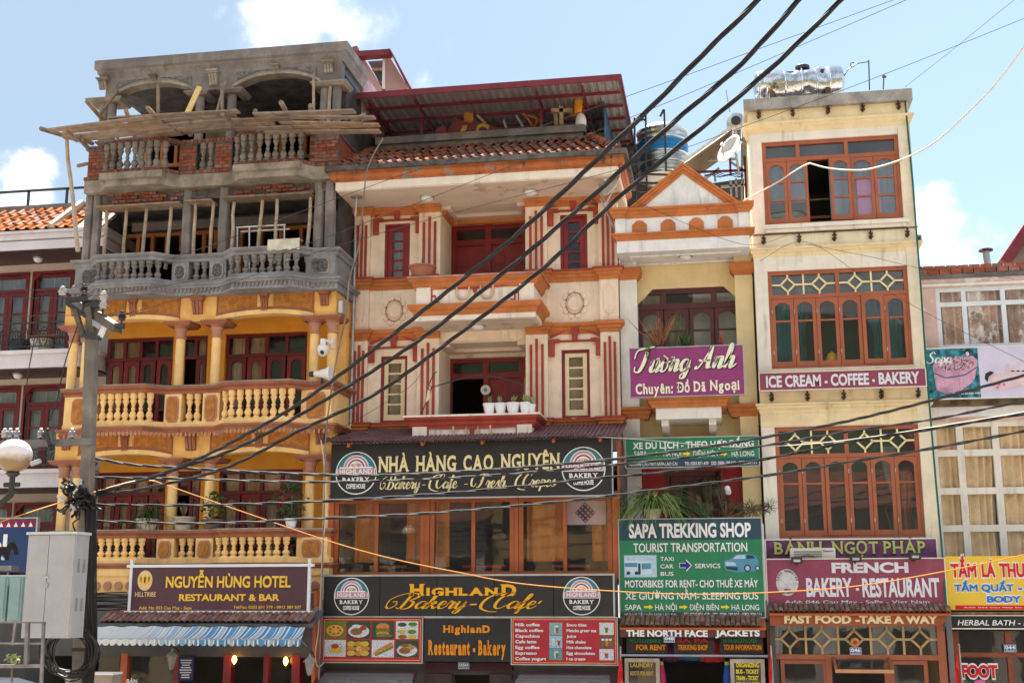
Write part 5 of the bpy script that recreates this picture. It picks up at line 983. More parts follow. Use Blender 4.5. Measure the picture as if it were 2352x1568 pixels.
# lower front of the cream house: tin canopy, glazed storey, signs
T1=thing('tin_canopy','rusty purple corrugated tin canopy over the big black restaurant sign','canopy',(-4.9,-1.4,7.0))
tinm=mat('rusty_tin',(.20,.10,.11),var=.25,stain=.5,rough=.6,patch=(.34,.20,.12),patch_t=.62)
yf=-1.75;zf_=P(5,1150,1252,yf)[1];zb_t=z5z(1168);tx0=P(5,90,1270,yf)[0];tx1=P(5,2110,1215,yf)[0]
for i in range(6):a=tx0+(tx1-tx0)*i/6;b=tx0+(tx1-tx0)*(i+1)/6;part('tin_sheet',corrugated(a,b+.02,yf,-.05,zf_+random.uniform(-.015,.015),zb_t+random.uniform(-.01,.01),pitch=.085,h=.022),tinm,T1)
part('edge_strip',corrugated(tx0+.02,tx1-.02,yf-.012,yf+.06,zf_-.022,zf_-.015,pitch=.085,h=.022),mat('bleached_tin_edge',(.60,.42,.30),var=.2),T1)
for x in(-7.3,-5.8,-4.6,-3.2,-2.3):part('rafter',MB().bar((x,yf+.05,zf_-.05),(x,-.05,zb_t-.05),.05,.07),M['brownwood'],T1)
blk=mat('black_sign_board',(.016,.017,.02),var=.1,bump=0,rough=.4);cy=mat('cream_lettering',(.78,.66,.34),var=0,bump=0);teal=mat('teal_print',(.03,.20,.22),var=0,bump=0);pinkpr=mat('dusty_pink_print',(.50,.24,.30),var=0,bump=0);am=mat('amber_lettering',(.86,.40,.01),var=0,bump=0);ora=mat('orange_lettering',(.80,.28,.01),var=.1,bump=0)
def roundel(par,cx,cz,r,Y,wm=signw):
 flat(par,'logo_ring',disc_pts(cx,cz,r,r,40),Y-.002,wm);flat(par,'logo_field',disc_pts(cx,cz,r*.95,r*.95,40),Y-.005,blk)
 flat(par,'logo_side',disc_pts(cx,cz,r*.93,r*.93,14,8,80)[:]+[(cx,cz+.12*r)],Y-.008,teal);flat(par,'logo_side',disc_pts(cx,cz,r*.93,r*.93,14,100,172)+[(cx,cz+.12*r)],Y-.008,teal)
 for q,mm_ in((.62,wm),(.58,pinkpr),(.48,wm),(.42,mat('maroon_print',(.22,.06,.09),var=0,bump=0)),(.34,wm)):flat(par,'logo_arch',disc_pts(cx,cz+.22*r,r*q,r*q,22,0,180),Y-.011-(.65-q)*.03,mm_)
 for i,(dx,dz,rx,rz)in enumerate(((-.12,.36,.14,.07),(.02,.40,.16,.09),(.14,.36,.12,.07))):flat(par,'logo_loaf',disc_pts(cx+dx*r,cz+dz*r,rx*r,rz*r,14),Y-.0235-i*.002,pinkpr if i!=1 else gold_p)
 flat(par,'logo_ribbon',[(cx-.93*r,cz-.12*r),(cx+.93*r,cz-.12*r),(cx+.93*r,cz+.20*r),(cx+.8*r,cz+.22*r),(cx+.8*r,cz+.28*r),(cx-.8*r,cz+.28*r),(cx-.8*r,cz+.22*r),(cx-.93*r,cz+.20*r)],Y-.026,wm);flat(par,'logo_ribbon',[(cx-.89*r,cz-.09*r),(cx+.89*r,cz-.09*r),(cx+.89*r,cz+.22*r),(cx-.89*r,cz+.22*r)],Y-.029,pinkpr)
 text(par,'HIGHLAND',cx-.80*r,cx+.80*r,cz-.04*r,cz+.18*r,Y-.03,wm,bold=.03,serif=True);text(par,'BAKERY',cx-.66*r,cx+.66*r,cz-.40*r,cz-.20*r,Y-.006,wm,bold=.03,serif=True);text(par,'COFFEE HOUSE',cx-.46*r,cx+.46*r,cz-.72*r,cz-.50*r,Y-.006,wm,bold=.03,serif=False)
Y1=-1.5
a,b,c,d=P(5,205,1420,Y1)[0],P(5,2058,1400,Y1)[0],P(6,1150,228,Y1)[1],P(5,1150,1262,Y1)[1]
t=thing('restaurant_sign','big black board with cream serif lettering and two round logos under the tin canopy','sign',((a+b)/2,Y1,c));part('board',MB().box(a,b,Y1,Y1+.06,c,d+.03),blk,t);part('edge',MB().box(a-.02,b+.02,Y1-.01,Y1+.07,c-.03,c).box(b,b+.025,Y1-.01,Y1+.07,c,d+.03),M['steel'],t)
zz0,zz1=P(5,1120,1452,Y1)[1],P(5,1120,1350,Y1)[1];XX=lambda x,y=1400:P(5,x,y,Y1)[0]
for s_,xa,xb in(('NHÀ',518,722),('HÀNG',765,1035),('CAO',1080,1277),('NGUYÊN',1325,1718)):text(t,s_,XX(xa),XX(xb),zz0,zz1,Y1,cy,bold=.03,serif=True)
X6=lambda x,y=130:P(6,x,y,Y1)[0];zb6,zx6=P(6,1130,168,Y1)[1],P(6,1130,125,Y1)[1]
for s_,xa,xb,kx in(('Bakery',540,808,1),('-',822,845,1),('Cafe',870,1060,1),('-',1105,1128,1),('Fresh',1152,1390,1),('Crepes',1448,1722,1)):script(t,s_,X6(xa),X6(xb),zb6,zx6-zb6,Y1,cy,wmin=.10,wmax=.34)
for fx in(372,1872):cx,cz=P(5,fx,1450,Y1);roundel(t,cx,P(5,1100,1452,Y1)[1]-.015,.425,Y1)
GS=thing('glazed_front','projecting timber-framed glass storey of the restaurant with ochre curtains','glazed front',(-4.9,-1.2,4.5))
Yg=-1.2;gz0,gz1=P(6,1100,750,Yg)[1],P(6,1100,240,Yg)[1];gx=lambda x:P(6,x,500,Yg)[0]
fo=mat('bright_orange_wood',(.37,.09,.02),rough=.45,var=.12)
for xa,xb in((228,838),(872,1440),(1470,2098)):
 a,b=gx(xa),gx(xb);m_=gx({228:513,872:1163,1470:1780}[xa]);fr_=part('window_frame',MB().box(a,a+.09,Yg,Yg+.1,gz0,gz1).box(b-.09,b,Yg,Yg+.1,gz0,gz1).box(a+.09,b-.09,Yg+.003,Yg+.097,gz0,gz0+.06).box(a+.09,b-.09,Yg+.003,Yg+.097,gz1-.07,gz1).box(m_-.035,m_+.035,Yg+.006,Yg+.094,gz0+.06,gz1-.07),fo,GS)
 for q in((a+.09,m_-.035),(m_+.035,b-.09)):pane(fr_,q[0],q[1],gz0+.06,gz1-.07,Yg+.04,M['glass'])
for xa,xb in((188,225),(840,870),(1442,1468),(2102,2140)):part('post',MB().box(gx(xa),gx(xb),Yg-.02,Yg+.12,gz0-.1,gz1+.1),M['brownwood']if xa in(188,2102)else fo,GS)
for xa,xb,mm_ in((345,505,M['curt_o']),(695,785,M['curt_o']),(895,985,M['curt_o']),(1512,1762,M['curt_o']),(1955,2075,M['curt_o'])):curtain(GS,gx(xa),gx(xb),gz0+(.25 if xa!=895 else.15),gz1-.03,Yg+.25,mm_,folds=.2,amp=.03)
part('return_wall',MB().box(gx(2140),gx(2140)+.04,Yg,0,gz0-.2,7.05),M['brownwood'],GS);part('return_wall',MB().box(gx(188)-.04,gx(188),Yg,0,gz0-.2,7.05),M['brownwood'],GS)
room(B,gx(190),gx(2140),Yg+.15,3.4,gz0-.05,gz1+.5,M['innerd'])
lamp_r=mat('red_tablecloth',(.45,.02,.04),var=.1)
for xa,xb,y,lb in((430,680,-.75,'orange table edge seen through the left restaurant windows'),(1060,1330,-.7,'red table behind the middle restaurant windows'),(1670,1935,-.75,'orange table edge seen through the right restaurant windows')):
 z=gz0+.14;t=thing('dining_table',lb,'table',((gx(xa)+gx(xb))/2,y,z));part('table_top',MB().box(gx(xa),gx(xb),y,y+.6,z,z+.05),lamp_r if 'red' in lb else M['owood'],t);
 for xx in(gx(xa)+.1,gx(xb)-.14):part('leg',MB().box(xx,xx+.04,y+.1,y+.14,gz0-.04,z),M['owood'],t)
cx,cz=P(6,1918,335,Yg+.16);t=thing('batik_cloth','pale pink hanging cloth with a dark patterned diamond in the right window','wall hanging',(cx,Yg+.17,cz));a,b,c,d=RC(6,1785,255,2058,415,Yg+.16)
part('cloth',MB().box(a,b,Yg+.16,Yg+.17,c,d),mat('pink_cloth',(.66,.46,.46),var=.08),t);dk=mat('dark_batik_print',(.09,.08,.08),var=.4,scale=25)
hx=(P(6,1985,320,Yg)[0]-P(6,1845,320,Yg)[0])/2;flat(t,'diamond',[(cx-hx,cz+.0),(cx,cz-hx),(cx+hx,cz),(cx,cz+hx)],Yg+.158,dk)
for i in range(4):
 for j in range(4):q=hx*.2;u,v=(i-1.5)*hx*.42,(j-1.5)*hx*.42;ux,vz=(u-v)*.62,(u+v)*.62;flat(t,'diamond_motif',[(cx+ux-q*.7,cz+vz),(cx+ux,cz+vz-q*.7),(cx+ux+q*.7,cz+vz),(cx+ux,cz+vz+q*.7)],Yg+.154,pinkpr)
for i in range(6):X=a+(b-a)*(i+.5)/6;part('tassel',MB().box(X-.008,X+.008,Yg+.16,Yg+.168,c-.08,c),dk,t)
Y2=-1.6;a,b,c,d=RC(6,160,760,2105,1030,Y2)
t=thing('bakery_sign','long black strip sign with amber lettering and two round logos below the glass storey','sign',((a+b)/2,Y2,c));w5=(b-a)/5
for i in range(5):part('panel',MB().box(a+w5*i+.006,a+w5*(i+1)-.006,Y2,Y2+.05,c,d),blk,t)
part('frame',MB().box(a-.03,b+.03,Y2-.02,Y2+.06,d,d+.035).box(a-.03,b+.03,Y2-.02,Y2+.06,c-.035,c).box(a-.03,a,Y2-.02,Y2+.06,c,d).box(b,b+.03,Y2-.02,Y2+.06,c,d),M['steel'],t)
XX=lambda x,y=850:P(6,x,y,Y2)[0];ZZ=lambda y:P(6,1100,y,Y2)[1]
text(t,'H',XX(733),XX(838),ZZ(888),ZZ(812),Y2,am,bold=.05,serif=True);text(t,'IGHLAN',XX(850),XX(1335),ZZ(888),ZZ(838),Y2,am,bold=.05,serif=True);text(t,'D',XX(1348),XX(1455),ZZ(890),ZZ(816),Y2,am,bold=.05,serif=True)
script(t,'Bakery',XX(580),XX(1120),ZZ(978),ZZ(930)-ZZ(978),Y2,am,wmin=.09,wmax=.30,slant=.5);script(t,'-',XX(1142),XX(1190),ZZ(978),ZZ(930)-ZZ(978),Y2,am,wmin=.2,wmax=.30)
script(t,'Cafe',XX(1215),XX(1590),ZZ(978),ZZ(930)-ZZ(978),Y2,am,wmin=.09,wmax=.30,slant=.5);textf(t,'/',6,1595,925,1630,945,Y2,am,bold=.02)
for fx in(348,1892):roundel(t,XX(fx),(c+d)/2,.355,Y2)
redb=mat('red_poster',(.42,.012,.03),var=.04,bump=0,rough=.4);yl=mat('yellow_line',(.75,.45,.1),var=0,bump=0)
Y3=-1.62;a,b,c,d=RC(6,150,1038,820,1338,Y3)
t=thing('food_poster','red framed poster with eight pictures of dishes','poster',((a+b)/2,Y3,c));part('board',MB().box(a,b,Y3,Y3+.04,c,d),redb,t);part('frame',MB().box(a-.02,b+.02,Y3-.012,Y3+.05,d,d+.02).box(a-.02,b+.02,Y3-.012,Y3+.05,c-.02,c).box(a-.02,a,Y3-.012,Y3+.05,c,d).box(b,b+.02,Y3-.012,Y3+.05,c,d),M['steel'],t)
mb=MB();
for(p,q,r_,s_)in((a+.03,b-.03,d-.045,d-.035),(a+.03,b-.03,c+.035,c+.045),(a+.03,a+.04,c+.045,d-.045),(b-.04,b-.03,c+.045,d-.045)):mb.box(p,q,Y3-.004,Y3,r_,s_)
part('border_line',mb,yl,t)
C_=lambda n,r,g,b_:mat(n,(r,g,b_),var=.25,scale=40,bump=0)
fw,fd,fg,fy_,fr2,fb,fo2=C_('print_white',.72,.72,.74),C_('print_dark',.05,.08,.04),C_('print_green',.12,.25,.03),C_('print_yellow',.75,.50,.06),C_('print_red',.5,.05,.03),C_('print_brown',.30,.13,.04),C_('print_orange',.62,.27,.06)
cells=[(165,1062,308,1178),(318,1062,473,1180),(483,1064,632,1180),(645,1062,795,1182),(165,1188,308,1300),(318,1190,473,1302),(483,1190,632,1305),(645,1192,795,1306)]
for i,q in enumerate(cells):
 x0,x1,z0,z1=RC(6,*q,Y3);cx,cz=(x0+x1)/2,(z0+z1)/2;w_,h=x1-x0,z1-z0
 o=part('food_picture',MB().box(x0,x1,Y3-.006,Y3,z0,z1),[fg,fd,fd,fw,fw,fd,fw,fd][i],t);L_=[0]
 def dd(dx,dz,rx,rz,mm_,n=16):
  L_[0]+=1;pts=[(min(max(p,x0),x1),min(max(r_,z0),z1))for p,r_ in disc_pts(cx+dx*w_,cz+dz*h,rx*w_,rz*h,n)];flat(o,'print',pts,Y3-.0055-L_[0]*.0012,mm_,t=.001)
 if i==0:
  dd(0,-.05,.46,.38,fr2);dd(0,-.05,.41,.33,fy_)
  for j in range(7):dd(.25*math.cos(j*.9*1.0),-.05+.2*math.sin(j*.9),.07,.06,fr2,8)
 elif i in(1,7):dd(0,-.08,.46,.36,fw);dd(-.1,-.1,.26,.2,fb);dd(.18,.1,.16,.14,fr2 if i==1 else fo2);dd(-.1,.2,.2,.1,fw if i==1 else fb)
 elif i==2:dd(0,.18,.3,.22,fo2);dd(0,.02,.33,.08,fr2);dd(0,-.07,.36,.08,fg);dd(0,-.2,.3,.12,fo2);dd(.05,-.32,.4,.1,fg)
 elif i==3:
  for j,(u,v)in enumerate(((-.22,.3),(.25,.32),(-.25,-.1),(.22,-.1),(-.2,-.38),(.25,-.38))):dd(u,v,.2,.12,[fd,fg,fy_,fg,fb,fy_][j])
 elif i==4:dd(.05,-.05,.44,.34,C_('print_plate',.55,.6,.72));dd(.05,-.1,.3,.22,fy_);dd(.0,.12,.18,.14,fr2);dd(.05,.22,.06,.05,fg)
 elif i==5:
  for j in range(9):dd(-.3+.3*(j%3)+random.uniform(-.05,.05),-.28+.28*(j//3),.19,.16,fo2 if j%2 else fy_)
 elif i==6:flat(o,'print',[(x0+.05*w_,z0+.2*h),(x0+.2*w_,z0+.12*h),(x1-.02*w_,z1-.35*h),(x1-.1*w_,z1-.1*h),(x0+.3*w_,z0+.5*h)],Y3-.0075,fo2,t=.001);flat(o,'print',[(x0+.12*w_,z0+.12*h),(x0+.22*w_,z0+.08*h),(x1-.02*w_,z1-.45*h),(x1-.04*w_,z1-.36*h)],Y3-.009,fg,t=.001)
a,b,c,d=RC(6,832,1042,1418,1335,Y3)
t=thing('entrance_sign','dark board with orange lettering over the restaurant entrance','sign',((a+b)/2,Y3,c));part('board',MB().box(a,b,Y3+.02,Y3+.05,c,d),mat('charcoal_board',(.028,.026,.026),var=.1,bump=0),t)
textf(t,'HighlanD',6,960,1090,1278,1138,Y3+.02,ora,bold=.05,serif=True);textf(t,'Restaurant - Bakery',6,862,1190,1382,1285,Y3+.02,ora,bold=.05,serif=True)
a,b,c,d=RC(6,1424,1042,2130,1352,Y3)
t=thing('drinks_menu','red board listing drinks in white with small pictures of glasses','menu board',((a+b)/2,Y3,c));part('board',MB().box(a,b,Y3,Y3+.04,c,d),redb,t);part('frame',MB().box(a-.02,b+.02,Y3-.012,Y3+.05,d,d+.02).box(a-.02,b+.02,Y3-.012,Y3+.05,c-.02,c).box(a-.02,a,Y3-.012,Y3+.05,c,d).box(b,b+.02,Y3-.012,Y3+.05,c,d),M['steel'],t)
mb=MB()
for(p,q,r_,s_)in((a+.02,b-.02,d-.03,d-.02),(a+.02,b-.02,c+.02,c+.03),(a+.02,a+.03,c+.03,d-.03),(b-.03,b-.02,c+.03,d-.03)):mb.box(p,q,Y3-.004,Y3,r_,s_)
part('border_line',mb,yl,t)
for i,(s_,x1,s2,x2)in enumerate((('Milk coffee',1612,'Smoo thies',1926),('Black coffee',1635,'Matcha greer tea',1992),('Capuchino',1612,'Juice',1856),('Cafe latte',1590,'Milk shake',1920),('Egg coffee',1610,'Hot chocolate',1960),('Espresso',1592,'Egg chocolateu',1982),('Coffee yogurt',1655,'I ce cream',1918))):
 y=1075+i*38;textf(t,s_,6,1448,y,x1,y+21,Y3,signw,bold=.025);textf(t,s2,6,1792,y+2,x2,y+22,Y3,signw,bold=.025)
for(x0,y0,x1,y1,bg_,kind)in((1676,1073,1762,1155,C_('print_teal',.25,.45,.48),0),(1676,1160,1762,1243,C_('print_sky',.35,.60,.75),1),(1676,1248,1762,1322,C_('print_teal2',.12,.38,.38),0),(2012,1073,2108,1155,fw,2),(2012,1162,2108,1243,C_('print_brown2',.2,.1,.05),3),(2012,1250,2108,1325,fw,4)):
 p,q,r_,s_=RC(6,x0,y0,x1,y1,Y3);o=part('drink_picture',MB().box(p,q,Y3-.005,Y3,r_,s_),bg_,t);cx,cz,w_,h=(p+q)/2,(r_+s_)/2,q-p,s_-r_
 for j,(dx,mm_)in enumerate({0:((0,fw),(.1,fb)),1:((-.2,fw),(.25,fr2)),2:((0,fg),),3:((-.25,fb),(.02,fo2),(.28,fb)),4:((0,fr2),)}[kind]):flat(o,'print',[(cx+dx*w_-.08*w_,cz-.32*h),(cx+dx*w_+.08*w_,cz-.32*h),(cx+dx*w_+.13*w_,cz+.15*h),(cx+dx*w_-.13*w_,cz+.15*h)],Y3-.005-.0012*j,mm_,t=.001);flat(o,'print',disc_pts(cx+dx*w_,cz+.2*h,.12*w_,.1*h,10),Y3-.009-.001*j,fw,t=.001)
def number_plate(k,x0,y0,x1,y1,Y,s,lb,yy=None):
 a,b,c,d=RC(k,x0,y0,x1,y1,Y);t=thing('house_number',lb,'number plate',((a+b)/2,Y,c));part('plate',MB().box(a,b,Y,Y+.015,c,d),mat('blue_enamel',(.03,.09,.26),var=.03,bump=0,rough=.3),t)
 mb=MB();e_=.006
 for q in((a+e_,b-e_,d-2*e_,d-e_),(a+e_,b-e_,c+e_,c+2*e_),(a+e_,a+2*e_,c+2*e_,d-2*e_),(b-2*e_,b-e_,c+2*e_,d-2*e_)):mb.box(q[0],q[1],Y-.003,Y,q[2],q[3])
 part('border',mb,signw,t);h=d-c;text(t,s,a+.1*(b-a),b-.1*(b-a),c+.4*h,d-.15*h,Y,signw,bold=.03,serif=False,ulift=.004);text(t,'PHỐ CẦU MÂY',a+.15*(b-a),b-.15*(b-a),c+.14*h,c+.27*h,Y,signw,bold=.02,ulift=.004)
number_plate(6,1062,1338,1138,1385,-1.45,'050','small blue enamel plate reading 050 over the restaurant door')
YD=-1.4;dx=lambda x:P(6,x,1430,YD)[0]
part('lintel',MB().box(dx(840),dx(1425),YD,YD+.12,P(6,1100,1395,YD)[1],P(6,1100,1342,YD)[1]),mat('dark_maroon_paint',(.06,.012,.02),var=.1),B)
part('shopfront_wall',MB().holes(dx(130),dx(2140),0,P(6,1100,1342,YD)[1]-.0,YD+.15,YD+.3,[(dx(1020),dx(1268),-.1,2.62),(dx(160),dx(790),.8,2.3),(dx(1440),dx(2100),.8,2.3)]),M['innerd'],B);part('door_frame',MB().box(dx(840),dx(1018),YD+.05,YD+.14,0,2.64).box(dx(1270),dx(1420),YD+.05,YD+.14,0,2.64),mat('dark_brown_door',(.07,.045,.04),var=.2),B)
room(B,dx(130),dx(2140),YD+.31,2.5,0,3.5,M['innerd']);part('upper_wall',MB().box(dx(150),dx(2140),YD+.1,YD+.25,2.75,gz0-.05),M['innerd'],B)
for xa,xb,lb in((125,785,'sloping glass canopy below the food poster'),(1425,2100,'sloping glass canopy below the drinks list')):
 z1=P(6,1100,1412,-1.6)[1];a,b=P(6,xa+40,1420,-1.6)[0],P(6,xb-10,1420,-1.6)[0];t=thing('glass_canopy',lb,'glass canopy',((a+b)/2,-1.9,z1-.3));gm_=glass('dusty_glass',tint=(.5,.55,.55),base=.12,dirt=.22)
 part('pane',MB().add([(a,-1.6,z1),(b,-1.6,z1),(b+.1,-2.3,z1-.42),(a-.15,-2.3,z1-.42),(a,-1.6,z1-.01),(b,-1.6,z1-.01),(b+.1,-2.3,z1-.43),(a-.15,-2.3,z1-.43)],[(0,1,2,3),(4,5,6,7),(0,1,5,4),(1,2,6,5),(2,3,7,6),(3,0,4,7)]),gm_,t)
 for q in(((a,-1.6,z1),(b,-1.6,z1)),((b,-1.6,z1),(b+.1,-2.3,z1-.42)),((b+.1,-2.3,z1-.42),(a-.15,-2.3,z1-.42)),((a-.15,-2.3,z1-.42),(a,-1.6,z1))):part('frame_bar',MB().bar(q[0],q[1],.045),mat('dark_maroon_paint',(.06,.012,.02)),t)
def flag(k,pts,Y,lb,star=True):
 xs=[P(k,x,y,Y)for x,y in pts];t=thing('red_flag',lb,'flag',(xs[0][0],Y,min(p[1]for p in xs)));n=len(pts)//2;mb=MB();top=[Vector((p[0],Y+.03*math.sin(i*2),p[1]))for i,p in enumerate(xs[:n])];bot=[Vector((p[0],Y+.05*math.sin(i*2+1),p[1]))for i,p in enumerate(xs[n:][::-1])]
 vs=[v for pr in zip(top,bot)for v in pr];mb.add(vs,[(2*i,2*i+2,2*i+3,2*i+1)for i in range(n-1)]);o=part('cloth',mb,mat('flag_red',(.65,.015,.01),var=.05,bump=0),t);o.modifiers.new('s','SOLIDIFY').thickness=.012
 part('pole',MB().tube([(xs[0][0]+.01,Y+.03,xs[0][1]+.02),(xs[-1][0]+.05,Y+.03,.3)],.015,6),M['steel'],t);return t
flag(6,[(2148,1240),(2143,1330),(2138,1400),(2133,1480),(2172,1480),(2168,1400),(2162,1330),(2150,1240)],-1.9,'rolled red flag on a pole between the drinks list and the trekking shop')
# NARROW HOUSE (trekking shop)
C=thing('narrow_house','narrow white and yellow house with an orange edged triangular pediment','building',(-.62,0,0))
wh=mat('white_stained_plaster',(.80,.79,.78),var=.06,stain=.75,stain_col=(.12,.12,.12));palew=mat('pale_yellow_wall',(.78,.62,.34),var=.05,stain=.35,stain_col=(.3,.22,.12));whp=mat('white_pillar',(.78,.74,.68),var=.05,stain=.4)
YC=-.75;CX0,CX1=-2.0,.74;p8=lambda x,y,Y=0.:P(8,x,y,Y);p7=lambda x,y,Y=YC:P(7,x,y,Y)
ap=p7(615,745);L0=p7(265,1055);R0=p7(1015,1008);zbp=(L0[1]+R0[1])/2;apz=ap[1];apx=(L0[0]+R0[0])/2
part('pediment',MB().prism([(L0[0]+.1,zbp),(R0[0]-.1,zbp),(apx,apz-.12)],'y',YC+.06,YC+.3),wh,C)
for s_,e_ in((-1,L0[0]),(1,R0[0])):
 a=Vector((e_,0,zbp));b=Vector((apx,0,apz));d_=(b-a).normalized();nn=Vector((-d_.z,0,d_.x))*(1 if d_.x>0 else-1)
 for lo,hi,ya in((-.17,-.1,YC+.03),(-.1,-.04,YC),(-.04,.0,YC-.03)):
  def q_(p,o,dd_):v=p+nn*o;return v
  mb=MB();P0,P1,P2,P3=a+nn*lo,b+nn*lo,b+nn*hi,a+nn*hi
  P1=a+nn*lo+d_*((apx-(a+nn*lo).x)/d_.x);P2=a+nn*hi+d_*((apx-(a+nn*hi).x)/d_.x)
  mb.prism([(P0 .x,P0 .z),(P1 .x,P1 .z),(P2 .x,P2 .z),(P3 .x,P3 .z)],'y',ya,YC+.36);part('raking_moulding',mb,orat,C)
def cmould(x0,x1,z0,z1,Y,m=orat,ends=True,dep=.3):
 h=z1-z0;part('cornice',MB().sweep([(x0,Y+dep),(x0,Y),(x1,Y),(x1,Y+dep)],[(-.1,z0),(.0,z0),(.03,z0+h*.35),(.05,z0+h*.4),(.06,z0+h*.65),(.11,z0+h*.8),(.11,z1),(-.1,z1)]),m,C)
zc1_,zc0_=P(7,620,1035,YC)[1],P(7,620,1095,YC)[1]
cmould(-2.02,.68,zc0_,zc1_,YC);
for a,b in((-2.04,-1.82),(.50,.70)):cmould(a,b,zc0_+.003,zc1_+.004,YC-.06,dep=.2)
zf1,zf0=zc0_,P(7,620,1200,YC)[1]
part('frieze',MB().box(-1.98,.68,YC+.02,YC+.2,zf0,zf1).box(-2.0,-1.8,YC-.03,YC+.02,zf0,zf1).box(.5,.7,YC-.03,YC+.02,zf0,zf1),wh,C)
for fx in(343,532,719,910):
 cx=P(7,fx,1160,YC)[0];h=zf1-zf0-.04;w_=.15
 part('tombstone_panel',MB().prism([(cx-w_,zf0+.0),(cx+w_,zf0+.0),(cx+w_,zf0+h*.66),(cx+w_*.8,zf0+h*.74)]+[(cx+w_*.7*math.cos(t),zf0+h*.76+h*.2*math.sin(t))for t in[math.pi*i/8 for i in range(9)]]+[(cx-w_*.8,zf0+h*.74),(cx-w_,zf0+h*.66)],'y',YC+.0,YC+.02),orat,C)
cmould(-1.98,.70,P(7,620,1245,YC)[1],zf0,YC);zsl=P(7,620,1320,YC)[1]
part('fascia_slab',MB().box(-1.98,.70,YC,.7,zsl,P(7,620,1245,YC)[1]-.001),wh,C)
part('soffit_moulding',MB().box(-1.75,.5,YC+.3,YC+.34,zsl-.03,zsl-.001).box(-1.75,.5,.2,.24,zsl-.03,zsl-.001).box(-1.75,-1.71,YC+.34,.2,zsl-.03,zsl-.001).box(.46,.5,YC+.34,.2,zsl-.03,zsl-.001),wh,C)
X,Z=P(7,645,1335,-.3);ceiling_lamp(X,-.3,zsl,'round lamp under the flat soffit of the narrow house',.12)
hole2=(p8(325,400,.3)[0],p8(1020,400,.3)[0],7.0,p8(690,165,.3)[1])
part('front_wall',MB().holes(CX0,CX1,8.0,zsl,.3,.5,[(hole2[0],hole2[1],8.6,hole2[3])]).prism([(hole2[0],hole2[3]-.35),(hole2[0]+.35,hole2[3]),(hole2[0],hole2[3])],'y',.301,.499).prism([(hole2[1],hole2[3]-.35),(hole2[1]-.35,hole2[3]),(hole2[1],hole2[3])],'y',.301,.499),palew,C)
for(a,b)in((CX0,CX0+.36),(CX1-.36,CX1)):
 part('pillar',MB().box(a,b,.0,.3,4.0,zsl),whp if a<-1 else palew,C);zc_=p8(285,100)[1]
 part('pillar_capital',MB().sweep([(a,.3),(a,.0),(b,.0),(b,.3)],[(-.05,zc_-.05),(.0,zc_-.05),(.03,zc_+.0),(.09,zc_+.07),(.10,zc_+.2),(-.05,zc_+.2)]),orat,C)
wz0=8.6;f1=frame_grid('window_frame',C,[hole2[0]+.05,p8(500,240,.35)[0],p8(835,240,.35)[0],hole2[1]-.05],[p8(690,285,.35)[1],hole2[3]-.05],.33,M['maroonwood'],.12,.1)
for i in range(3):a=[hole2[0]+.05,p8(500,240,.35)[0],p8(835,240,.35)[0],hole2[1]-.05];pane(f1,a[i]+.06,a[i+1]-.06,p8(690,285,.35)[1]+.06,hole2[3]-.11,.38,M['glass'])
xs=[hole2[0]+.03,p8(505,400,.35)[0],p8(672,400,.35)[0],p8(838,400,.35)[0],hole2[1]-.03]
for i in range(4):sash(C,xs[i]+.01,xs[i+1]-.01,wz0,p8(690,285,.35)[1]-.06,.35,M['maroonwood'],M['glass'],st=.08,bars=(.2,.68),rise=.1,bot=.1)
mb_=mat('brown_corner_wood',(.16,.05,.045));room(C,CX0+.2,CX1-.1,.51,2.8,8.0,zsl-.2,mat('pale_room_wall',(.45,.42,.36),bump=0,var=.05))
curtain(C,p8(530,400,.5)[0],p8(650,400,.5)[0],8.6,p8(690,300,.5)[1],.6,M['curt_g'],tie=.45,side=1)
for xa,xb in((340,480),(700,820),(860,1010)):curtain(C,p8(xa,400,.5)[0],p8(xb,400,.5)[0],8.6,p8(690,150,.5)[1],.65,mat('sheer_curtain',(.62,.60,.52),var=.08),folds=.5,amp=.015)
Ys=-1.0;bx0,bx1=P(8,380,920,Ys+.05)[0],P(8,950,900,Ys+.05)[0]
zz1,zz0=P(8,670,880,Ys)[1],P(8,670,945,Ys)[1]
cmould(bx0+.12,bx1-.12,zz0,zz1,Ys+.15,dep=1.1);part('balcony_parapet',MB().box(bx0+.15,bx1-.15,Ys+.2,Ys+.35,zz1,8.75).box(bx0+.15,bx0+.3,Ys+.36,.3,zz1,8.75).box(bx1-.3,bx1-.15,Ys+.36,.3,zz1,8.75),wh,C)
zs0=P(8,670,1020,Ys)[1];part('balcony_slab',MB().box(bx0+.2,bx1-.2,Ys+.2,.3,zs0,zz0-.001),whp,C);part('balcony_floor',MB().box(bx0+.31,bx1-.31,Ys+.36,.3,zz0,zz0+.1),whp,C)
for X in(bx0+.3,bx1-.45):part('bracket',MB().prism([(Ys+.3,zs0-.001),(.3,zs0-.001),(.3,zs0-.42),(.1,zs0-.35),(Ys+.3,zs0-.12)],'x',X,X+.14),whp,C)
for zz in(p8(690,985)[1],):cmould(CX0+.02,bx0-.0,zz-.12,zz+.12,.0);cmould(bx1+.0,CX1-.02,zz-.12,zz+.12,.0)
part('lower_wall',MB().holes(CX0,CX1,4.0,8.0,.3,.5,[(p8(525,1400,.3)[0],p8(880,1400,.3)[0],4.6,p8(700,1385,.3)[1])]),palew,C)
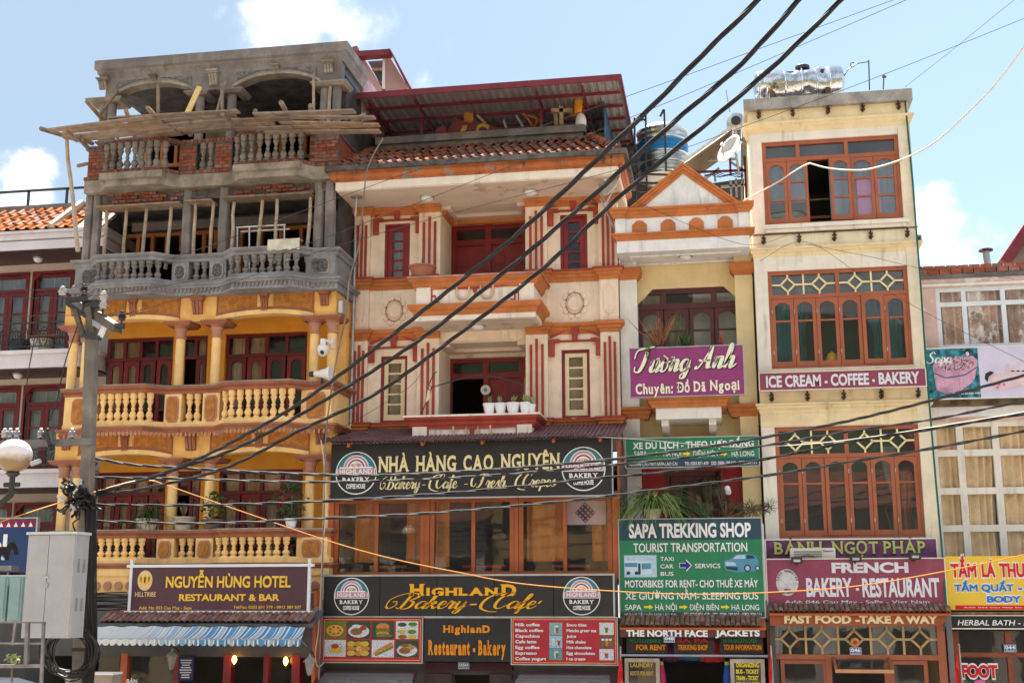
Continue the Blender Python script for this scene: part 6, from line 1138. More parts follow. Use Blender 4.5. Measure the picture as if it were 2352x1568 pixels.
def board(name,lb,cat,k,x0,y0,x1,y1,Y,m,fm=None,t=.05,fw=.02):
 a,b,c,d=RC(k,x0,y0,x1,y1,Y);q=thing(name,lb,cat,((a+b)/2,Y,c));part('board',MB().box(a,b,Y,Y+t,c,d),m,q)
 if fm:part('frame',MB().box(a-fw,b+fw,Y-.012,Y+t+.01,d,d+fw).box(a-fw,b+fw,Y-.012,Y+t+.01,c-fw,c).box(a-fw,a,Y-.012,Y+t+.01,c,d).box(b,b+fw,Y-.012,Y+t+.01,c,d),fm,q)
 return q,(a,b,c,d)
mag=mat('magenta_sign',(.27,.035,.16),var=.06,bump=0,rough=.45);cyl=mat('cream_white_lettering',(.82,.78,.60),var=0,bump=0)
t,bb=board('shop_sign','magenta board with cream script and serif lettering on the balcony of the narrow house','sign',8,283,558,1030,878,Ys,mag,M['steel'])
X8=lambda x,y=700:P(8,x,y,Ys)[0];Z8=lambda y,x=650:P(8,x,y,Ys)[1]
for lift,mm_,off in((.0,signb,.018),(.006,cyl,0)):
 script(t,'Tuong',X8(308)+off,X8(680)+off,Z8(715)-off*.7,Z8(640)-Z8(715),Ys-lift,mm_,wmin=.12,wmax=.42,slant=.3,caps=.98);script(t,'Anh',X8(712)+off,X8(985)+off,Z8(702)-off*.7,Z8(628)-Z8(702),Ys-lift,mm_,wmin=.12,wmax=.42,slant=.3,caps=.85)
for pts in(((503,612),(520,625),(535,640)),((455,640),(475,628),(470,648)),((553,625),(575,620),(568,650))):part('accent',MB().tube([V(8,x,y,Ys-.012)for x,y in pts],.012,5),cyl,t)
text(t,'Chuyên:',X8(315),X8(560),Z8(858),Z8(790),Ys,cyl,bold=.03,serif=True)
text(t,'Đồ',X8(585),X8(670),Z8(855),Z8(790),Ys,cyl,bold=.03,serif=True);text(t,'Dã',X8(695),X8(778),Z8(852),Z8(785),Ys,cyl,bold=.03,serif=True);text(t,'Ngoại',X8(803),X8(998),Z8(848),Z8(782),Ys,cyl,bold=.03,serif=True)
for fx,lb,km,kd,h,n in((470,'dry orange-brown spiky plant behind the left end of the magenta sign',mat('dry_plant',(.30,.13,.06),var=.3,scale=15,bump=0),'up',.75,46),(650,'bright green leafy plant behind the middle of the magenta sign',M['leaf'],'up',.42,40),(890,'thin red spiky plant behind the right end of the magenta sign',mat('red_leaf',(.40,.08,.07),var=.2,bump=0),'up',.42,10)):
 X=P(8,fx,545,Ys+.25)[0];potted('potted_plant',lb,X,Ys+.27,8.72 if fx!=470 else 8.72,h,.13,.16,M['clay'],km,kd,n=n,spread=1.8 if fx==470 else 1.)
mb=MB()
for i in range(60):p=V(8,400+random.uniform(-12,12),random.uniform(545,630),Ys-.04);e1=Vector((random.uniform(-1,1),random.uniform(-.5,.5),random.uniform(-1,1)))*.025;e2=e1 .orthogonal().normalized()*.014;mb.add([p-e1,p+e2,p+e1,p-e2],[(0,1,2,3)])
part('trailing_plant',mb,M['leaf'],None,label='small green creeper hanging over the upper left of the magenta sign',cat='creeper')
gr=mat('green_sign',(.01,.20,.085),var=.05,bump=0,rough=.4);nv=mat('dark_teal_sign',(.012,.06,.09),var=.05,bump=0,rough=.4)
Yt=-.55
t,bb=board('travel_sign','upper green strip sign listing tour routes with yellow arrows','sign',8,255,1155,1130,1345,Yt,gr,M['steel'])
a,b,c,d=bb;part('strip',MB().box(a+.001,b-.001,Yt-.003,Yt,c,c+.155),nv,t)
yel=mat('yellow_print',(.82,.62,.03),var=0,bump=0)
def arrow(par,k,x0,x1,y,hh,Y,m=None):
 a=P(k,x0,y,Y);b=P(k,x1,y,Y);h=P(k,x0,y-hh,Y)[1]-a[1];ml=a[0]+(b[0]-a[0])*.55
 flat(par,'arrow',[(a[0],a[1]-h*.4),(ml,a[1]-h*.4),(ml,a[1]-h),(b[0],a[1]),(ml,a[1]+h),(ml,a[1]+h*.4),(a[0],a[1]+h*.4)],Y-.004,m or yel)
textf(t,'XE DU LỊCH - THEO HỢP ĐỒNG',8,300,1178,1098,1222,Yt,signw,bold=.03)
for s_,x0,x1 in(('SAPA',308,393),('HÀ NỘI',502,618),('ĐIỆN BIÊN',695,860),('HẠ LONG',952,1100)):textf(t,s_,8,x0,1243,x1,1277,Yt,signw,bold=.01)
for x0,x1 in((420,475),(628,680),(873,925)):arrow(t,8,x0,x1,1262,17,Yt)
textf(t,'ADD:048 CẦU MÂY-SAPA-LÀO CAI',8,275,1318,593,1340,Yt,signw,bold=.01);textf(t,'TEL:0203.871.439   DD: 0986.199.019 - 0986.909.111',8,642,1310,1115,1332,Yt,signw,bold=.01)
Yk=-1.3
t,bb=board('trekking_sign','large green and dark blue trekking shop board with a bus and a car picture','sign',9,217,378,1178,1035,Yk,gr,M['steel'])
a,b,c,d=bb;part('strip',MB().box(a+.001,b-.001,Yk-.003,Yk,P(9,690,518,Yk)[1],d),nv,t);part('strip',MB().box(a+.001,b-.001,Yk-.003,Yk,c,P(9,690,1000,Yk)[1]),nv,t)
for s_,x0,y0,x1,y1,bo in(('SAPA TREKKING SHOP',278,404,1098,498,.035),('TOURIST TRANSPORTATION',308,535,1073,597,.012),('MOTORBIKES FOR RENT- CHO THUÊ XE MÁY',252,785,1145,835,.02),('XE GIƯỜNG NẰM- SLEEPING BUS',255,868,1148,916,.015),('TAXI',490,630,580,658,.01),('CAR',490,680,578,708,.01),('BUS',492,730,578,758,.01),('SERVICS',722,675,893,706,.01)):textf(t,s_,9,x0,y0,x1,y1,Yk,signw,bold=bo)
for s_,x0,x1 in(('SAPA',252,363),('HÀ NỘI',455,600),('ĐIỆN BIÊN',685,883),('HẠ LONG',968,1153)):textf(t,s_,9,x0,950,x1,988,Yk,signw,bold=.012)
for x0,x1 in((380,443),(617,673),(897,955)):arrow(t,9,x0,x1,968,17,Yk)
arrow(t,9,617,702,689,42,Yk,mat('white_outline',(.75,.75,.78),var=0,bump=0));arrow(t,9,621,695,689,33,Yk-.004,mat('blue_print',(.01,.02,.25),var=0,bump=0))
textf(t,'ADD:048 CẦU MÂY-SAPA-LÀO CAI',9,245,1010,595,1030,Yk,signw,bold=.01);textf(t,'TEL:0203.871.439   DD: 0986.199.019 - 0986.909.111',9,648,1005,1168,1027,Yk,signw,bold=.01)
pb=mat('print_pale_blue',(.45,.62,.74),var=.1,scale=20,bump=0);pm=mat('print_mid_blue',(.10,.28,.42),var=.1,bump=0);pd=mat('print_dark_blue',(.015,.05,.09),var=.1,bump=0)
f9=lambda pts,nm,m,dy:flat(o,nm,[P(9,x,y,Yk)for x,y in pts],Yk-dy,m,t=.002)
o=t;x0,x1,z0,z1=RC(9,247,620,465,768,Yk);o=part('bus_picture',MB().box(x0,x1,Yk-.004,Yk,z0,z1),pb,t)
f9([(250,660),(345,655),(425,662),(432,745),(330,755),(250,742)],'print',mat('print_bus_body',(.58,.72,.80),var=.05,bump=0),.004);f9([(250,672),(335,670),(335,700),(250,698)],'print',pm,.007);f9([(362,675),(425,672),(428,712),(365,715)],'print',pm,.007);f9([(340,675),(356,675),(358,750),(342,750)],'print',pd,.007)
for cx_ in(275,330):cx,cz=P(9,cx_,740,Yk);flat(o,'print',disc_pts(cx,cz,.035,.035,12),Yk-.009,pd,t=.002)
o=part('car_picture',MB().prism([P(9,x,y,Yk)for x,y in((920,660),(965,645),(1000,615),(1080,610),(1130,625),(1148,660),(1152,715),(1120,728),(1000,735),(935,720),(918,695))],'y',Yk-.004,Yk),pm,t)
f9([(975,645),(1005,620),(1060,618),(1060,643)],'print',pb,.005);f9([(1068,618),(1110,622),(1130,640),(1070,645)],'print',pd,.005);f9([(925,665),(990,668),(1000,690),(930,690)],'print',pb,.005);f9([(925,697),(1010,700),(1010,725),(940,715)],'print',pd,.005)
for cx_,r_ in((1075,.065),(1143,.045)):cx,cz=P(9,cx_,707,Yk);flat(o,'print',disc_pts(cx,cz,r_,r_*1.05,14),Yk-.007,pd,t=.002);flat(o,'print',disc_pts(cx,cz,r_*.6,r_*.65,12),Yk-.009,pb,t=.002)
x0,x1=P(9,340,200,.2)[0],P(9,1088,200,.2)[0];zt_=P(9,700,38,.2)[1];rs=mat('red_corrugated_sheet',(.36,.012,.02),var=.1,rough=.5)
wa,wb=P(9,540,200,.2)[0],P(9,888,200,.2)[0]
for a,b in((x0,wa),(wb,x1)):
 o=part('red_sheet',MB().box(a,b,.2,.24,4.2,zt_),rs,C);n=int((b-a)/.05)
 part('corrugation',MB().add([],[]).box(a+.001,a+.01,.19,.2,4.2,zt_)if n<2 else(lambda mb:[mb.box(a+(b-a)*i/n+.008,a+(b-a)*(i+.5)/n,.188,.2,4.2,zt_)for i in range(n)]and mb)(MB()),rs,o)
part('red_sheet',MB().box(wa,wb,.2,.24,P(9,700,70,.2)[1],zt_),rs,C)
xs=[wa+.02,P(9,712,200,.2)[0],wb-.02]
frame_grid('window_frame',C,[wa,wb],[4.3,P(9,700,72,.2)[1]],.18,M['maroonwood'],.1,.1)
sash(C,xs[0]+.05,xs[1],4.3,P(9,700,90,.2)[1],.2,M['maroonwood'],M['glass'],st=.11,bars=(.55,),rise=.08);sash(C,xs[1]+.01,xs[2]-.05,4.3,P(9,700,90,.2)[1],.24,M['maroonwood'],M['glass'],st=.05,bars=(.5,),rise=.06)
sash(C,xs[2]-.02,xs[2]+.35,4.35,P(9,700,65,.2)[1],.16,M['maroonwood'],M['glass'],st=.1,bars=(.5,),open_ang=-75)
room(C,CX0+.2,CX1-.05,.51,2.8,4.2,7.4,M['innerd']);curtain(C,P(9,575,150,.5)[0],P(9,640,150,.5)[0],5.3,zt_-.1,.55,M['curt_g'],tie=.4);curtain(C,P(9,770,150,.5)[0],P(9,835,150,.5)[0],5.2,zt_-.1,.55,M['curt_g'],tie=.4,side=-1)
part('ledge',MB().box(CX0+.02,CX1-.02,Yk+.06,.3,4.0,P(9,690,378,Yk)[1]-.1),whp,C)
zl=P(9,690,378,Yk)[1]-.1
X=P(9,440,300,-1.05)[0];t=potted('potted_plant','big spider plant with arching striped leaves in a pale pot above the trekking sign',X,-1.2,zl+.1,.95,.17,.2,M['stonepot'],mat('spider_plant_green',(.20,.30,.07),var=.25,scale=10,bump=0),'blade',n=320,spread=1.3)
mb=MB();c_=Vector((X,-1.25,zl+.35));
for i in range(44):
 a_=random.uniform(math.pi,2*math.pi);ln=random.uniform(.5,.95);q=[]
 for j in range(7):s=j/6;q.append(c_+Vector((math.cos(a_)*ln*s*.7,math.sin(a_)*ln*s*.45,ln*(1.35*s-1.65*s*s))))
 e_=Vector((-math.sin(a_)*.6,math.cos(a_)*.3,0))+Vector((.5,0,0));e_.normalize()
 for j in range(6):w0=.017*(1-j/7);mb.quad(q[j]-e_*w0,q[j]+e_*w0,q[j+1]+e_*w0*.8,q[j+1]-e_*w0*.8)
part('pale_leaves',mb,M['leaf_y'],t)
X=P(9,780,340,-1.05)[0];potted('potted_plant','small clump of green sword leaves above the middle of the trekking sign',X,-1.05,zl,.33,.1,.1,M['brownpot'],M['leaf'],'up',n=40,spread=1.6)
t=thing('conifer_shrub','feathery brown-green conifer branch spreading right above the trekking sign','shrub',V(9,950,350,-1.0));mb=MB();mt_=MB()
for(x,y)in((880,215),(930,260),(1000,290),(960,330),(1060,320),(1120,325),(1180,310),(1220,290),(900,320),(1040,350),(1100,300),(865,180)):
 c_=V(9,x,y,-1.0+random.uniform(-.15,.15));mt_.tube([V(9,930,370,-1.0),(V(9,930,370,-1.0)+c_)/2+Vector((0,0,-.02)),c_],.012,5)
 for i in range(120):
  d_=Vector((random.gauss(0,1),random.gauss(0,1),random.gauss(0,1))).normalized();p=c_+d_*random.uniform(0,.13);q=p+d_*.07+Vector((random.uniform(-.03,.03),)*3);e_=d_.orthogonal().normalized()*.006;mb.quad(p-e_,p+e_,q+e_*.4,q-e_*.4)
part('needles',mb,mat('brownish_needles',(.10,.10,.035),var=.5,scale=6,bump=0),t);part('branch',mt_,M['twig'],t);part('trunk',MB().tube([V(9,930,370,-1.0),V(9,930,370,-1.0)-Vector((0,0,.2))],.03,7),M['twig'],t)
X,Z=P(9,940,185,-.9);t=thing('spotlight','small round white spotlight on a thin stalk above the conifer shrub','spotlight',(X,-.9,Z));part('head',MB().tube([(X,-.85,Z+.05),(X+.02,-.98,Z-.05)],.055,10),M['wplastic'],t,smooth=True);part('stalk',MB().tube([(X,-.85,Z+.05),(X-.1,-.85,Z-.5)],.012,5),M['iron'],t)
mt2=mat('mossy_tile',(.26,.13,.085),var=.3,rnd=.35,scale=8,stain=.6,patch=(.12,.13,.04),patch_t=.56)
CC=thing('tile_canopy','small mossy terracotta tile canopy below the large trekking board','canopy',V(9,690,1100,-1.6));tm2=smesh(barrel(.2,.085,.035),'tile',mt2)
zfk=P(9,690,1100,-1.75)[1];xa,xb=P(9,215,1105,-1.75)[0],P(9,1200,1095,-1.75)[0];zbk=P(9,690,1050,-1.3)[1]
tile_rows(CC,tm2,xa,xb,zfk,-1.75,zfk+.17,-1.35,3,.092);part('support_board',MB().prism([(-1.72,zfk-.02),(-1.3,zfk+.14),(-1.3,zfk+.1),(-1.72,zfk-.06)],'x',xa,xb),M['brownwood'],CC)
brd=mat('brown_fascia',(.13,.045,.035),var=.15)
t,bb=board('jackets_sign','brown fascia board with white capital lettering about jackets','sign',9,218,1112,1195,1172,-1.7,brd)
textf(t,'THE NORTH FACE',9,260,1122,808,1165,-1.7,signw,bold=.045);textf(t,'JACKETS',9,858,1120,1158,1162,-1.7,signw,bold=.045)
Yq=-1.5
for(x0,x1,s1,s2,m1,m2,lb)in((262,535,'MOTORBIKE','FOR RENT',mat('green_letters',(.02,.22,.08),var=0,bump=0),ora,'dark window strip with orange lettering about rentals, left of three'),(580,855,'SA PA','TREKKING SHOP',mat('red_letters',(.5,.02,.03),var=0,bump=0),ora,'dark window strip with red and orange shop lettering, middle of three'),(888,1180,'SA PA BACKPACKER','TOUR INFORMATION',mat('green_letters',(.02,.22,.08)),ora,'dark window strip with orange tour lettering, right of three')):
 t,bb=board('window_strip',lb,'sign',9,x0,1176,x1,1280,Yq,mat('dark_brown_strip',(.05,.03,.025),var=.2))
 textf(t,s1,9,x0+20,1178,x1-40,1205,Yq,m1,bold=.03);textf(t,s2,9,x0+(65 if s2=='FOR RENT' else 27),1220,x1-(8 if s2=='FOR RENT' else 48 if s2[1]=='R' else 12),1255,Yq,m2,bold=.03)
number_plate(9,512,1163,588,1207,-1.75,'048','blue enamel plate reading 048 half covered by the jackets fascia')
x0,x1=P(9,225,1290,-1.6)[0],P(9,1210,1290,-1.6)[0];zr=P(9,700,1295,-1.6)[1]
part('rail',MB().tube([(x0,-1.6,zr),(x1,-1.6,zr)],.025,8),M['steel'],None,label='horizontal steel rail over the open front of the trekking shop',cat='rail')
for(xa,xb,lines,lb)in((250,485,('LAUNDRY','BOOTS FOR RENT'),'left glass show window in a pale metal frame with yellow rental lettering'),(960,1192,('ORGANIZING','BUS - TICKET','TRAIN - TICKET','PRIVATE'),'right glass show window with yellow ticket lettering')):
 Yw=-1.65;a,b=P(9,xa,1400,Yw)[0],P(9,xb,1400,Yw)[0];z1=P(9,700,1315,Yw)[1];t=thing('show_window',lb,'show window',((a+b)/2,Yw,.3))
 fm_=mat('pale_metal_frame',(.42,.36,.30),var=.15,metal=.3,rough=.4);part('frame',MB().box(a,a+.07,Yw,Yw+.08,.3,z1).box(b-.07,b,Yw,Yw+.08,.3,z1).box(a+.07,b-.07,Yw,Yw+.08,z1-.07,z1).box(a+.07,b-.07,Yw,Yw+.08,.3,.4),fm_,t);pane(t,a+.07,b-.07,.4,z1-.07,Yw+.03,M['glass']);part('backing',MB().box(a+.07,b-.07,Yw+.1,Yw+.12,.4,z1-.07),M['innerd'],t)
 for i,s_ in enumerate(lines):y=1343+i*(43 if len(lines)>2 else 55);textf(t,s_,9,xa+38,y,xb-42,y+28,Yw,yel if len(lines)>2 else mat('ochre_print',(.5,.33,.05),var=0),bold=.03)
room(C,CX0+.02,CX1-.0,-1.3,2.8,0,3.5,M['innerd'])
for i,(x0,x1,y1,cc,lb)in enumerate(((500,615,1335,(.10,.01,.07),'dark purple jacket'),(625,760,1330,(.01,.10,.20),'teal blue jacket'),(765,905,1340,(.45,.01,.015),'bright red jacket'))):
 a,b,c,d=RC(9,x0,1180,x1,y1,-1.2);t=thing('hanging_jacket',lb+' hanging over the shop opening','jacket',((a+b)/2,-1.2,c));m_=mat('cloth_'+str(i),cc,var=.2,scale=10);xm=(a+b)/2
 part('body',MB().prism([(a+.04,c),(b-.04,c),(b-.05,d-.1),(xm+.08,d),(xm-.08,d),(a+.05,d-.1)],'y',-1.25,-1.13),m_,t,bevel=.03)
 for s_,e_ in((-1,a),(1,b)):part('sleeve',MB().tube([(e_-s_*.07,-1.19,d-.12),(e_,-1.2,(c+d)/2),(e_-s_*.01,-1.22,c+.02)],.055,8),m_,t,smooth=True)
for i,(fx,cc,lb)in enumerate(((495,(.5,.02,.1),'pink and green clothing hanging at the left side of the shop opening'),(940,(.02,.08,.35),'blue jacket hanging at the right side of the shop opening'))):
 X=P(9,fx,1420,-1.5)[0];t=thing('hanging_jacket',lb,'jacket',(X,-1.5,1.8));m_=mat('side_cloth_'+str(i),cc,var=.2,scale=10);zt_=P(9,fx,1350,-1.5)[1]
 part('body',MB().tube([(X,-1.45,zt_),(X,-1.45,zt_-.2),(X,-1.45,zt_-.9)],.04,8,.12),m_,t,smooth=True);part('collar',MB().lathe([(.05,0),(.04,.06)],X,-1.45,10,zt_-.02),mat('lime_cloth',(.35,.5,.05),var=.1),t)
flag(9,[(1228,1235),(1226,1310),(1222,1400),(1220,1478),(1242,1478),(1240,1400),(1238,1310),(1232,1235)],-1.9,'rolled red flag with yellow at its foot between the trekking shop and the bakery')
bluep=mat('blue_band',(.01,.18,.42),var=.1,rough=.35,metal=.3);oldch=mat('stained_steel',(.55,.55,.50),rough=.28,metal=.95,var=.25,patch=(.25,.2,.06),patch_t=.58,scale=1.5)
Yw=3.2;cx0,cx1=P(7,328,640,Yw)[0],P(7,665,640,Yw)[0];cxm=(cx0+cx1)/2;r_=(cx1-cx0)/2;zt0,zt1=P(7,500,800,Yw-r_)[1],P(7,500,495,Yw-r_)[1]
t=thing('water_tank','round steel water tank with a blue band behind the triangular pediment','water tank',(cxm,Yw,zt0));Ht=zt1-zt0
pf=[];nb=10
for i in range(nb*6+1):z=Ht*i/(nb*6);pf.append((r_-.012*abs(math.sin(i/6*math.pi)),z))
lo=[q for q in pf if q[1]<=Ht*.48];mi=[q for q in pf if Ht*.46<=q[1]<=Ht*.76];hi=[q for q in pf if q[1]>=Ht*.75]
part('lower_body',MB().lathe(lo,cxm,Yw,40,zt0),oldch,t,smooth=True);part('blue_band',MB().lathe([(a+.003,b)for a,b in mi],cxm,Yw,40,zt0),bluep,t,smooth=True);part('upper_body',MB().lathe(hi+[(r_*.98,Ht+.02),(r_*.7,Ht+.16),(r_*.3,Ht+.24),(.02,Ht+.26)],cxm,Yw,40,zt0),oldch,t,smooth=True)
for z in(Ht*.02,Ht*.25,Ht*.46,Ht*.76,Ht*.98):part('hoop',MB().lathe([(r_+.0,z),(r_+.018,z+.015),(r_+.018,z+.035),(r_,z+.05)],cxm,Yw,40,zt0),M['chrome'],t,smooth=True)
FR=thing('steel_frame','rusty steel frame carrying the tanks behind the pediment','steel frame',(cxm,3,11))
for(x0,y0,x1,y1,Y)in((310,450,318,990,2.6),(384,420,390,820,2.6),(506,395,520,800,2.3),(310,465,384,462,2.6),(480,440,503,395,2.3),(220,815,700,830,2.6),(240,700,330,660,2.6),(350,880,480,880,2.6),(330,930,450,930,2.6),(390,820,392,950,2.5)):part('bar',MB().bar(V(7,x0,y0,Y),V(7,x1,y1,Y),.045),M['iron']if x0>240 else M['rust'],FR)
for(x0,y0,x1,y1)in((650,810,1035,795),(935,550,945,830),(1030,560,1050,1000),(1020,620,1020,1000),(945,740,1050,810),(780,850,870,780),(700,730,980,720),(835,800,845,870),(880,905,1050,890),(945,860,950,960),(980,850,985,970)):part('bar',MB().bar(V(7,x0,y0,2.4),V(7,x1,y1,2.4),.05),M['redpaint']if y0 in(810,550)or x0>1025 else M['steel'],FR)
part('shed_roof',MB().prism([P(7,x,y,3.0)for x,y in((820,880),(1035,850),(1035,1010),(900,960))],'y',3.0,3.2),M['innerd'],FR);part('dark_screen',MB().prism([P(7,x,y,3.9)for x,y in((215,620),(330,620),(400,800),(420,860),(540,860),(300,1050),(215,1050))],'y',3.9,4.0),M['innerd'],FR)
t=thing('solar_heater','solar water heater: steel cylinder end with a sloping rack of dark tubes','solar heater',V(7,980,540,2.0));cx,cz=P(7,980,478,1.6);r_=(P(7,1045,478,1.6)[0]-P(7,915,478,1.6)[0])/2
part('cylinder',MB().lathe([(r_*.96,1.55),(r_,1.62),(r_,2.9)],cx,cz,28,ax='y'),M['chrome'],t,smooth=True);part('end_cap',MB().lathe([(.01,1.50),(r_*.6,1.51),(r_*.97,1.552)],cx,cz,28,ax='y'),oldch,t,smooth=True);part('emblem',MB().lathe([(r_*.45,1.48),(r_*.5,1.48),(r_*.5,1.505),(r_*.45,1.505)],cx,cz,24,ax='y'),M['iron'],t)
p0,p1=V(7,945,545,1.7),V(7,640,765,1.7);q0,q1=V(7,945,740,1.4),V(7,770,830,1.4)
for i in range(16):
 s=i/15;y=1.6+s*1.3;a=P(7,940,550,1.7);part('tube',MB().tube([(a[0]-.0,y,a[1]),(p1 .x,y,p1 .z)],.03,6),mat('dark_vacuum_tube',(.16,.12,.08),rough=.35,var=.1,bump=0),t,smooth=True)
part('edge_bar',MB().bar((p0 .x,1.52,p0 .z+.05),(p1 .x,1.52,p1 .z+.05),.05),mat('pale_rail',(.6,.6,.5),var=.1),t)
X,Z=P(7,950,665,.9)
dish(950,665,7,0.9,.35,'white oval satellite dish standing left of the tall cream house',72,-60,[(X+.1,1.0,Z-.05),(X+.15,1.1,Z-.5)])
for pts,lb in((((915,265),(925,330),(942,415)),'thin antenna rod rising above the solar heater'),):part('antenna_rod',MB().tube([V(7,x,y,1.6)for x,y in pts],.012,5),M['steel'],None,label=lb,cat='antenna')
for j in range(4):
 pts=[V(7,770+i*26,820+10*math.sin(i*1.3+j)+j*4,2.2)for i in range(11)];part('loose_cable',MB().tube(pts,.01,4),M['black'],None,label='tangled black cable slung across the gap left of the tall cream house',cat='cable',group='tangled cables in the gap')
 # TALL CREAM HOUSE (french bakery)
Dn=thing('bakery_house','tall narrow cream house with three big red-brown windows and a steel tank on its roof','building',(2.4,-.3,0))
dcr=mat('pale_cream_paint',(.80,.74,.64),var=.05,stain=.8,stain_col=(.30,.24,.14));dyl=mat('yellow_cream_paint',(.82,.66,.40),var=.06,stain=.75,stain_col=(.34,.22,.08));dwd=mat('red_brown_window_paint',(.38,.11,.048),var=.08,rough=.5,stain=.25)
latt=mat('yellow_lattice_paint',(.82,.69,.38),var=.06)
DY=-.3;DX0,DX1=.78,4.02
w1=RC(7,1128,580,2070,1140,DY);w2=RC(8,1172,38,2115,690,DY);w3t=P(8,1700,1075,DY)[1];w3b=P(9,1750,505,DY)[1]
WX0,WX1=1.04,3.78
def dz(k,y,x=1600,Y=DY):return P(k,x,y,Y)[1]
wins=[(WX0,WX1,dz(7,1140),dz(7,582)),(WX0,WX1,dz(8,690,1650),dz(8,38,1650)),(WX0,WX1,w3b,w3t)]
part('front_wall',MB().holes(DX0,DX1,4.4,dz(7,360),DY,DY+.2,wins),dcr,Dn)
part('side_wall',MB().box(DX0,DX0+.15,DY+.2,6,0,dz(7,330)).box(DX1-.15,DX1,DY+.2,6,0,dz(7,330)),dyl,Dn);part('roof_slab',MB().box(DX0+.15,DX1-.15,DY+.2,6,dz(7,400),dz(7,385)),M['conc'],Dn)
zp0,zp1=dz(7,365,1570,DY-.12),dz(7,292,1570,DY-.12)
part('roof_parapet',MB().sweep([(DX0-.0,3),(DX0-.0,DY-.05),(DX1,DY-.05),(DX1,3)],sq(-.15,.08,zp0,zp1)),mat('streaked_concrete_parapet',(.38,.35,.32),var=.2,stain=1.,stain_col=(.07,.07,.07)),Dn)
def band(ztop,zbot,m=dyl,o=0.06):
 h=ztop-zbot;part('band_moulding',MB().sweep([(DX0,.3),(DX0,DY),(DX1,DY),(DX1,.3)],[(-.05,zbot),(.001,zbot),(.02,zbot+h*.35),(o,zbot+h*.55),(o,zbot+h*.72),(o+.03,zbot+h*.8),(o+.03,ztop),(-.05,ztop)]),m,Dn)
band(dz(7,458),dz(7,528));part('yellow_field',MB().box(DX0+.001,DX1-.001,DY-.012,DY-.001,dz(7,457),zp0-.002),dyl,Dn)
band(dz(7,1292),dz(7,1352));part('yellow_field',MB().box(DX0+.001,DX1-.001,DY-.012,DY-.001,dz(7,1291),dz(7,1190)),mat('light_yellow_field',(.80,.70,.50),var=.06,stain=.7,stain_col=(.3,.22,.1)),Dn)
band(dz(8,920,1650),dz(8,990,1650));part('yellow_field',MB().box(DX0+.001,DX1-.001,DY-.012,DY-.001,dz(8,918,1650),dz(8,700,1650)),dyl,Dn);part('yellow_field',MB().box(DX0+.001,DX1-.001,DY-.018,DY-.001,dz(8,1072,1650),dz(8,991,1650)),dyl,Dn)
part('window_sill',MB().box(WX0-.02,WX1+.08,DY-.14,DY,dz(7,1172),dz(7,1146)).box(WX0,WX1+.04,DY-.09,DY,dz(7,1195),dz(7,1173)),dcr,Dn)
part('corner_strip',MB().box(DX1-.24,DX1-.001,DY-.03,DY-.002,4.4,dz(7,540)),mat('corner_cream',(.80,.70,.52),var=.06,stain=.5,stain_col=(.3,.24,.14)),Dn)
brm=MB();
for(a,b,c,d,e_,f_)in((-.02,.02,-.03,-.01,-.14,.14),(-.06,.06,-.06,-.03,-.09,-.05),(-.06,.06,-.06,-.03,.0,.04),(-.015,.015,-.14,-.03,.03,.07),(-.045,-.02,-.1,-.03,-.13,-.08),(.01,.04,-.09,-.03,-.12,-.02)):brm.box(a,b,c,d,e_,f_)
bme=smesh(brm,'iron_bracket',M['rust'])
for k,pts in((7,((1105,428),(1335,415),(1563,400),(1795,385),(2025,370))),(7,((1157,1255),(1388,1245),(1623,1232),(1860,1220),(2098,1207))),(8,((1205,885),(1445,880),(1683,873),(1923,865),(2168,860)))):
 zz=sum(P(k,*q,DY)[1]for q in pts)/5
 for i,q in enumerate(pts):inst(bme,'iron_bracket',Dn,(DX0+.22+i*(DX1-DX0-.42)/4,DY-.015,zz),(0,random.uniform(-.12,.12),random.uniform(-.2,.2)),(.75,1,.75))
part('batten',MB().box(DX0-.1,DX1+.02,DY-.05,DY-.02,dz(7,1200)-.015,dz(7,1200)+.005),M['rust'],Dn)
def lattice(par,x0,x1,z0,z1,Y,n=2,m=latt,w=.035):
 """diamonds joined by bars, n diamonds"""
 zc=(z0+z1)/2;step=(x1-x0)/n;q=min(step*.27,(z1-z0)*.34);mb=MB();d=.035
 def bar(a,b):
  mb.bar((a[0],Y+d/2,a[1]),(b[0],Y+d/2,b[1]),d,w)if abs(a[0]-b[0])<1e-6 else mb.bar((a[0],Y+d/2,a[1]),(b[0],Y+d/2,b[1]),d,w)
 for i in range(n):
  cx=x0+step*(i+.5)
  dm=MB()
  for a,b in(((cx-q,zc),(cx,zc+q)),((cx,zc+q),(cx+q,zc)),((cx+q,zc),(cx,zc-q)),((cx,zc-q),(cx-q,zc))):dm.bar((a[0],Y+.018,a[1]),(b[0],Y+.018,b[1]),d,w)
  part('lattice_diamond',dm,m,par)
  st=MB().box(cx-w/2,cx+w/2,Y,Y+d,zc+q,z1).box(cx-w/2,cx+w/2,Y,Y+d,z0,zc-q);st.box(x0+step*i,cx-q,Y+.001,Y+d-.001,zc-w/2,zc+w/2).box(cx+q,x0+step*(i+1),Y+.001,Y+d-.001,zc-w/2,zc+w/2)
  if i:st.box(x0+step*i-w/2,x0+step*i+w/2,Y-.001,Y+d+.001,z0,z1)
  part('lattice_bar',st,m,par,kind='stuff')
 pane(par,x0,x1,z0,z1,Y+.045,M['glass_r'])
YW=DY+.04
a,b,c,d=wins[0];t1=c+(d-c)*.785;F=[a,a+(b-a)*.265,a+(b-a)*.62,b]
fr1=frame_grid('window_frame',Dn,[a+.04,F[1],F[2],b-.04],[t1,d-.04],YW,dwd,.08,.1);part('frame_side',MB().box(a,a+.06,YW+.003,YW+.1,c,t1).box(b-.06,b,YW+.003,YW+.1,c,t1).box(a+.06,b-.06,YW+.003,YW+.1,c,c+.05),dwd,fr1)
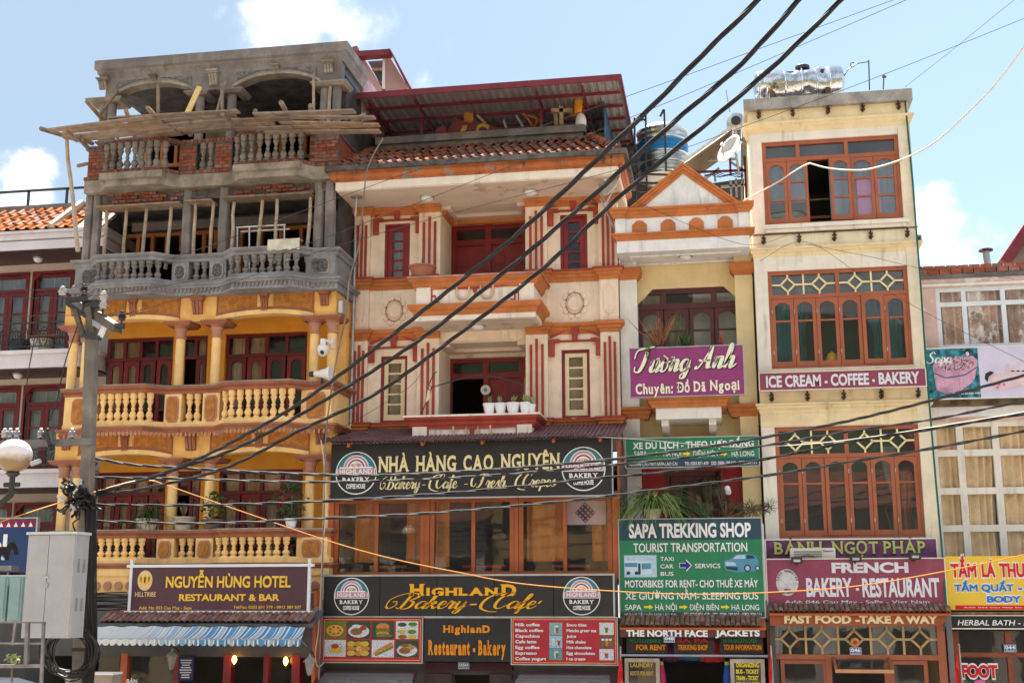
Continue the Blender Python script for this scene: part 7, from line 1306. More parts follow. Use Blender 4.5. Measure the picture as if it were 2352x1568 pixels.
for i in range(3):pane(fr1,[a+.08,F[1]+.04,F[2]+.04][i],[F[1]-.04,F[2]-.04,b-.08][i],t1+.04,d-.08,YW+.06,M['glass_r'])
W_=(b-a-.12);lx=[a+.06+W_*q for q in(0,.162,.325,.49,.65,.825,1.0)]
for i in(0,1,3,4,5):sash(Dn,lx[i]+.004,lx[i+1]-.004,c+.055,t1-.045,YW+(.01 if i!=3 else-.04),dwd,M['glass_r'],st=.06,bars=(.34,.67),rise=.09,bot=.09,low=.05)
room(Dn,DX0+.16,DX1-.16,DY+.21,3.6,c-.1,d+.1,mat('dim_room',(.20,.19,.19),bump=0,var=.1))
part('pink_fabric',MB().box(lx[4]+.12,lx[5]+.12,YW+.13,YW+.15,c+.1,c+(t1-c)*.68),M['curt_p'],Dn);
for z,h,cc in((c+.35,.05,M['owood']),(c+.2,.04,M['wplastic']),(c+.75,.03,M['plank'])):part('shelf',MB().box(lx[1]-.2,lx[4],.5,.55,z,z+h),cc,Dn)
t=thing('storage_box','white storage box with a green lid behind the lower left panes of the top window','box',(lx[1],.3,c));part('tub',MB().box(lx[0]+.3,lx[2]-.02,.2,.6,c+.0,c+.26),M['wplastic'],t);part('lid',MB().box(lx[0]+.05,lx[1]+.2,.15,.62,c+.33,c+.40),mat('green_plastic',(.05,.45,.08),bump=0),t)
for i in(0,1,3,4,5):curtain(Dn,lx[i],lx[i+1],c+.05+(.5 if i<2 else 0),t1,YW+.2,mat('blue_grey_curtain',(.24,.32,.42),var=.1),folds=.25,amp=.02)
for wi in(1,2):
 a,b,c,d=wins[wi];t1=c+(d-c)*.735;xm=(a+b)/2
 fr_=frame_grid('window_frame',Dn,[a+.04,xm,b-.04],[t1,d-.04],YW,dwd,.08,.1);part('frame_side',MB().box(a,a+.05,YW+.003,YW+.1,c,t1).box(b-.05,b,YW+.003,YW+.1,c,t1).box(a+.05,b-.05,YW+.003,YW+.1,c,c+.05),dwd,fr_)
 for q in((a+.08,xm-.04),(xm+.04,b-.08)):lattice(fr_,q[0],q[1],t1+.04,d-.08,YW+.01)
 lx=[a+.05+(b-a-.1)*i/6 for i in range(7)]
 for i in range(6):
  s_=sash(Dn,lx[i]+.004,lx[i+1]-.004,c+.055,t1-.045,YW+.01-(.03 if(wi,i)in((1,4),(2,2))else 0),dwd,M['glass']if wi==1 else M['glass_r'],st=.07,bars=(.68,),rise=.09,bot=.1)
  [part('hinge',MB().box(lx[i]+.004,lx[i]+.024,YW-.012,YW+.01,zh,zh+.08),M['steel'],s_)for zh in(c+.3,t1-.35)]
 room(Dn,DX0+.16,DX1-.16,DY+.21,3.6,c-.1,d+.1,M['innerd'])
 if wi==1:
  curtain(Dn,lx[0]+.05,lx[1],c,t1+.1,.1,M['curt_t'],tie=.1);curtain(Dn,lx[1]+.1,lx[2]-.05,c,t1+.3,.12,M['curt_t'],tie=.65,side=1);curtain(Dn,lx[4]-.0,lx[5],c,t1+.3,.12,M['curt_t'],tie=.6,side=-1);curtain(Dn,lx[5]+.0,lx[6]-.05,c,t1+.1,.1,M['curt_t'],tie=.1)
  t=thing('yellow_bag','bright yellow bag or cloth on the sill inside the middle window','bag',(lx[2]+.25,0,c));part('bag_body',MB().lathe([(.05,0),(.12,.03),(.13,.12),(.09,.22),(.03,.26)],lx[3]-.16,-.02,9,c+.1),mat('yellow_plastic',(.80,.45,.01),var=.1,bump=0),t,smooth=True);part('handle',MB().tube([(lx[3]-.26,-.02,c+.2),(lx[3]-.16,-.02,c+.38),(lx[3]-.08,-.02,c+.2)],.02,6),M['curt_o'],t)
 else:
  curtain(Dn,lx[4]+.25,lx[5]+.1,c,t1+.2,.15,mat('grey_net_curtain',(.40,.40,.38),var=.1),tie=.6,side=-1);curtain(Dn,lx[5]+.15,lx[6]-.05,c,t1-.3,.2,M['curt_o'],tie=.2)
pk=mat('rose_sign_board',(.26,.045,.085),var=.06,bump=0,rough=.45,stain=.25,stain_col=(.4,.2,.2));lett=mat('pinkish_white_lettering',(.72,.70,.76),var=.03,bump=0)
t,bb=board('coffee_sign','rose strip sign with white ICE CREAM - COFFEE - BAKERY lettering under the middle window','sign',8,1137,716,2232,828,-.62,pk,mat('cream_metal_frame',(.72,.66,.55),var=.05))
for s_,x0,x1 in(('ICE CREAM',1178,1540),('-',1565,1583),('COFFEE',1605,1857),('-',1880,1895),('BAKERY',1922,2192)):text(t,s_,P(8,x0,770,-.62)[0],P(8,x1,760,-.62)[0],bb[2]+.06,bb[2]+.285,-.62,lett,bold=.035)
t,bb=board('cake_sign','purple strip sign with outlined yellow-green letters partly hidden by the air conditioner','sign',9,1200,516,2345,645,-.75,mat('purple_sign_board',(.17,.05,.15),var=.35,scale=4,bump=0),M['wplastic'])
cakel=mat('lime_lettering',(.42,.46,.12),var=.05,bump=0);cakeo=mat('dark_purple_outline',(.06,.02,.08),var=0,bump=0)
for(s_,x0,x1)in(('BÁNH',1250,1580),('NGỌT',1640,1955),('PHÁP',1985,2270)):
 z0,z1=bb[2]+.10,bb[2]+.33;x0,x1=P(9,x0,590,-.75)[0],P(9,x1,585,-.75)[0]
 text(t,s_,x0-.01,x1+.01,z0-.012,z1+.012,-.75,cakeo,bold=.06,serif=True,ulift=.008);text(t,s_,x0,x1,z0,z1,-.75,cakel,bold=.02,serif=True,ulift=.013)
Ya=-.95;a,b,c,d=RC(9,1362,572,1668,668,Ya)
t=thing('air_conditioner','white air conditioner unit standing behind the rose bakery sign','air conditioner',((a+b)/2,Ya,c));part('casing',MB().box(a,b,Ya,Ya+.3,c-.2,d),mat('aged_white_casing',(.66,.62,.52),var=.08,stain=.4),t,bevel=.015);gx0,gx1=a+.07,a+(b-a)*.7
part('grille_recess',MB().box(gx0,gx1,Ya-.002,Ya,c-.15,d-.05),mat('grille_grey',(.30,.29,.26),var=.1),t);part('fan_ring',MB().lathe([(.12,Ya-.01),(.20,Ya-.01),(.20,Ya-.003),(.12,Ya-.003)],(gx0+gx1)/2,c-.05,24,ax='y'),M['iron'],t)
for i in range(9):z=c-.14+i*(d-c+.08)/9;part('grille_slat',MB().box(gx0,gx1,Ya-.018,Ya-.011,z,z+.008),mat('aged_white_casing',(.66,.62,.52)),t)
textf(t,'Panasonic',9,1583,584,1650,597,Ya,mat('blue_print2',(.03,.1,.4),var=0,bump=0),bold=.02)
Yf=-1.1;a,b=P(9,1210,820,Yf)[0],P(11,664,850,Yf)[0];c,d=(P(9,1300,972,Yf)[1]+P(11,600,1023,Yf)[1])/2,(P(9,1300,660,Yf)[1]+P(11,600,690,Yf)[1])/2
t=thing('french_bakery_sign','large rose sign reading FRENCH BAKERY - RESTAURANT with a white oval emblem','sign',((a+b)/2,Yf,c));part('board',MB().box(a,b,Yf,Yf+.06,c,d),pk,t);part('frame',MB().box(a-.02,b+.02,Yf-.015,Yf+.07,d,d+.02).box(a-.02,b+.02,Yf-.015,Yf+.07,c-.02,c).box(a-.02,a,Yf-.015,Yf+.07,c,d).box(b,b+.02,Yf-.015,Yf+.07,c,d),mat('cream_metal_frame',(.72,.66,.55)),t)
Hh=d-c;X9=lambda x:P(9,x,800,Yf)[0];X11=lambda x:P(11,x,900,Yf)[0]
text(t,'FRENCH',X9(1645),X11(415),c+Hh*.72,c+Hh*.93,Yf,lett,bold=.045);text(t,'BAKERY',X9(1468),X9(1775),c+Hh*.22,c+Hh*.61,Yf,lett,bold=.035);text(t,'-',X9(1800),X9(1822),c+Hh*.3,c+Hh*.5,Yf,lett,bold=.05);text(t,'RESTAURANT',X11(85),X11(623),c+Hh*.21,c+Hh*.60,Yf,lett,bold=.035);text(t,'Add: 046 Cau May - SaPa - Viet Nam',X9(1318),X11(547),c+Hh*.06,c+Hh*.13,Yf,lett,bold=.012)
cx,cz=X9(1342),(c+d)/2+.01;flat(t,'emblem',disc_pts(cx,cz,.205,.245,36),Yf-.002,mat('grey_white_print',(.62,.60,.62),var=.12,scale=12,bump=0))
for i,ch in enumerate('SAPA NEWSTAR'):
 if ch==' ':continue
 th=R_(168-i*(156/11));vs,fs=glyph_mesh(ch,.02,0,.5);wd=max(p[0]for p in vs)/2;mb=MB();s_=.052;ct,st_=math.cos(th-math.pi/2),math.sin(th-math.pi/2);ox,oz=cx+.165*math.cos(th),cz+.19*math.sin(th)
 mb.v=[(ox+((p[0]-wd)*ct-p[1]*st_)*s_,Yf-.010-p[2]*.004,oz+((p[0]-wd)*st_+p[1]*ct)*s_)for p in vs];mb.f=fs;part('emblem_letter',mb,signb,t)
textf(t,'FRENCH',9,1322,845,1366,856,Yf,signb,bold=.02);textf(t,'BAKERY - RESTAURANT',9,1295,868,1398,877,Yf,signb,bold=.02)
for i,(k,x,y)in enumerate(((9,1405,650),(9,1800,638),(11,450,680))):
 X,Z=P(k,x,y,Yf-.15);t=thing('sign_spotlight',['leftmost','middle','rightmost'][i]+' small black spotlight on the top edge of the rose bakery sign','spotlight',(X,Yf-.15,Z));part('lamp_body',MB().box(X-.1,X+.1,Yf-.25,Yf-.1,Z-.07,Z+.05),M['iron'],t,bevel=.01);part('lamp_glass',MB().box(X-.06,X+.06,Yf-.256,Yf-.25,Z-.045,Z+.0),mat('lamp_face',(.5,.5,.45),rough=.2,bump=0),t);part('clip',MB().box(X-.015,X+.015,Yf-.12,Yf+.0,Z-.1,Z-.07),M['iron'],t)
CT=thing('tile_canopy','single row of small dark terracotta tiles below the rose bakery sign','canopy',(2.4,-1.4,c-.1));ff1=(P(9,1300,1024,-1.42)[1]+P(11,500,1080,-1.42)[1])/2;ztc=ff1+.035
tile_rows(CT,tm2,a-.02,b+.02,ztc,-1.5,ztc+.12,-1.2,2,.092);part('support_board',MB().prism([(-1.47,ztc-.02),(-1.1,ztc+.1),(-1.1,ztc+.05),(-1.47,ztc-.06)],'x',a,b),M['brownwood'],CT)
Yv=-1.42;f0,f1=(P(9,1300,1100,Yv)[1]+P(11,500,1163,Yv)[1])/2,ff1
t=thing('fast_food_sign','orange-brown fascia with cream FAST FOOD - TAKE A WAY lettering','sign',((a+b)/2,Yv,f0));part('board',MB().box(P(9,1225,1060,Yv)[0],P(11,668,1110,Yv)[0],Yv,Yv+.05,f0,f1),mat('orange_brown_fascia',(.36,.09,.03),var=.1,stain=.4),t)
text(t,'FAST FOOD',P(9,1322,1060,Yv)[0],P(9,1772,1060,Yv)[0],f0+.05,f0+.185,Yv,mat('cream_letters2',(.78,.64,.36),var=0,bump=0),bold=.05);text(t,'-TAKE A WAY',P(9,1800,1060,Yv)[0],P(11,612,1120,Yv)[0],f0+.05,f0+.185,Yv,mat('cream_letters2',(.78,.64,.36)),bold=.05)
Yl=-1.2;l0,l1=P(9,1252,1200,Yl)[0],P(11,608,1270,Yl)[0];zl0=(P(9,1800,1288,Yl)[1]);zl1=f0+.03
SF=Dn;fr_=part('shop_frame',MB().box(l0-.12,l0,Yl,Yl+.12,0,zl1).box(l1,l1+.14,Yl,Yl+.12,0,zl1).box(l0,l1,Yl+.002,Yl+.118,zl0-.09,zl0),dwd,SF)
lattice(fr_,l0,l1,zl0,zl1,Yl+.03,n=5,m=mat('tan_lattice_paint',(.52,.36,.16),var=.08),w=.04)
for x in(1625,2015):X=P(9,x,1400,Yl)[0];part('post',MB().box(X-.05,X+.05,Yl+.004,Yl+.116,0,zl0-.09),dwd,SF)
for xa_,xb_ in((1300,1612),(2035,2290)):q0,q1=P(9,xa_,1400,Yl)[0],P(9,xb_,1400,Yl)[0];sash(SF,q0,q1,.2,zl0-.1,Yl+.03,dwd,M['glass'],st=.07)
q0,q1=P(9,1655,1350,Yl)[0],P(9,2025,1350,Yl)[0];z=P(9,1840,1312,Yl)[1]
t=thing('top_hung_window','top-hung glass window pushed open over the bakery counter','window',((q0+q1)/2,Yl-.2,z-.2));e1=(Yl-.5,z-.2)
part('pane',MB().prism([(Yl-.01,z),(e1[0],e1[1]),(e1[0],e1[1]-.012),(Yl-.01,z-.012)],'x',q0+.03,q1-.03),M['glass_r'],t);part('frame_bar',MB().bar((q0,Yl-.01,z),(q0,e1[0],e1[1]),.05).bar((q1,Yl-.01,z),(q1,e1[0],e1[1]),.05),dwd,t);part('frame_bar',MB().bar((q0-.02,e1[0],e1[1]-.0),(q1+.02,e1[0],e1[1]-.0),.06),mat('sunlit_wood_edge',(.62,.30,.14),var=.1),t)  # outer bar coloured paler than the sides, standing for its sunlit edge
number_plate(9,1762,1238,1842,1290,Yl-.05,'046','blue enamel plate reading 046 on the bakery lattice');X,Z=P(9,1798,1205,Yl-.04)
t=thing('round_badge','round gilded badge above the number plate on the lattice','badge',(X,Yl-.04,Z));part('badge_rim',MB().lathe([(.07,Yl-.05),(.085,Yl-.045),(.085,Yl-.02)],X,Z,8,ax='y'),mat('gilt',(.62,.30,.05),rough=.4,bump=0),t);part('badge_centre',MB().lathe([(.035,Yl-.062),(.04,Yl-.05)],X,Z,10,ax='y'),redb,t)
room(Dn,DX0+.11,DX1-.11,Yl+.13,3.0,0,zl1+.2,mat('dim_room',(.20,.19,.19)));part('upper_wall',MB().box(DX0,DX1,-1.1,DY,f0+.3,c-.05),M['innerd'],Dn)
for i,(fx,fy,lb)in enumerate(((1415,1210,'small hanging orange shop lamp behind the left part of the lattice'),(2140,1215,'small hanging orange shop lamp behind the right part of the lattice'))):
 X,Z=P(9,fx,fy,-.6);t=thing('hanging_lamp',lb,'lamp',(X,-.6,Z));part('shade',MB().lathe([(.09,-.08),(.05,.06),(.01,.08)],X,-.6,10,Z),M['owood'],t);part('cord',MB().tube([(X,-.6,Z+.08),(X,-.6,Z+.5)],.006,4),M['black'],t)
t=thing('display_shelf','bakery shelves with pans and jars seen through the lower glass','shelf',(2.0,.3,.5))
for i in range(3):part('shelf_board',MB().box(1.2,3.6,.3,.6,1.2+i*.5,1.23+i*.5),M['owood'],t)
for i in range(14):part('jar',MB().lathe([(.05,0),(.06,.02),(.06,.14),(.03,.18)],1.3+i*.17,.45,8,1.23+(i%3)*.5),[M['steel'],M['curt_o'],M['white']][i%3],t)
mb=MB()
for i in range(15):
 x,y=random.uniform(1950,2330),random.uniform(560,640);pts=[V(9,x,y,-.7)];hx,hy=random.uniform(-14,14),random.uniform(-45,-15)
 for j in range(7):x+=hx+random.uniform(-16,16);y+=hy+random.uniform(-8,8);pts.append(V(9,x,y,-.7+random.uniform(-.05,.05)))
 mb.tube(pts,.007,4,.002)
part('bare_creeper',mb,M['twig'],None,label='bare tangled creeper twigs rising from behind the rose and purple bakery signs',cat='creeper')
zt_=zp1;Yt_=1.2;a,c_,b,d_=P(7,1092,230,Yt_)[0],0,P(7,1700,230,Yt_)[0],P(7,1400,128,Yt_)[1];cz0=P(7,1400,310,Yt_)[1]-.1;rr=(d_-cz0)/2;cyz=(d_+cz0)/2
crm=mat('crumpled_foil_steel',(.62,.64,.66),rough=.2,metal=1.,var=.15,bump=1.,bscale=5,patch=(.16,.10,.03),patch_t=.60,scale=1.6)
t=thing('water_tank','dented horizontal steel water tank with torn shiny skin lying on the tall cream house','water tank',((a+b)/2,Yt_,cz0));mb=MB();prof=[];n=44
for i in range(n+1):
 u=i/n;x=a+(b-a)*u;e_=min(u,1-u);r_=rr*(1 if e_>.10 else math.sin(math.acos(1-e_/.10))*.3+.7*min(1,e_/.03+.05)if e_>0 else.05);prof.append((max(.03,r_*(1-.03*abs(math.sin(u*26)))),x))
mb.lathe(prof,Yt_,cyz,40,ax='x');rs_=random.Random(3)
dents=[(rs_.uniform(a+.2,b-.2),rs_.uniform(0,6.28),rs_.uniform(.1,.25))for _ in range(26)]
vv=[]
for(x,y,z)in mb.v:
 an=math.atan2(z-cyz,y-Yt_);k_=1.
 for(dx_,da,dr)in dents:
  dd=math.hypot((x-dx_),rr*math.remainder(an-da,2*math.pi));k_-=.16*math.exp(-(dd/dr)**2)*(1 if dr<.2 else-.25)
 vv.append((x,Yt_+(y-Yt_)*k_,cyz+(z-cyz)*k_))
mb.v=vv;part('shell',mb,crm,t,smooth=True)
for u in(.06,.14,.34,.52,.68,.82):x=a+(b-a)*u;part('seam_ring',MB().lathe([(rr*.985,x),(rr*1.015,x+.01),(rr*1.015,x+.03),(rr*.985,x+.04)],Yt_,cyz,32,ax='x'),M['chrome'],t,smooth=True)
part('filler_cap',MB().lathe([(.16,0),(.16,.08),(.1,.12)],(a+b)/2+.1,Yt_,16,d_-.03),M['iron'],t);X0,X1=P(7,1318,150,Yt_-rr*.8)[0],P(7,1602,150,Yt_-rr*.8)[0]
Zt=P(7,1450,162,Yt_-rr*.8)[1];part('print_band',MB().add([(X0,Yt_-rr*.82,Zt-.0-.13),(X1,Yt_-rr*.80,Zt-.13),(X1,Yt_-rr*.62,Zt+.13),(X0,Yt_-rr*.62,Zt+.13),(X0,Yt_-rr*.6,Zt-.13),(X1,Yt_-rr*.6,Zt-.13)],[(0,1,2,3),(0,4,5,1)]),mat('navy_band_print',(.03,.03,.10),rough=.3,bump=0),t)
vs_,fs_=glyph_mesh('VIET MY',.03,0,.5);mx=max(p[0]for p in vs_);mb=MB();mb.v=[(X0+.05+p[0]/mx*(X1-X0-.1),Yt_-rr*.85+.2*(p[1]/.73)*.9,Zt-.10+p[1]/.73*.2)for p in vs_];mb.f=fs_;part('lettering',mb,M['chrome'],t)
for u in(.2,.8):x=a+(b-a)*u;part('cradle',MB().box(x-.05,x+.05,Yt_-.35,Yt_+.35,zt_-.5,cz0+.12),M['rust'],t)
for pts,lb in((((1680,195),(1720,130),(1780,90),(1855,78)),'curled iron scroll arm standing on the roof right of the steel tank'),):t=thing('iron_scroll',lb,'ironwork',V(7,1862,260,1.0));part('arm',MB().tube([V(7,x,y,1.0)for x,y in pts],.014,5),M['iron'],t);part('post',MB().tube([V(7,1862,265,1.0),V(7,1857,68,1.0)],.014,5),M['iron'],t);part('scroll',MB().tube([V(7,1750+14*math.cos(q),98+14*math.sin(q),1.0)for q in[i*.7 for i in range(9)]],.01,5),M['iron'],t)
t=thing('antenna_stub','short rusty rod standing near the right end of the roof parapet','rod',V(7,1955,255,.5));part('rod',MB().tube([V(7,1953,260,.5),V(7,1958,165,.5)],.014,5),M['rust'],t);part('clamp',MB().bar(V(7,1945,178,.5),V(7,1972,178,.5),.04),M['rust'],t)
X,Z=P(7,2185,1290,-.1);t=thing('floodlight','grey floodlight on the right edge of the tall cream house','floodlight',(X,-.1,Z));part('case',MB().prism([(DX1+.0,Z-.12),(DX1+.10,Z-.0),(DX1+.10,Z+.2),(DX1,Z+.2)],'y',-.2,.0),M['steel'],t);part('lamp_glass',MB().box(DX1+.02,DX1+.08,-.206,-.2,Z+.02,Z+.16),M['iron'],t)
part('green_cable',MB().tube([V(7,2090,260,-.36),V(7,2150,900,-.36),V(10,415,20,-.42),V(10,440,330,-.42),V(10,475,850,-.5),V(10,500,1150,-.5),V(10,535,1568,-.6),V(11,640,620,-.9),V(11,672,1050,-1.25),V(11,655,1200,-1.5)],.018,6),mat('green_cable_sheath',(.0,.12,.07),bump=0),None,label='dark green cable running down the right corner of the tall cream house',cat='cable')
# RIGHT-HAND HOUSE
E_=thing('right_house','low cream house at the right edge with white-framed curtained windows and a brick parapet','building',(6.5,.2,0));EY=.2;EX0,EX1=4.03,9.5
pinkw=mat('peeling_pink_plaster',(.66,.47,.42),var=.1,stain=.5,stain_col=(.3,.16,.12),patch=(.74,.64,.60),patch_t=.56,scale=2.5);e10=lambda x,y,Y=EY:P(10,x,y,Y);e11=lambda x,y,Y=EY:P(11,x,y,Y)
zE=e10(760,330)[1];xW0=e10(545,560)[0];wz1,wz0=e10(760,385)[1],e10(760,770)[1];lwz1=e10(760,1230)[1];lwz0=4.3;xl0=e10(515,1400)[0]
part('front_wall',MB().holes(EX0,EX1,4.6,zE,EY,EY+.2,[(xW0,EX1-.5,wz0,wz1),(xl0,EX1-.5,lwz0,lwz1)]),pinkw,E_)
part('cement_band',MB().box(EX0,EX1,EY-.03,EY+.2,zE,zE+.09),mat('old_dark_cement2',(.16,.15,.14),var=.25),E_)
bm_l=smesh(MB().box(-.5,.5,0,1,-.5,.5),'brick',M['brick']);x=EX0
while x<EX1:inst(bm_l,'brick',E_,(x+.11,EY-.03+random.uniform(0,.02),zE+.09+.065),(0,random.uniform(-.03,.03),0),(.205,.15,random.uniform(.10,.125)));inst(bm_l,'brick',E_,(x+.02,EY-.02,zE+.235),(0,0,0),(.2,.15,.075));x+=.222
for k in((0,0),):pass
wf=mat('white_window_frame',(.70,.74,.78),var=.05,stain=.3);crf=mat('cream_white_frame',(.76,.72,.64),var=.05,stain=.4)
step=e10(718,560)[0]-xW0;xs=[xW0+.04,e10(722,560)[0],e10(970,560)[0]];
while xs[-1]<EX1-.9:xs.append(xs[-1]+(xs[2]-xs[1]))
ztr=e10(760,490)[1];f_=frame_grid('window_frame',E_,xs,[wz0+.04,ztr,wz1-.04],EY+.03,wf,.09,.08)
for i in range(len(xs)-1):
 for q in((wz0+.09,ztr-.045),(ztr+.045,wz1-.09)):pane(f_,xs[i]+.045,xs[i+1]-.045,q[0],q[1],EY+.07,M['glass_c'])
pat=mat('patterned_brown_curtain',(.66,.44,.32),var=.3,scale=2.2,bump=0,patch=(.84,.78,.74),patch_t=.52)
for i in range(len(xs)-1):curtain(E_,xs[i],xs[i+1],wz0,wz1,EY+.14,pat,folds=.17,amp=.05)
part('ledge',MB().box(EX0,EX1,EY-.06,EY,e10(760,380)[1],e10(760,365)[1]),crf,E_)
room(E_,EX0+.1,EX1,EY+.3,2.5,4.0,zE-.05,mat('dim_room',(.20,.19,.19)))
xs=[xl0+.04,e10(695,1400)[0],e10(920,1400)[0]]
while xs[-1]<EX1-.9:xs.append(xs[-1]+(xs[2]-xs[1]))
z_a,z_b,z_c=e10(760,1425)[1],e11(700,230)[1],e11(700,490)[1]
f_=frame_grid('window_frame',E_,xs,[4.6,z_c,z_b,z_a,lwz1-.04],EY+.03,crf,.13,.1)
for i in range(len(xs)-1):
 zz=[4.6,z_c,z_b,z_a,lwz1-.04]
 for j in range(4):pane(f_,xs[i]+.065,xs[i+1]-.065,zz[j]+.065,zz[j+1]-.065,EY+.07,M['glass_c'])
 curtain(E_,xs[i],xs[i+1],4.4,lwz1,EY+.17,mat('gold_beige_curtain',(.90,.70,.44),var=.12),folds=.16,amp=.055,tie=.12 if i%2 else 0)
part('cement_band',MB().box(EX0+.02,EX1,EY-.25,EY,e10(760,1140)[1],e10(760,1085)[1]),mat('mossy_brown_cement',(.20,.14,.07),var=.35,stain=.4),E_);part('white_band',MB().box(EX0+.02,EX1,EY-.12,EY,e10(760,1205)[1],e10(760,1141)[1]),wh,E_)
part('end_pier',MB().box(EX0,xl0-.01,EY-.08,EY-.001,4.6,e10(760,1206)[1]),dcr,E_)
Yp=-.25;a,b,c,d=P(10,480,920,Yp)[0],EX1-.6,P(10,900,1078,Yp)[1],P(10,900,765,Yp)[1]
t=thing('spa_poster','wide poster with a wooden bath tub picture and a person lying down being massaged','poster',((a+b)/2,Yp,c));part('board',MB().box(a,b,Yp,Yp+.05,c,d),mat('lilac_white_poster',(.62,.58,.72),var=.04,bump=0),t)
xm=P(10,810,920,Yp)[0];part('picture_field',MB().box(a+.002,xm,Yp-.003,Yp,c+.002,d-.002),mat('teal_water_print',(.04,.28,.36),var=.45,scale=9,bump=0),t);part('edge',MB().box(a-.02,a,Yp-.01,Yp+.06,c,d+.02).box(a,b,Yp-.01,Yp+.06,d,d+.02).box(a,b,Yp-.01,Yp+.06,c-.02,c),M['wplastic'],t)
tub=mat('pink_wood_print',(.66,.36,.50),var=.25,grain=(60,1,1),bump=0);tub2=mat('dark_hoop_print',(.08,.10,.18),var=0,bump=0);skin=mat('pale_skin_print',(.70,.52,.56),var=.1,bump=0);hairp=mat('dark_hair_print',(.02,.015,.02),var=0,bump=0)
p10=lambda pts:[P(10,x,y,Yp)for x,y in pts]
flat(t,'tub_print',p10([(518,885),(545,1040),(600,1062),(700,1040),(760,1000),(785,950),(800,850),(770,820),(540,850)]),Yp-.004,tub,t=.001);flat(t,'tub_print',p10([(520,920),(600,955),(720,935),(797,885),(797,893),(722,943),(600,963),(521,928)]),Yp-.006,tub2,t=.001);flat(t,'tub_print',p10([(545,1035),(600,1058),(700,1035),(765,990),(765,998),(700,1043),(600,1066),(546,1043)]),Yp-.006,tub2,t=.001)
cxt,czt=P(10,658,868,Yp);flat(t,'water_print',disc_pts(cxt,czt,.36,.14,22),Yp-.007,mat('flowers_print',(.60,.35,.45),var=.6,scale=30,bump=0),t=.001);cxt,czt=P(10,735,798,Yp);flat(t,'head_print',disc_pts(cxt,czt,.06,.07,14),Yp-.006,hairp,t=.001);flat(t,'head_print',disc_pts(cxt+.0,czt-.03,.035,.045,12),Yp-.008,skin,t=.001)
script(t,'Sapa',P(10,480,840,Yp)[0],P(10,640,840,Yp)[0],P(10,560,865,Yp)[1],.1,Yp,signw,wmin=.12,wmax=.35,slant=.2);textf(t,'Tắm thuốc từ thiên nhiên',10,640,1048,818,1060,Yp,signw,bold=.02)
flat(t,'body_print',p10([(865,950),(900,935),(960,930),(1085,920),(1300,930),(1300,1015),(1085,1010),(1000,1030),(930,1040),(880,1000)]),Yp-.004,skin,t=.001);flat(t,'hair_print',p10([(845,960),(850,930),(880,915),(905,925),(870,950),(862,985)]),Yp-.006,hairp,t=.001);flat(t,'arm_print',p10([(970,915),(985,860),(1000,870),(990,905),(1040,880),(1075,845),(1091,855),(1050,900),(1010,918)]),Yp-.006,skin,t=.001)
for i in range(5):q=P(10,1020+i*34,915,Yp);flat(t,'stone_print',disc_pts(q[0],q[1],.035,.014,10),Yp-.007,hairp,t=.001)
for i,(x,y)in enumerate(((935,1000),(925,1018),(965,1000),(900,1000))):q=P(10,x,y,Yp);flat(t,'flower_print',disc_pts(q[0],q[1],.03,.03,6),Yp-.008,mat('pink_flower_print',(.65,.15,.35),var=0,bump=0),t=.001)
Yy=-1.0;a,c,d=P(11,672,860,Yy)[0],P(11,950,1058,Yy)[1],P(11,950,682,Yy)[1];b=a+3.2;ybd=mat('yellow_sign_board',(.80,.52,.04),var=.03,bump=0,rough=.45);rl=mat('red_lettering',(.62,.01,.015),var=0,bump=0);bl=mat('blue_lettering',(.01,.18,.55),var=0,bump=0)
t=thing('massage_sign','yellow sign with red and blue Vietnamese lettering at the right edge','sign',((a+b)/2,Yy,c));part('board',MB().box(a,b,Yy,Yy+.05,c,d),ybd,t)
def outl(s_,x0,x1,y0,y1,m_,bo=.04,k=11,Y=Yy,par=None):
 x0,x1,z0,z1=P(k,x0,(y0+y1)/2,Y)[0],P(k,x1,(y0+y1)/2,Y)[0]if x1<1300 else 0,P(k,900,y1,Y)[1],P(k,900,y0,Y)[1];return x0,x1,z0,z1
s11=P(11,900,780,Yy)[0]-P(11,800,780,Yy)[0]
for s_,x0,x1,y0,y1,m_ in(('TẮM',702,880,733,825,rl),('LÁ',918,1010,733,825,rl),('THUỐC',1042,1340,733,825,rl),('TẨM QUẤT',717,1130,878,926,bl),('-',1158,1190,878,926,bl),('BODY & FOOT',938,1500,960,1003,bl)):
 X0=P(11,x0,780,Yy)[0];X1=X0+(x1-x0)/100*s11;z0,z1=P(11,950,y1,Yy)[1],P(11,950,y0,Yy)[1]
 text(t,s_,X0-.015,X1+.015,z0-.012,z1+.012,Yy,signw,bold=.10,ulift=.004,ext=.002);text(t,s_,X0,X1,z0,z1,Yy,m_,bold=.045,ulift=.01)
z0,z1=P(11,950,1055,Yy)[1],P(11,950,1025,Yy)[1];X0=P(11,735,1040,Yy)[0];part('strip',MB().box(X0,b-.05,Yy-.003,Yy,z0,z1),rl,t);text(t,'Add: 044 Cau May Str - Sapa',P(11,790,1040,Yy)[0],P(11,790,1040,Yy)[0]+5.3*s11,z0+.03,z1-.03,Yy,signw,bold=.02,ulift=.008)
Yh=-1.05;a2,c,d=P(11,690,1140,Yh)[0],P(11,950,1192,Yh)[1],P(11,950,1092,Yh)[1];t=thing('herbal_bath_sign','black strip sign with white hand lettering and a cream border under the yellow sign','sign',(a2+1.4,Yh,c));part('board',MB().box(a2,a2+3,Yh,Yh+.05,c,d),mat('charcoal_board',(.028,.026,.026)),t)
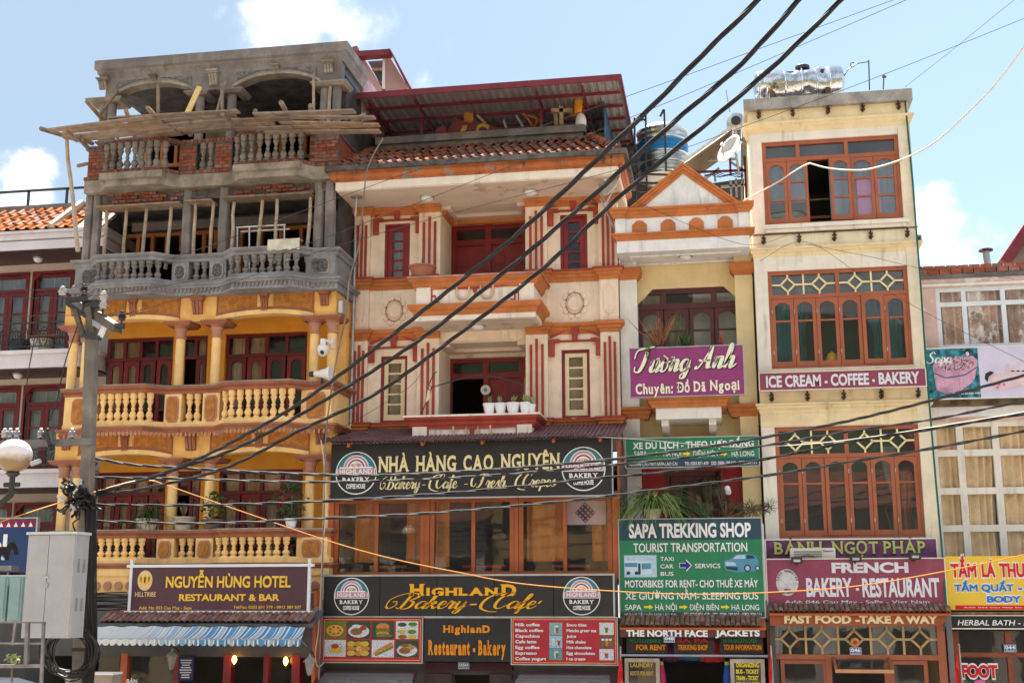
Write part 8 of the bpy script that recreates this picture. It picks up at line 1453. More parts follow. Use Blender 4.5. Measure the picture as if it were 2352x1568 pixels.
part('border',MB().box(a2,a2+3,Yh-.01,Yh,d-.02,d).box(a2,a2+3,Yh-.01,Yh,c,c+.02).box(a2,a2+.02,Yh-.01,Yh,c+.02,d-.02),cyl,t);text(t,'HERBAL BATH - HERBAL SPA',P(11,748,1140,Yh)[0],P(11,748,1140,Yh)[0]+7.9*s11,c+.07,d-.085,Yh,signw,bold=.01,shear=.2)
part('tile_strip',MB().box(a2,a2+3,Yh-.05,Yh+.2,d+.01,d+.05),mt2,E_)
Yz=-.9;z=P(11,900,1370,Yz)[1];g11=lambda x:P(11,x,1350,Yz)[0]
part('shop_frame',MB().box(g11(700),EX1,Yz,Yz+.1,z-.04,z+.04).box(g11(640),g11(765),Yz-.02,Yz+.12,0,P(11,900,1205,Yz)[1]).box(g11(1095),g11(1130),Yz+.003,Yz+.1,0,z-.04).box(g11(1090),g11(1130),Yz+.003,Yz+.1,z+.04,P(11,900,1205,Yz)[1]).box(EX0+3,EX0+3.1,Yz,Yz+.1,0,3),mat('dark_orange_brown_wood',(.26,.07,.03),var=.15),E_)
for q in((765,1095),(1130,1500)):pane(E_,g11(q[0]),P(11,min(q[1],1400),1350,Yz)[0],.1,z-.04,Yz+.05,M['glass']);pane(E_,g11(q[0]),g11(q[1]),z+.04,P(11,900,1205,Yz)[1],Yz+.05,M['glass'])
room(E_,EX0+.1,EX1,Yz+.13,3,0,3.6,M['innerd']);part('upper_wall',MB().box(EX0+.0,EX1,-.9,EY,d-.1,4.6),M['innerd'],E_)
t=thing('foot_sign','red FOOT lettering with white outline on the dark glass at the right','sign',(g11(900),Yz,2));x0,x1,z0,z1=P(11,778,1480,Yz)[0],P(11,1028,1480,Yz)[0],P(11,900,1525,Yz)[1],P(11,900,1440,Yz)[1]
text(t,'FOOT',x0-.015,x1+.015,z0-.015,z1+.015,Yz,signw,bold=.1,ulift=.004,ext=.002);text(t,'FOOT',x0,x1,z0,z1,Yz,rl,bold=.05,ulift=.01)
cx,cz=P(11,905,1568,Yz);flat(t,'flower_picture',disc_pts(cx,cz-.02,.12,.09,8),Yz-.006,mat('pink_flower_print',(.65,.15,.35)))
number_plate(11,1073,1298,1160,1352,Yz-.04,'044','blue enamel plate reading 044 at the right edge')
flag(11,[(757,1302),(745,1380),(735,1450),(728,1568),(758,1568),(757,1480),(755,1400),(760,1302)],-1.9,'rolled red flag with a yellow patch in front of the massage shop')
sg=MB();t=thing('light_string','string of small lights on the brown post between the bakery and the massage shop','light string',(g11(650),-1.1,2));pts=[V(11,648+4*math.sin(i),1230+i*22,-1.1)for i in range(16)];part('wire',MB().tube(pts,.008,4),M['black'],t)
for i in range(0,16,2):part('small_lamp',MB().lathe([(.03,-.03),(.035,0),(.02,.03)],pts[i].x,pts[i].y,8,pts[i].z),[M['wplastic'],pinkpr][i%4//2],t)
X,Z=P(10,868,250,1.0);t=thing('chimney_pipe','small metal chimney pipe with a flat cap behind the brick parapet','chimney pipe',(X,1,Z));zt_=P(10,855,165,1.)[1];part('pipe',MB().tube([(X,1,Z-.2),(X-.03,1,zt_)],.07,12),M['steel'],t,smooth=True);part('cap',MB().lathe([(.15,0),(.14,.03),(.04,.05)],X-.03,1.0,14,zt_+.01),M['rust'],t)
RB=thing('distant_roof','gable of a house with a red roof edge at the far right','building',(12,8,0));Yr=8.
flat(RB,'wall',[P(10,x,y,Yr)for x,y in((960,262),(1091,75),(1400,200),(1400,400),(960,400))],Yr,mat('shed_metal',(.33,.27,.24),var=.2),t=.2);part('roof_edge',MB().bar(V(10,950,262,Yr-.3),V(10,1120,10,Yr-.3),.9,.28).bar(V(10,1120,10,Yr-.3),V(10,1450,200,Yr-.3),.9,.28),M['redpaint'],RB)
# WHITE HOUSE AT THE LEFT
ZF[13]=(0,430.6,.4942);ZF[14]=(114.8,631.6,.20137)
Lh=thing('left_house','white house with a tiled roof edge and dark red balcony doors at the left edge','building',(-15.5,.3,0));LW=.6;LS=-.5;LX0=-19.5
lw=mat('lilac_white_plaster',(.66,.62,.66),var=.05,stain=.35);lc=mat('grey_cream_plaster',(.52,.44,.38),var=.06);dsof=mat('dark_varnished_soffit',(.05,.018,.02),rough=.4,var=.2)
l13=lambda x,y,Y=LS:P(13,x,y,Y);LX1=-13.75
def lz(y,Y=LS,x=180):return P(13,x,y,Y)[1]
part('fascia',MB().box(LX0,LX1+.25,LS,1,lz(285),lz(245)).box(LX0,LX1+.3,LS-.04,1,lz(240),lz(215)).box(LX0,LX1+.35,LS-.1,1,lz(214),lz(203)),lw,Lh)
part('soffit',MB().box(LX0,LX1+.2,LS+.05,LW,lz(285)-.03,lz(285)),dsof,Lh)
rt=mat('bright_orange_tile',(.42,.14,.05),rough=.95,spec=.05,var=.2,rnd=.3,scale=7,stain=.3);zr0,yr0=lz(200),LS-.05;zr1,yr1=P(13,150,108,.45)[1],.45;Ls=math.hypot(zr1-zr0,yr1-yr0);lt=smesh(wave_tile(.24,Ls/4+.07),'roof_tile',rt);n=int((LX1-.3-LX0)/.24);ang=math.atan2(zr1-zr0,yr1-yr0)
for r_ in range(4):
 for i in range(n):s=r_/4;inst(lt,'roof_tile',Lh,(LX0+.12+i*.24,yr0+(yr1-yr0)*s+random.uniform(-.01,.01),zr0+(zr1-zr0)*s+.02),(ang-.04,random.uniform(-.03,.03),0))
for r_ in range(4):s=r_/4;inst(lt,'roof_tile',Lh,(LX1+.1,yr0+.1+(yr1-yr0)*s,zr0+(zr1-zr0)*s+.02),(ang-.04,0,0));
part('roof_underlay',MB().prism([(yr0,zr0),(yr1,zr1),(yr1+1,zr0)],'x',LX0,LX1+.2),M['conc_d'],Lh);part('ridge_coping',MB().box(LX0,LX1+.15,yr1,yr1+.3,zr1+.02,zr1+.14),M['conc'],Lh)
hx=P(13,310,150,.0)[0];part('hip_ridge',MB().tube([(hx-.05,yr0,zr0+.05),(hx+.1,yr1,zr1+.1)],.1,8),mat('pale_ridge_mortar',(.6,.52,.42),var=.15),Lh)
zt_=P(13,200,12,1.)[1];t=thing('roof_railing','dark metal railing on the flat roof above the orange tiles','railing',(-15.5,1,zr1));part('top_rail',MB().bar((LX0,1.0,zt_),(LX1+.6,1.,zt_+.0),.05),M['iron'],t)
for x in(132,310):X=P(13,x,50,1.)[0];part('post',MB().bar((X,1,zr1+.1),(X,1,zt_),.05),M['iron'],t)
levels=[(lz(380,LW),lz(750,LW),lz(755),lz(835),625),(lz(905,LW),lz(1290,LW),lz(1308),lz(1392),1215),(lz(1450,LW),lz(1900,LW),lz(1900),lz(1960),None)]
zs=[lz(285)-.03];hs=[]
wxs=[(l13(150,600,LW)[0],l13(322,600,LW)[0]),(l13(-60,600,LW)[0],l13(115,600,LW)[0]),(l13(-290,600,LW)[0],l13(-110,600,LW)[0])]
holes=[]
for(zt_,zb,s1,s0,rl_)in levels:
 for a,b in wxs:holes.append((a,b,zb-.3,zt_-.12))
part('front_wall',MB().holes(LX0,LX1+.1,0,lz(285),LW,LW+.2,holes),lc,Lh)
for(zt_,zb,s1,s0,rl_)in levels:
 for a,b in wxs:
  c,d=zb-.3,zt_-.12;tr=c+(d-c)*.82;xm=(a+b)/2
  part('door_surround',MB().prism([(a-.05,c),(a+.03,c),(a+.03,d-.12),(a+.14,d-.03),(b-.14,d-.03),(b-.03,d-.12),(b-.03,c),(b+.05,c),(b+.05,d-.08),(b-.08,d+.04),(a+.08,d+.04),(a-.05,d-.08)],'y',LW-.03,LW+.05)if False else MB().box(a-.06,a,LW-.03,LW+.05,c,d+.06).box(b,b+.06,LW-.03,LW+.05,c,d+.06).box(a,b,LW-.03,LW+.05,d,d+.06).prism([(a,d),(a+.16,d),(a,d-.16)],'y',LW-.02,LW+.1).prism([(b,d),(b,d-.16),(b-.16,d)],'y',LW-.02,LW+.1),M['dwood'],Lh)
  f_=frame_grid('window_frame',Lh,[a+.03,b-.03],[tr,d-.03],LW+.04,M['dwood'],.08,.08);pane(f_,a+.06,b-.06,tr+.04,d-.06,LW+.08,M['glass_r'])
  for q in((a+.02,xm-.004),(xm+.004,b-.02)):sash(Lh,q[0],q[1],c,tr-.045,LW+.05,M['dwood'],M['glass_r'],st=.09,bars=(.35,.68),bot=.3)
  curtain(Lh,a,b,c,d,LW+.3,M['curt_w'],folds=.13,amp=.04)
 room(Lh,LX0,LX1,LW+.21,3,zb-.4,zt_+.1,M['innerd'])
 pth=[(LX1+.2,LW),(LX1+.2,-.2),(LX1-.15,LS),(LX0,LS)][::-1]
 part('balcony_slab',MB().prism([(LX0,LW),(LX0,LS),(LX1-.15,LS),(LX1+.12,-.15),(LX1+.12,LW)],'z',s0+(s1-s0)*.0,s1-.09),lw,Lh);part('slab_cap',MB().prism([(LX0,LW),(LX0,LS-.07),(LX1-.12,LS-.07),(LX1+.18,-.18),(LX1+.18,LW)],'z',s1-.088,s1),lw,Lh)
 part('soffit',MB().prism([(LX0,LW),(LX0,LS+.08),(LX1-.2,LS+.08),(LX1+.06,-.1),(LX1+.06,LW)],'z',s0-.04,s0-.001),dsof,Lh)
 if rl_:
  zt2=lz(rl_);t=thing('balcony_railing','curled dark iron railing on the %s white balcony at the left'%('upper' if rl_<700 else 'lower'),'railing',(-15,LS,s1));x=LX0+.5
  part('top_rail',MB().bar((LX0,LS+.05,zt2),(LX1-.1,LS+.05,zt2),.035),M['iron'],t);part('bottom_rail',MB().bar((LX0,LS+.05,s1+.1),(LX1-.1,LS+.05,s1+.1),.025),M['iron'],t)
  x=-16.6
  while x<LX1-.2:
   part('scrollwork',MB().tube([(x+.11+.1*math.cos(q),LS+.05,(s1+zt2)/2+(zt2-s1)*.36*math.sin(q))for q in[i*.63 for i in range(11)]],.012,5,cap=False).tube([(x+.11+.04*math.cos(q),LS+.05,(s1+zt2)/2+.09*math.sin(q))for q in[i*.7 for i in range(10)]],.01,4,cap=False),M['iron'],t);x+=.24
  if rl_<700:
   for i,(fx,rr,mm_)in enumerate(((175,.15,M['white']),(215,.17,M['stonepot']),(95,.2,M['iron']))):X=P(13,fx,740,-.1)[0];potted('flower_pot',['white pot behind the scrolled railing of the left house','grey stone pot at the right end of the left upper balcony','dark planter trough behind the scrolled railing'][i],X,-.15,s1,.2,rr,.32,mm_,M['leaf_d'],'bush',n=26,cat='flower pot')
   a=P(13,145,680,-.2)[0];part('wooden_shelf',MB().box(a,a+.75,-.3,.0,zt2-.28,zt2-.25),M['owood'],None,label='orange board lying across the pots on the upper left balcony',cat='board')
X,Z=P(13,178,328,.1);ceiling_lamp(X,.1,lz(285)-.03,'small lamp in the dark soffit under the orange tiled roof',.1);X,Z=P(13,85,862,0);ceiling_lamp(X,.0,levels[0][3]-.04,'small lamp under the upper white balcony at the left',.1)
Yb_=-1.6;a,b,c,d=RC(3,-200,378,232,735,Yb_);bluem=mat('blue_sign_board',(.012,.04,.14),var=.06,bump=0,rough=.4)
t=thing('blue_sign','dark blue sign with a white letter and a red pattern border at the left edge','sign',(b-.6,Yb_,c));part('board',MB().box(a,b,Yb_,Yb_+.06,c,d),bluem,t);part('frame',MB().box(a,b+.04,Yb_-.01,Yb_+.08,d,d+.03).box(b,b+.04,Yb_-.01,Yb_+.08,c,d),M['steel'],t)
part('pattern_band',MB().box(a,b-.01,Yb_-.003,Yb_,d-.18,d-.02),mat('maroon_pattern_band',(.20,.02,.06),var=.1,bump=0),t);x=b-.12
for i in range(12):flat(t,'pattern_triangle',[(x-.05,d-.16),(x+.05,d-.16),(x,d-.07)],Yb_-.004,signw);flat(t,'pattern_triangle',[(x-.05,d-.035),(x+.05,d-.035),(x,d-.075)],Yb_-.004,redb);x-=.165
X1=P(3,48,560,Yb_)[0];z0,z1=P(3,20,560,Yb_)[1],P(3,20,478,Yb_)[1];text(t,'ĐẠI',X1-.95,X1,z0,z1,Yb_,signw,bold=.04,serif=False);z0,z1=P(3,20,650,Yb_)[1],P(3,20,600,Yb_)[1];text(t,'A',X1-.4,X1-.0,z0,z1,Yb_,mat('pale_blue_print',(.4,.6,.75),bump=0),bold=.04)
part('lower_wall',MB().box(LX0,XL-.1,-1.2,-1.0,0,c-.05),M['innerd'],Lh)
# POLE, CABINET, LAMP, CABLES
concp=mat('pole_concrete',(.23,.20,.165),var=.2,stain=.5,grain=(3,3,.4));wdx=mat('greenish_crossarm',(.12,.10,.07),var=.2);ins_w=mat('white_porcelain',(.50,.48,.45),rough=.3,bump=0,var=.04);ins_d=mat('dark_porcelain',(.05,.03,.03),rough=.25,bump=0,var=.1)
YP=-8.0;pt=P(14,490,350,YP);pbm=P(0,186,1560,YP)
UP=thing('utility_pole','weathered concrete power pole with crossarms and insulators in front of the yellow hotel','utility pole',(pbm[0],YP,0));px=(pt[0]+pbm[0])/2
def px_at(z):return pbm[0]+(pt[0]-pbm[0])*(z-pbm[1])/(pt[1]-pbm[1])
part('shaft',MB().bar((px_at(0),YP,-.1),(px_at(4),YP,4),.20,.20).bar((px_at(4),YP,4),(pt[0],YP,pt[1]),.165,.165),concp,UP,bevel=.02)
part('cap',MB().box(pt[0]-.11,pt[0]+.11,YP-.1,YP+.1,pt[1],pt[1]+.07),M['iron'],UP)
v14=lambda x,y,Y=YP:V(14,x,y,Y)
for a,b,w_,m_ in((v14(295,305,YP+.5),v14(765,610,YP-.7),.12,wdx),(v14(170,290,YP-.3),v14(430,272,YP-.1),.07,M['iron']),(v14(190,318,YP-.3),v14(430,480,YP-.15),.06,M['iron']),(v14(285,390,YP-.25),v14(385,710,YP-.15),.07,wdx),(v14(440,370,YP-.2),v14(500,700,YP-.2),.09,wdx),(v14(390,690,YP-.2),v14(570,720,YP-.3),.07,M['iron']),(v14(410,350,YP-.16),v14(640,350,YP-.2),.08,M['iron']),(v14(500,540,YP-.2),v14(590,590,YP-.3),.08,M['steel']),(v14(740,580,YP-.7),v14(845,580,YP-.7),.07,M['iron'])):part('crossarm',MB().bar(a,b,w_),m_,UP)
part('bracket_plate',MB().bar(v14(630,570,YP-.3),v14(570,705,YP-.3),.09,.02),M['wplastic'],UP)
INS=[(.02,-.06),(.055,-.05),(.045,-.015),(.075,-.005),(.045,.015),(.062,.035),(.035,.05),(.036,.08),(.015,.09)]
for x,y,m_,Y in((145,190,ins_w,YP-.3),(385,165,ins_d,YP),(612,245,ins_w,YP-.25),(820,475,ins_d,YP-.7),(610,345,ins_w,YP-.25),(385,245,ins_d,YP-.1)):
 p=v14(x,y,Y);q=part('insulator',MB().lathe(INS,p.x,p.y,12,p.z),m_,UP,smooth=True);part('pin',MB().tube([p-Vector((0,0,.25)),p],.015,5),M['iron'],q)
p0,p1=V(13,-40,1195,YP-.2),V(13,435,1180,YP-.2);part('crossarm',MB().bar(p0,p1,.10),mat('grey_channel_steel',(.16,.15,.14),var=.2),UP)
for fx,m_ in((22,ins_w),(48,M['steel']),(78,M['steel']),(190,M['steel']),(220,ins_d),(336,M['steel'])):p=V(13,fx,1145,YP-.2);q=part('insulator',MB().lathe([(r_*.85,z)for r_,z in INS],p.x,p.y,10,p.z),m_,UP,smooth=True);part('pin',MB().tube([p-Vector((0,0,.18)),p],.02,5),M['iron'],q)
part('fuse_holder',MB().tube([V(13,222,1140,YP-.3),V(13,238,1200,YP-.35)],.05,8),M['black'],UP);part('fuse_holder',MB().tube([V(13,238,1175,YP-.3),V(13,240,1215,YP-.35)],.045,8),M['black'],UP)
for i in range(5):z=pbm[1]+.4+i*.55;part('clamp_band',MB().box(px_at(z)-.105,px_at(z)+.105,YP-.105,YP+.105,z,z+.05),M['iron'],UP)
lx,lz_=P(13,66,1246,-11.0);LP=thing('street_lamp','round globe street lamp, white above and dirty tan below, on a dark bracket','street lamp',(lx,-11,lz_-.3));r_=(P(13,138,1246,-11)[0]-P(13,-4,1246,-11)[0])/2
gm=bpy.data.materials.new('frosted_globe');gm.use_nodes=True;nn_=gm.node_tree;bb_=nn_.nodes['Principled BSDF'];bb_.inputs['Roughness'].default_value=.25;tcn=nn_.nodes.new('ShaderNodeNewGeometry');sp_=nn_.nodes.new('ShaderNodeSeparateXYZ');nn_.links.new(tcn.outputs['Position'],sp_.inputs[0]);nz_=nn_.nodes.new('ShaderNodeTexNoise');nz_.inputs['Scale'].default_value=9;nn_.links.new(tcn.outputs['Position'],nz_.inputs['Vector'])
ma=nn_.nodes.new('ShaderNodeMath');ma.operation='MULTIPLY_ADD';nn_.links.new(nz_.outputs[0],ma.inputs[0]);ma.inputs[1].default_value=.12;nn_.links.new(sp_.outputs[2],ma.inputs[2]);mr_=nn_.nodes.new('ShaderNodeMapRange');nn_.links.new(ma.outputs[0],mr_.inputs[0]);mr_.inputs[1].default_value=lz_-.02;mr_.inputs[2].default_value=lz_+.09;mm2=nn_.nodes.new('ShaderNodeMixRGB');nn_.links.new(mr_.outputs[0],mm2 .inputs[0]);mm2 .inputs[1].default_value=(.26,.17,.08,1);mm2 .inputs[2].default_value=(.74,.68,.64,1);nn_.links.new(mm2 .outputs[0],bb_.inputs['Base Color'])
part('globe',MB().lathe([(.01+r_*math.sin(math.pi*i/20),-r_*math.cos(math.pi*i/20))for i in range(2,21)],lx,-11,28,lz_),gm,LP,smooth=True)
part('collar',MB().lathe([(.05,-.26),(.09,-.22),(.06,-.19),(.12,-.16),(.13,-.145)],lx,-11,12,lz_),M['iron'],LP);part('bracket',MB().tube([(lx,-11,lz_-.25),(lx-.0,-11,lz_-.5)],.035,8).tube([(lx-.1,-11,lz_-.36),(lx+.1,-11,lz_-.36)],.03,8),mat('dark_cast_iron',(.03,.035,.03)),LP);part('arm',MB().tube([(lx,-11,lz_-.48),(lx-.5,-11,lz_-.9),(lx-1.3,-11,lz_-1.2),(lx-1.3,-11,-.1)],.04,8),mat('dark_cast_iron',(.03,.035,.03)),LP)
q=V(13,145,1285,-11.1);part('small_lamp',MB().tube([q,q+Vector((.12,0,.04))],.03,8),M['steel'],LP)
gy=mat('grey_cabinet_paint',(.40,.39,.39),var=.05,rough=.5,stain=.3);YCb=-9.2;xa,xb=P(12,190,800,YCb)[0],P(12,555,800,YCb)[0];z0,z1=P(12,350,1228,YCb)[1],P(12,400,435,YCb)[1]
CB=thing('electric_cabinet','tall grey metal electric cabinet fixed on the power pole','cabinet',((xa+xb)/2,YCb,z0));xs_=P(12,355,800,YCb)[0]
part('casing',MB().box(xa,xb,YCb,YCb+.36,z0,z1-.02),gy,CB,bevel=.008);part('top_lip',MB().box(xa-.02,xb+.02,YCb-.03,YCb+.37,z1-.02,z1+.015),mat('light_cabinet_paint',(.6,.6,.6),var=.05),CB)
part('door',MB().box(xa+.01,xs_-.006,YCb-.015,YCb,z0+.01,z1-.03),gy,CB);dr=part('door',MB().box(xs_+.006,xb-.01,YCb-.02,YCb,z0+.01,z1-.03),gy,CB)
hx,hz=P(12,360,768,YCb);part('handle',MB().box(hx-.03,hx+.03,YCb-.05,YCb-.02,hz-.01,hz+.01),M['chrome'],dr);part('padlock',MB().box(hx,hx+.03,YCb-.04,YCb-.02,hz-.14,hz-.08),M['steel'],dr)
mb=MB()
for zz in(.25,.62):
 for yy in(.08,.22):mb.box(xb+.0,xb+.003,YCb+yy,YCb+yy+.06,z0+(z1-z0)*zz,z0+(z1-z0)*(zz+.13))
part('vent_slots',mb,mat('slot_grey',(.25,.24,.24)),CB)
for i,(x0,x1)in enumerate(((-60,48),(62,162))):
 a,b,c,d=RC(12,x0,755,x1,1100,-7.6);t=thing('meter_box','pale blue-green metal box %s behind the grey cabinet'%('at the very left edge' if i==0 else 'second from the left edge'),'meter box',((a+b)/2,-7.6,c));tm_=mat('pale_teal_paint',(.26,.38,.38),var=.08,stain=.3);part('casing',MB().box(a,b,-7.6,-7.35,c,d),tm_,t,bevel=.01);part('door',MB().box(a+.03,b-.03,-7.615,-7.6,c+.03,d-.03),tm_,t)
for i,(x0,y0,x1)in enumerate(((655,1490,842),(488,1508,632))):
 a,b,c,d=RC(12,x0,y0,x1,1700,-6.5);t=thing('meter_box',['small beige box with a pale lid at the bottom by the pole','lower beige box left of the one with the pale lid'][i],'meter box',((a+b)/2,-6.5,c));part('casing',MB().box(a,b,-6.5,-6.2,1.0,d-.03),mat('beige_box_paint',(.34,.27,.20),var=.12,stain=.4),t,bevel=.008);part('lid',MB().box(a-.015,b+.015,-6.52,-6.18,d-.03,d),M['white'],t)
RLG=thing('pipe_railing','grey steel pipe railing in front of the cabinet at the lower left','railing',V(12,200,1560,-10));stl=mat('worn_pipe',(.26,.24,.24),metal=.4,rough=.45,var=.2)
for(x0,y0,x1,y1,w_)in((-40,1108,345,1110,.022),(-40,1268,325,1270,.022),(-40,1440,315,1437,.045),(210,1110,198,1440,.05),(330,1110,312,1600,.035),(118,1110,95,1280,.03)):part('bar',MB().bar(V(12,x0,y0,-10),V(12,x1,y1,-10+random.uniform(-.02,.02)),w_),stl,RLG)
t=thing('yellow_green_plant','small yellow-green plant behind the pipe railing at the lower left','plant',V(12,90,1400,-8));mb=MB()
for i in range(70):p=V(12,90+random.gauss(0,25),1385+random.gauss(0,18),-8+random.uniform(-.1,.1));e1=Vector((random.uniform(-1,1),random.uniform(-1,1),random.uniform(-1,1))).normalized()*.04;e2=e1 .orthogonal().normalized()*.02;mb.add([p-e1,p+e2,p+e1,p-e2],[(0,1,2,3)])
part('leaves',mb,M['leaf_y'],t);part('stalk',MB().tube([V(12,90,1400,-8),V(12,90,1560,-8)],.015,5),M['twig'],t)
X,Z=P(12,40,1556,-3.0);VN=thing('parked_van','white van parked by the kerb, only its roof edge showing at the lower left corner','van',(X-1.6,-3,0));vx=P(12,118,1566,-3.0)[0];zr_=P(12,0,1545,-3)[1]
part('body',MB().prism([(vx-4.6,.35),(vx+.7,.35),(vx+.75,.9),(vx+.45,1.1),(vx+.1,zr_-.12),(vx-.4,zr_-.0),(vx-4.4,zr_+.03),(vx-4.6,zr_-.15)],'y',-3.9,-2.2),mat('white_car_paint',(.75,.76,.80),rough=.2,bump=0,var=.02),VN,bevel=.06)
part('windscreen',MB().prism([(vx+.47,1.12),(vx+.49,1.12),(vx+.14,zr_-.2),(vx+.12,zr_-.2)],'y',-3.8,-2.3),M['black'],VN);part('side_window',MB().box(vx-4.2,vx-.2,-3.91,-3.9,1.25,zr_-.3),M['black'],VN)
for x in(vx-3.7,vx-.1):w_=part('wheel',MB().lathe([(.33,-3.92),(.35,-3.88),(.35,-3.72),(.33,-3.7)],x,.35,20,ax='y'),M['black'],VN);part('rim',MB().lathe([(.2,-3.935),(.2,-3.915)],x,.35,14,ax='y'),M['steel'],w_)
# cables
def path3(pts,Y0,Y1,k=0):
 n=len(pts);L=[0]
 for a,b in zip(pts,pts[1:]):L.append(L[-1]+math.hypot(a[0]-b[0],a[1]-b[1]))
 out=[]
 for p,l in zip(pts,L):s=l/L[-1];d=1/((1-s)/(Y0+25)+s/(Y1+25));out.append(V(k,p[0],p[1],d-25))
 return out
def smooth3(pts,n=8):return[Vector(q)for q in catmull([tuple(p)for p in pts],n)]
wires_done={}
def wire(name,lb,pts,Y0,Y1,r,m,twist=0,k=0,cat='cable',group=None,pitch=.35,n=8):
 c=smooth3(path3(pts,Y0,Y1,k),n)
 if not twist:return part(name,MB().tube(c,r,6),m,None,label=lb,cat=cat,group=group,smooth=True)
 t=thing(name,lb,cat,c[0],group);tot=0;seg=[0]
 for a,b in zip(c,c[1:]):tot+=(b-a).length;seg.append(tot)
 step=pitch/10;N_=int(tot/step);res=[];j=0
 for i in range(N_+1):
  l=tot*i/N_
  while j<len(seg)-2 and seg[j+1]<l:j+=1
  u=(l-seg[j])/max(1e-6,seg[j+1]-seg[j]);res.append(c[j].lerp(c[j+1],u))
 for s in range(twist):
  ps=[]
  for i,p in enumerate(res):
   d=(res[min(i+1,N_)]-res[max(i-1,0)]).normalized();a_=d.orthogonal()if False else(Vector((0,0,1))-d*d.z).normalized();b_=d.cross(a_);an=2*math.pi*(i*step/pitch+s/twist)
   ps.append(p+(a_*math.cos(an)+b_*math.sin(an))*r*1.02)
  part('strand',MB().tube(ps,r,6),m,t,smooth=True)
 return t
cbl=mat('black_cable_sheath',(.016,.014,.015),rough=.5,var=.1,bump=0,spec=.25);cbg=mat('grey_cable_sheath',(.03,.028,.028),rough=.5,var=.1,bump=0,spec=.3);thin=mat('pale_bare_wire',(.05,.04,.035),rough=.9,spec=.05,var=.1,bump=0);orc=mat('orange_cable_sheath',(.62,.24,.01),rough=.5,bump=0,var=.02);whc=mat('cream_cable_sheath',(.74,.64,.50),rough=.4,bump=0,var=.03)
wire('power_cable','uppermost of the three thick twisted cables rising to the top right',[(1800,-62),(1742,0),(1612,128),(1480,262),(1230,500),(1106,574+32),(861,774+26),(689,911+14),(560,1000),(454,1054),(340,1098),(222,1130)],-16.8,-8.1,.0118,cbl,3,pitch=1.3)
wire('power_cable','middle of the three thick twisted cables rising to the top right',[(1890,-58),(1835,0),(1700,150),(1560,270),(1350,460),(1176,610),(950,790),(689,952),(540,1030),(432,1068),(330,1102),(222,1132)],-16.6,-8.1,.0118,cbl,3,pitch=1.3)
wire('power_cable','lowest of the three thick twisted cables rising to the top right',[(1990,-55),(1932,0),(1790,140),(1640,270),(1430,445),(1252,612),(1050,770),(861,905),(689,988),(513,1076),(325,1122),(222,1136)],-16.4,-8.1,.0115,cbl,3,pitch=1.3)
hb=[([(200,1048),(300,1066),(417,1074),(640,1086),(861,1091),(1100,1080),(1349,1060),(1560,1035),(1749,1005),(1950,966),(2153,916),(2352,862),(2450,835)],'highest of the four dark cable bundles crossing the shop fronts'),([(186,1094),(250,1096),(381,1098),(689,1106),(900,1103),(1150,1090),(1349,1072),(1560,1052),(1749,1024),(1952,990),(2153,961),(2352,920),(2450,898)],'second from top of the dark cable bundles crossing the shop fronts'),([(210,1158),(400,1160),(600,1156),(804,1147),(1065,1129),(1349,1100),(1560,1080),(1749,1055),(1952,1014),(2153,983),(2352,950),(2450,932)],'third from top of the dark cable bundles crossing the shop fronts'),([(215,1196),(400,1201),(560,1199),(689,1192),(900,1183),(1065,1172),(1300,1150),(1500,1125),(1749,1093),(1952,1060),(2153,1027),(2352,990),(2450,972)],'lowest of the four dark cable bundles crossing the shop fronts')]
for i,(p_,lb)in enumerate(hb):wire('cable_bundle',lb,p_,-7.9,-7.0,.012 if i!=1 else.011,cbl if i in(2,)else cbg,2 if i else 3,pitch=.9)
wire('pale_cable','thin pale cable crossing in front of the upper green strip sign',[(1349,1002),(1460,1008),(1600,1020),(1700,1026),(1850,1020),(2000,1003),(2153,979),(2352,946)],-1.6,-6,.007,mat('white_thin_sheath',(.68,.62,.5),bump=0))
wire('orange_cable','bright orange cable sagging from the pole across all the shop signs',[(355,1104),(550,1172),(750,1240),(900,1282),(1050,1313),(1200,1340),(1430,1358),(1600,1364),(1760,1360),(1952,1347),(2150,1315),(2352,1273),(2450,1250)],-7.5,-6.5,.0085,orc)
wire('orange_cable','bright orange cable rising from the left edge to the pole cables',[(-40,1212),(0,1198),(150,1150),(300,1106),(355,1104)],-9.0,-7.5,.0085,orc)
for i,(p_,y0,y1,r_,lb)in enumerate((([(-30,668),(130,664),(200,648),(450,575),(689,487),(861,424),(1115,335),(1493,203),(1800,92),(2053,0),(2120,-25)],-9,-6,.0045,'thin wire running up to the top right just above the other thin wires'),([(-30,684),(140,684),(300,668),(500,632),(689,567),(1000,450),(1493,252),(1850,100),(2082,0),(2150,-30)],-9,-6,.0045,'thin wire running to the top right, second from the top'),([(280,724),(400,690),(560,640),(689,591),(1000,500),(1400,395),(1560,345),(1713,289),(1950,202),(2153,123),(2352,43),(2420,15)],-8.7,-5,.0045,'thin wire reaching the right edge near the top'),([(-30,728),(60,726),(280,722)],-9,-8.7,.0045,'short thin wire from the left edge to the lowest insulator'),([(2078,201),(2200,105),(2330,0),(2370,-30)],0,-4,.004,'hair-thin wire in the sky at the upper right'),([(90,950),(64,930),(62,880),(75,800),(95,700),(110,660)],-8.3,-8.8,.009,'thin jumper wire hanging at the left of the pole top'),([(108,980),(130,920),(135,900),(150,830),(178,750)],-8.3,-8.4,.009,'thin jumper wire between the pole crossarms'))):wire('thin_wire',lb,p_,y0,y1,r_,thin,cat='wire')
wire('white_cable','thick cream cable looping across the top window up to the right edge',[(1704,464),(1780,422),(1830,390),(1858,376),(1866,377),(1900,386),(1950,391),(2000,388),(2080,363),(2150,325),(2220,262),(2290,190),(2352,108),(2400,40)],-.7,-5.,.016,whc,n=5)
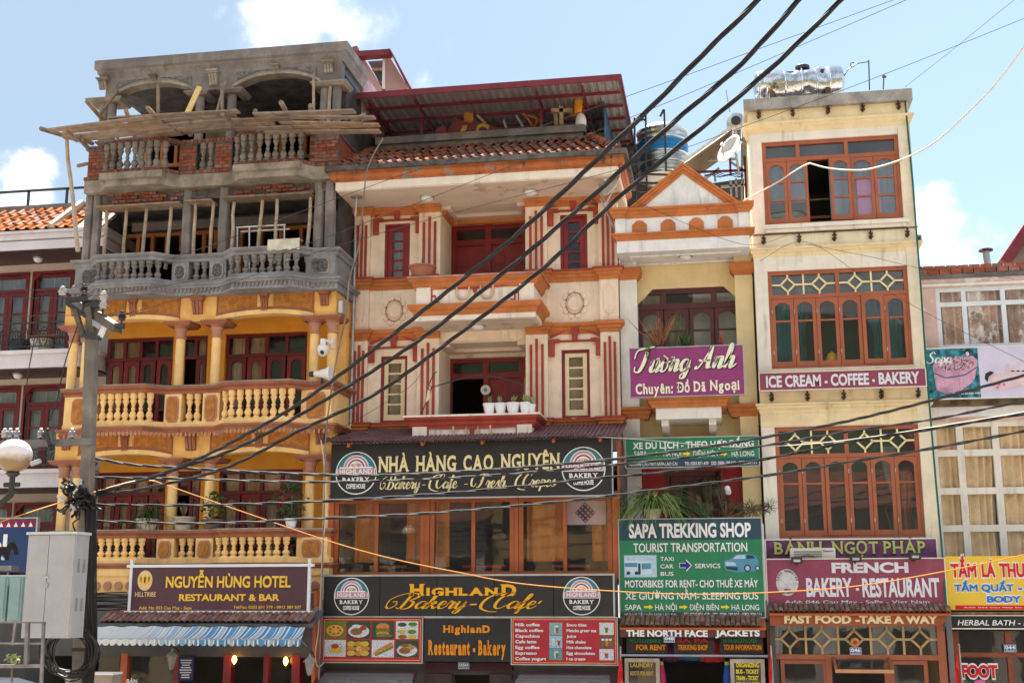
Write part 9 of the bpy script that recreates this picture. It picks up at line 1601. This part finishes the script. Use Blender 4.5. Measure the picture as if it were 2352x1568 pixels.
wire('slack_rope','pale cord hanging from the tiled eave down to the tin canopy',[(880,318),(858,355),(842,395),(836,450),(825,560),(803,640),(795,720),(770,840),(755,940),(748,1010),(746,1100),(742,1250),(738,1400),(732,1560)],-1.9,-1.9,.016,mat('weathered_cord',(.25,.20,.16),var=.2,bump=0))
wire('drop_cable','pale cable dropping along the corner between the hotel and the glass storey',[(737,1010),(744,1060),(748,1150),(750,1180),(741,1250),(738,1330),(732,1440),(724,1500),(730,1530),(745,1520)],-1.9,-1.9,.010,mat('white_thin_sheath',(.68,.62,.5)))
for i,(p_,lb)in enumerate((([(1850,560),(2000,590),(2110,615),(2200,625),(2330,640)],'thin dark wire from an iron bracket to the brick parapet'),([(1430,450),(1500,480),(1700,560),(1810,540)],'hair-thin wire slung under the narrow house pediment'),([(1745,600),(1850,555),(1990,640),(2150,730),(2352,830)],'hair-thin wire crossing the tall cream house'),([(690,925),(800,985),(900,1005)],'thin wire above the tin canopy'),([(780,985),(860,940),(950,880),(975,830)],'pale thin wire tied to the metal arch'))):wire('thin_wire',lb,p_,-.9,-.9,.004,cbl if i!=4 else thin,cat='wire')
TG=thing('cable_tangle','messy tangle of black cables and connectors tied round the power pole','cables',V(12,560,150,YP-.3));rg=random.Random(5)
for i in range(26):
 x,y=520+rg.uniform(-60,110),20+rg.uniform(-20,260);pts=[V(12,x,y,YP-.2+rg.uniform(-.15,.1))]
 for j in range(5):x+=rg.uniform(-55,55);y+=rg.uniform(-20,60);pts.append(V(12,x,y,YP-.25+rg.uniform(-.15,.1)))
 part('loop',MB().tube(smooth3(pts,4),rg.choice((.012,.016,.02)),5),cbl if i%3 else cbg,TG,smooth=True)
for i in range(9):p=V(12,540+rg.uniform(-70,70),40+i*32,YP-.35);part('connector',MB().tube([p,p+Vector((rg.uniform(-.14,.14),0,rg.uniform(.03,.1)))],.026,6),M['steel']if i%2 else M['black'],TG)
for i in range(7):X=640+i*13;part('riser',MB().tube(smooth3([V(12,X,100+i*12,YP-.2),V(12,X+6,500,YP-.2),V(12,X-12+i*3,900,YP-.2),V(12,X+10,1240,YP-.2),V(12,X-20,1600,YP-.2)],4),.022 if i in(1,4)else.014,6),cbl,TG,smooth=True)
CO=thing('cable_coil','big coil of spare black cable hanging under the grey cabinet','cable coil',V(12,540,1480,YP-.3))
for i in range(16):
 rx,ry=165+rg.uniform(-35,55),190+rg.uniform(-45,30);cx_,cy_=530+rg.uniform(-25,25),1320+rg.uniform(-20,40)
 part('loop',MB().tube([V(12,cx_+rx*math.cos(q),cy_+ry*math.sin(q),YP-.35+.1*math.sin(q+i))for q in[j*2*math.pi/28 for j in range(29)]],.0095,5,cap=False),cbg if i%2 else cbl,CO,smooth=True)
for k_,(cx_,cy_)in enumerate(((90,600),(20,640))):
 t=thing('cable_coil',['black cable loops in front of the blue sign, right','black cable loops in front of the blue sign, left'][k_],'cable coil',V(12,cx_,cy_,-8.2))
 for i in range(6):part('loop',MB().tube([V(12,cx_+(45-i*5)*math.cos(q),cy_+(100-i*10)*math.sin(q),-8.2)for q in[math.pi+j*math.pi/12 for j in range(13)]],.012,5),cbl,t,smooth=True)
part('bundle_shelf',MB().box(*RC(12,-60,690,115,705,-8.2)[:2],-8.3,-8.1,*RC(12,-60,682,115,720,-8.2)[2:]),stl,None,label='steel bracket shelf carrying cables left of the grey cabinet',cat='bracket')
for i in range(10):
 y=890+i*14+rg.uniform(-6,6);part('loose_cable',MB().tube(smooth3([V(12,700,y,-3),V(12,800,y+rg.uniform(-8,14),-2.6),V(12,960,y+rg.uniform(-12,12),-2.4)],4),.012,5),cbl,None,label='loose black cable slung in the dark gap left of the plum hotel sign',cat='cable',group='cables slung beside the hotel sign')
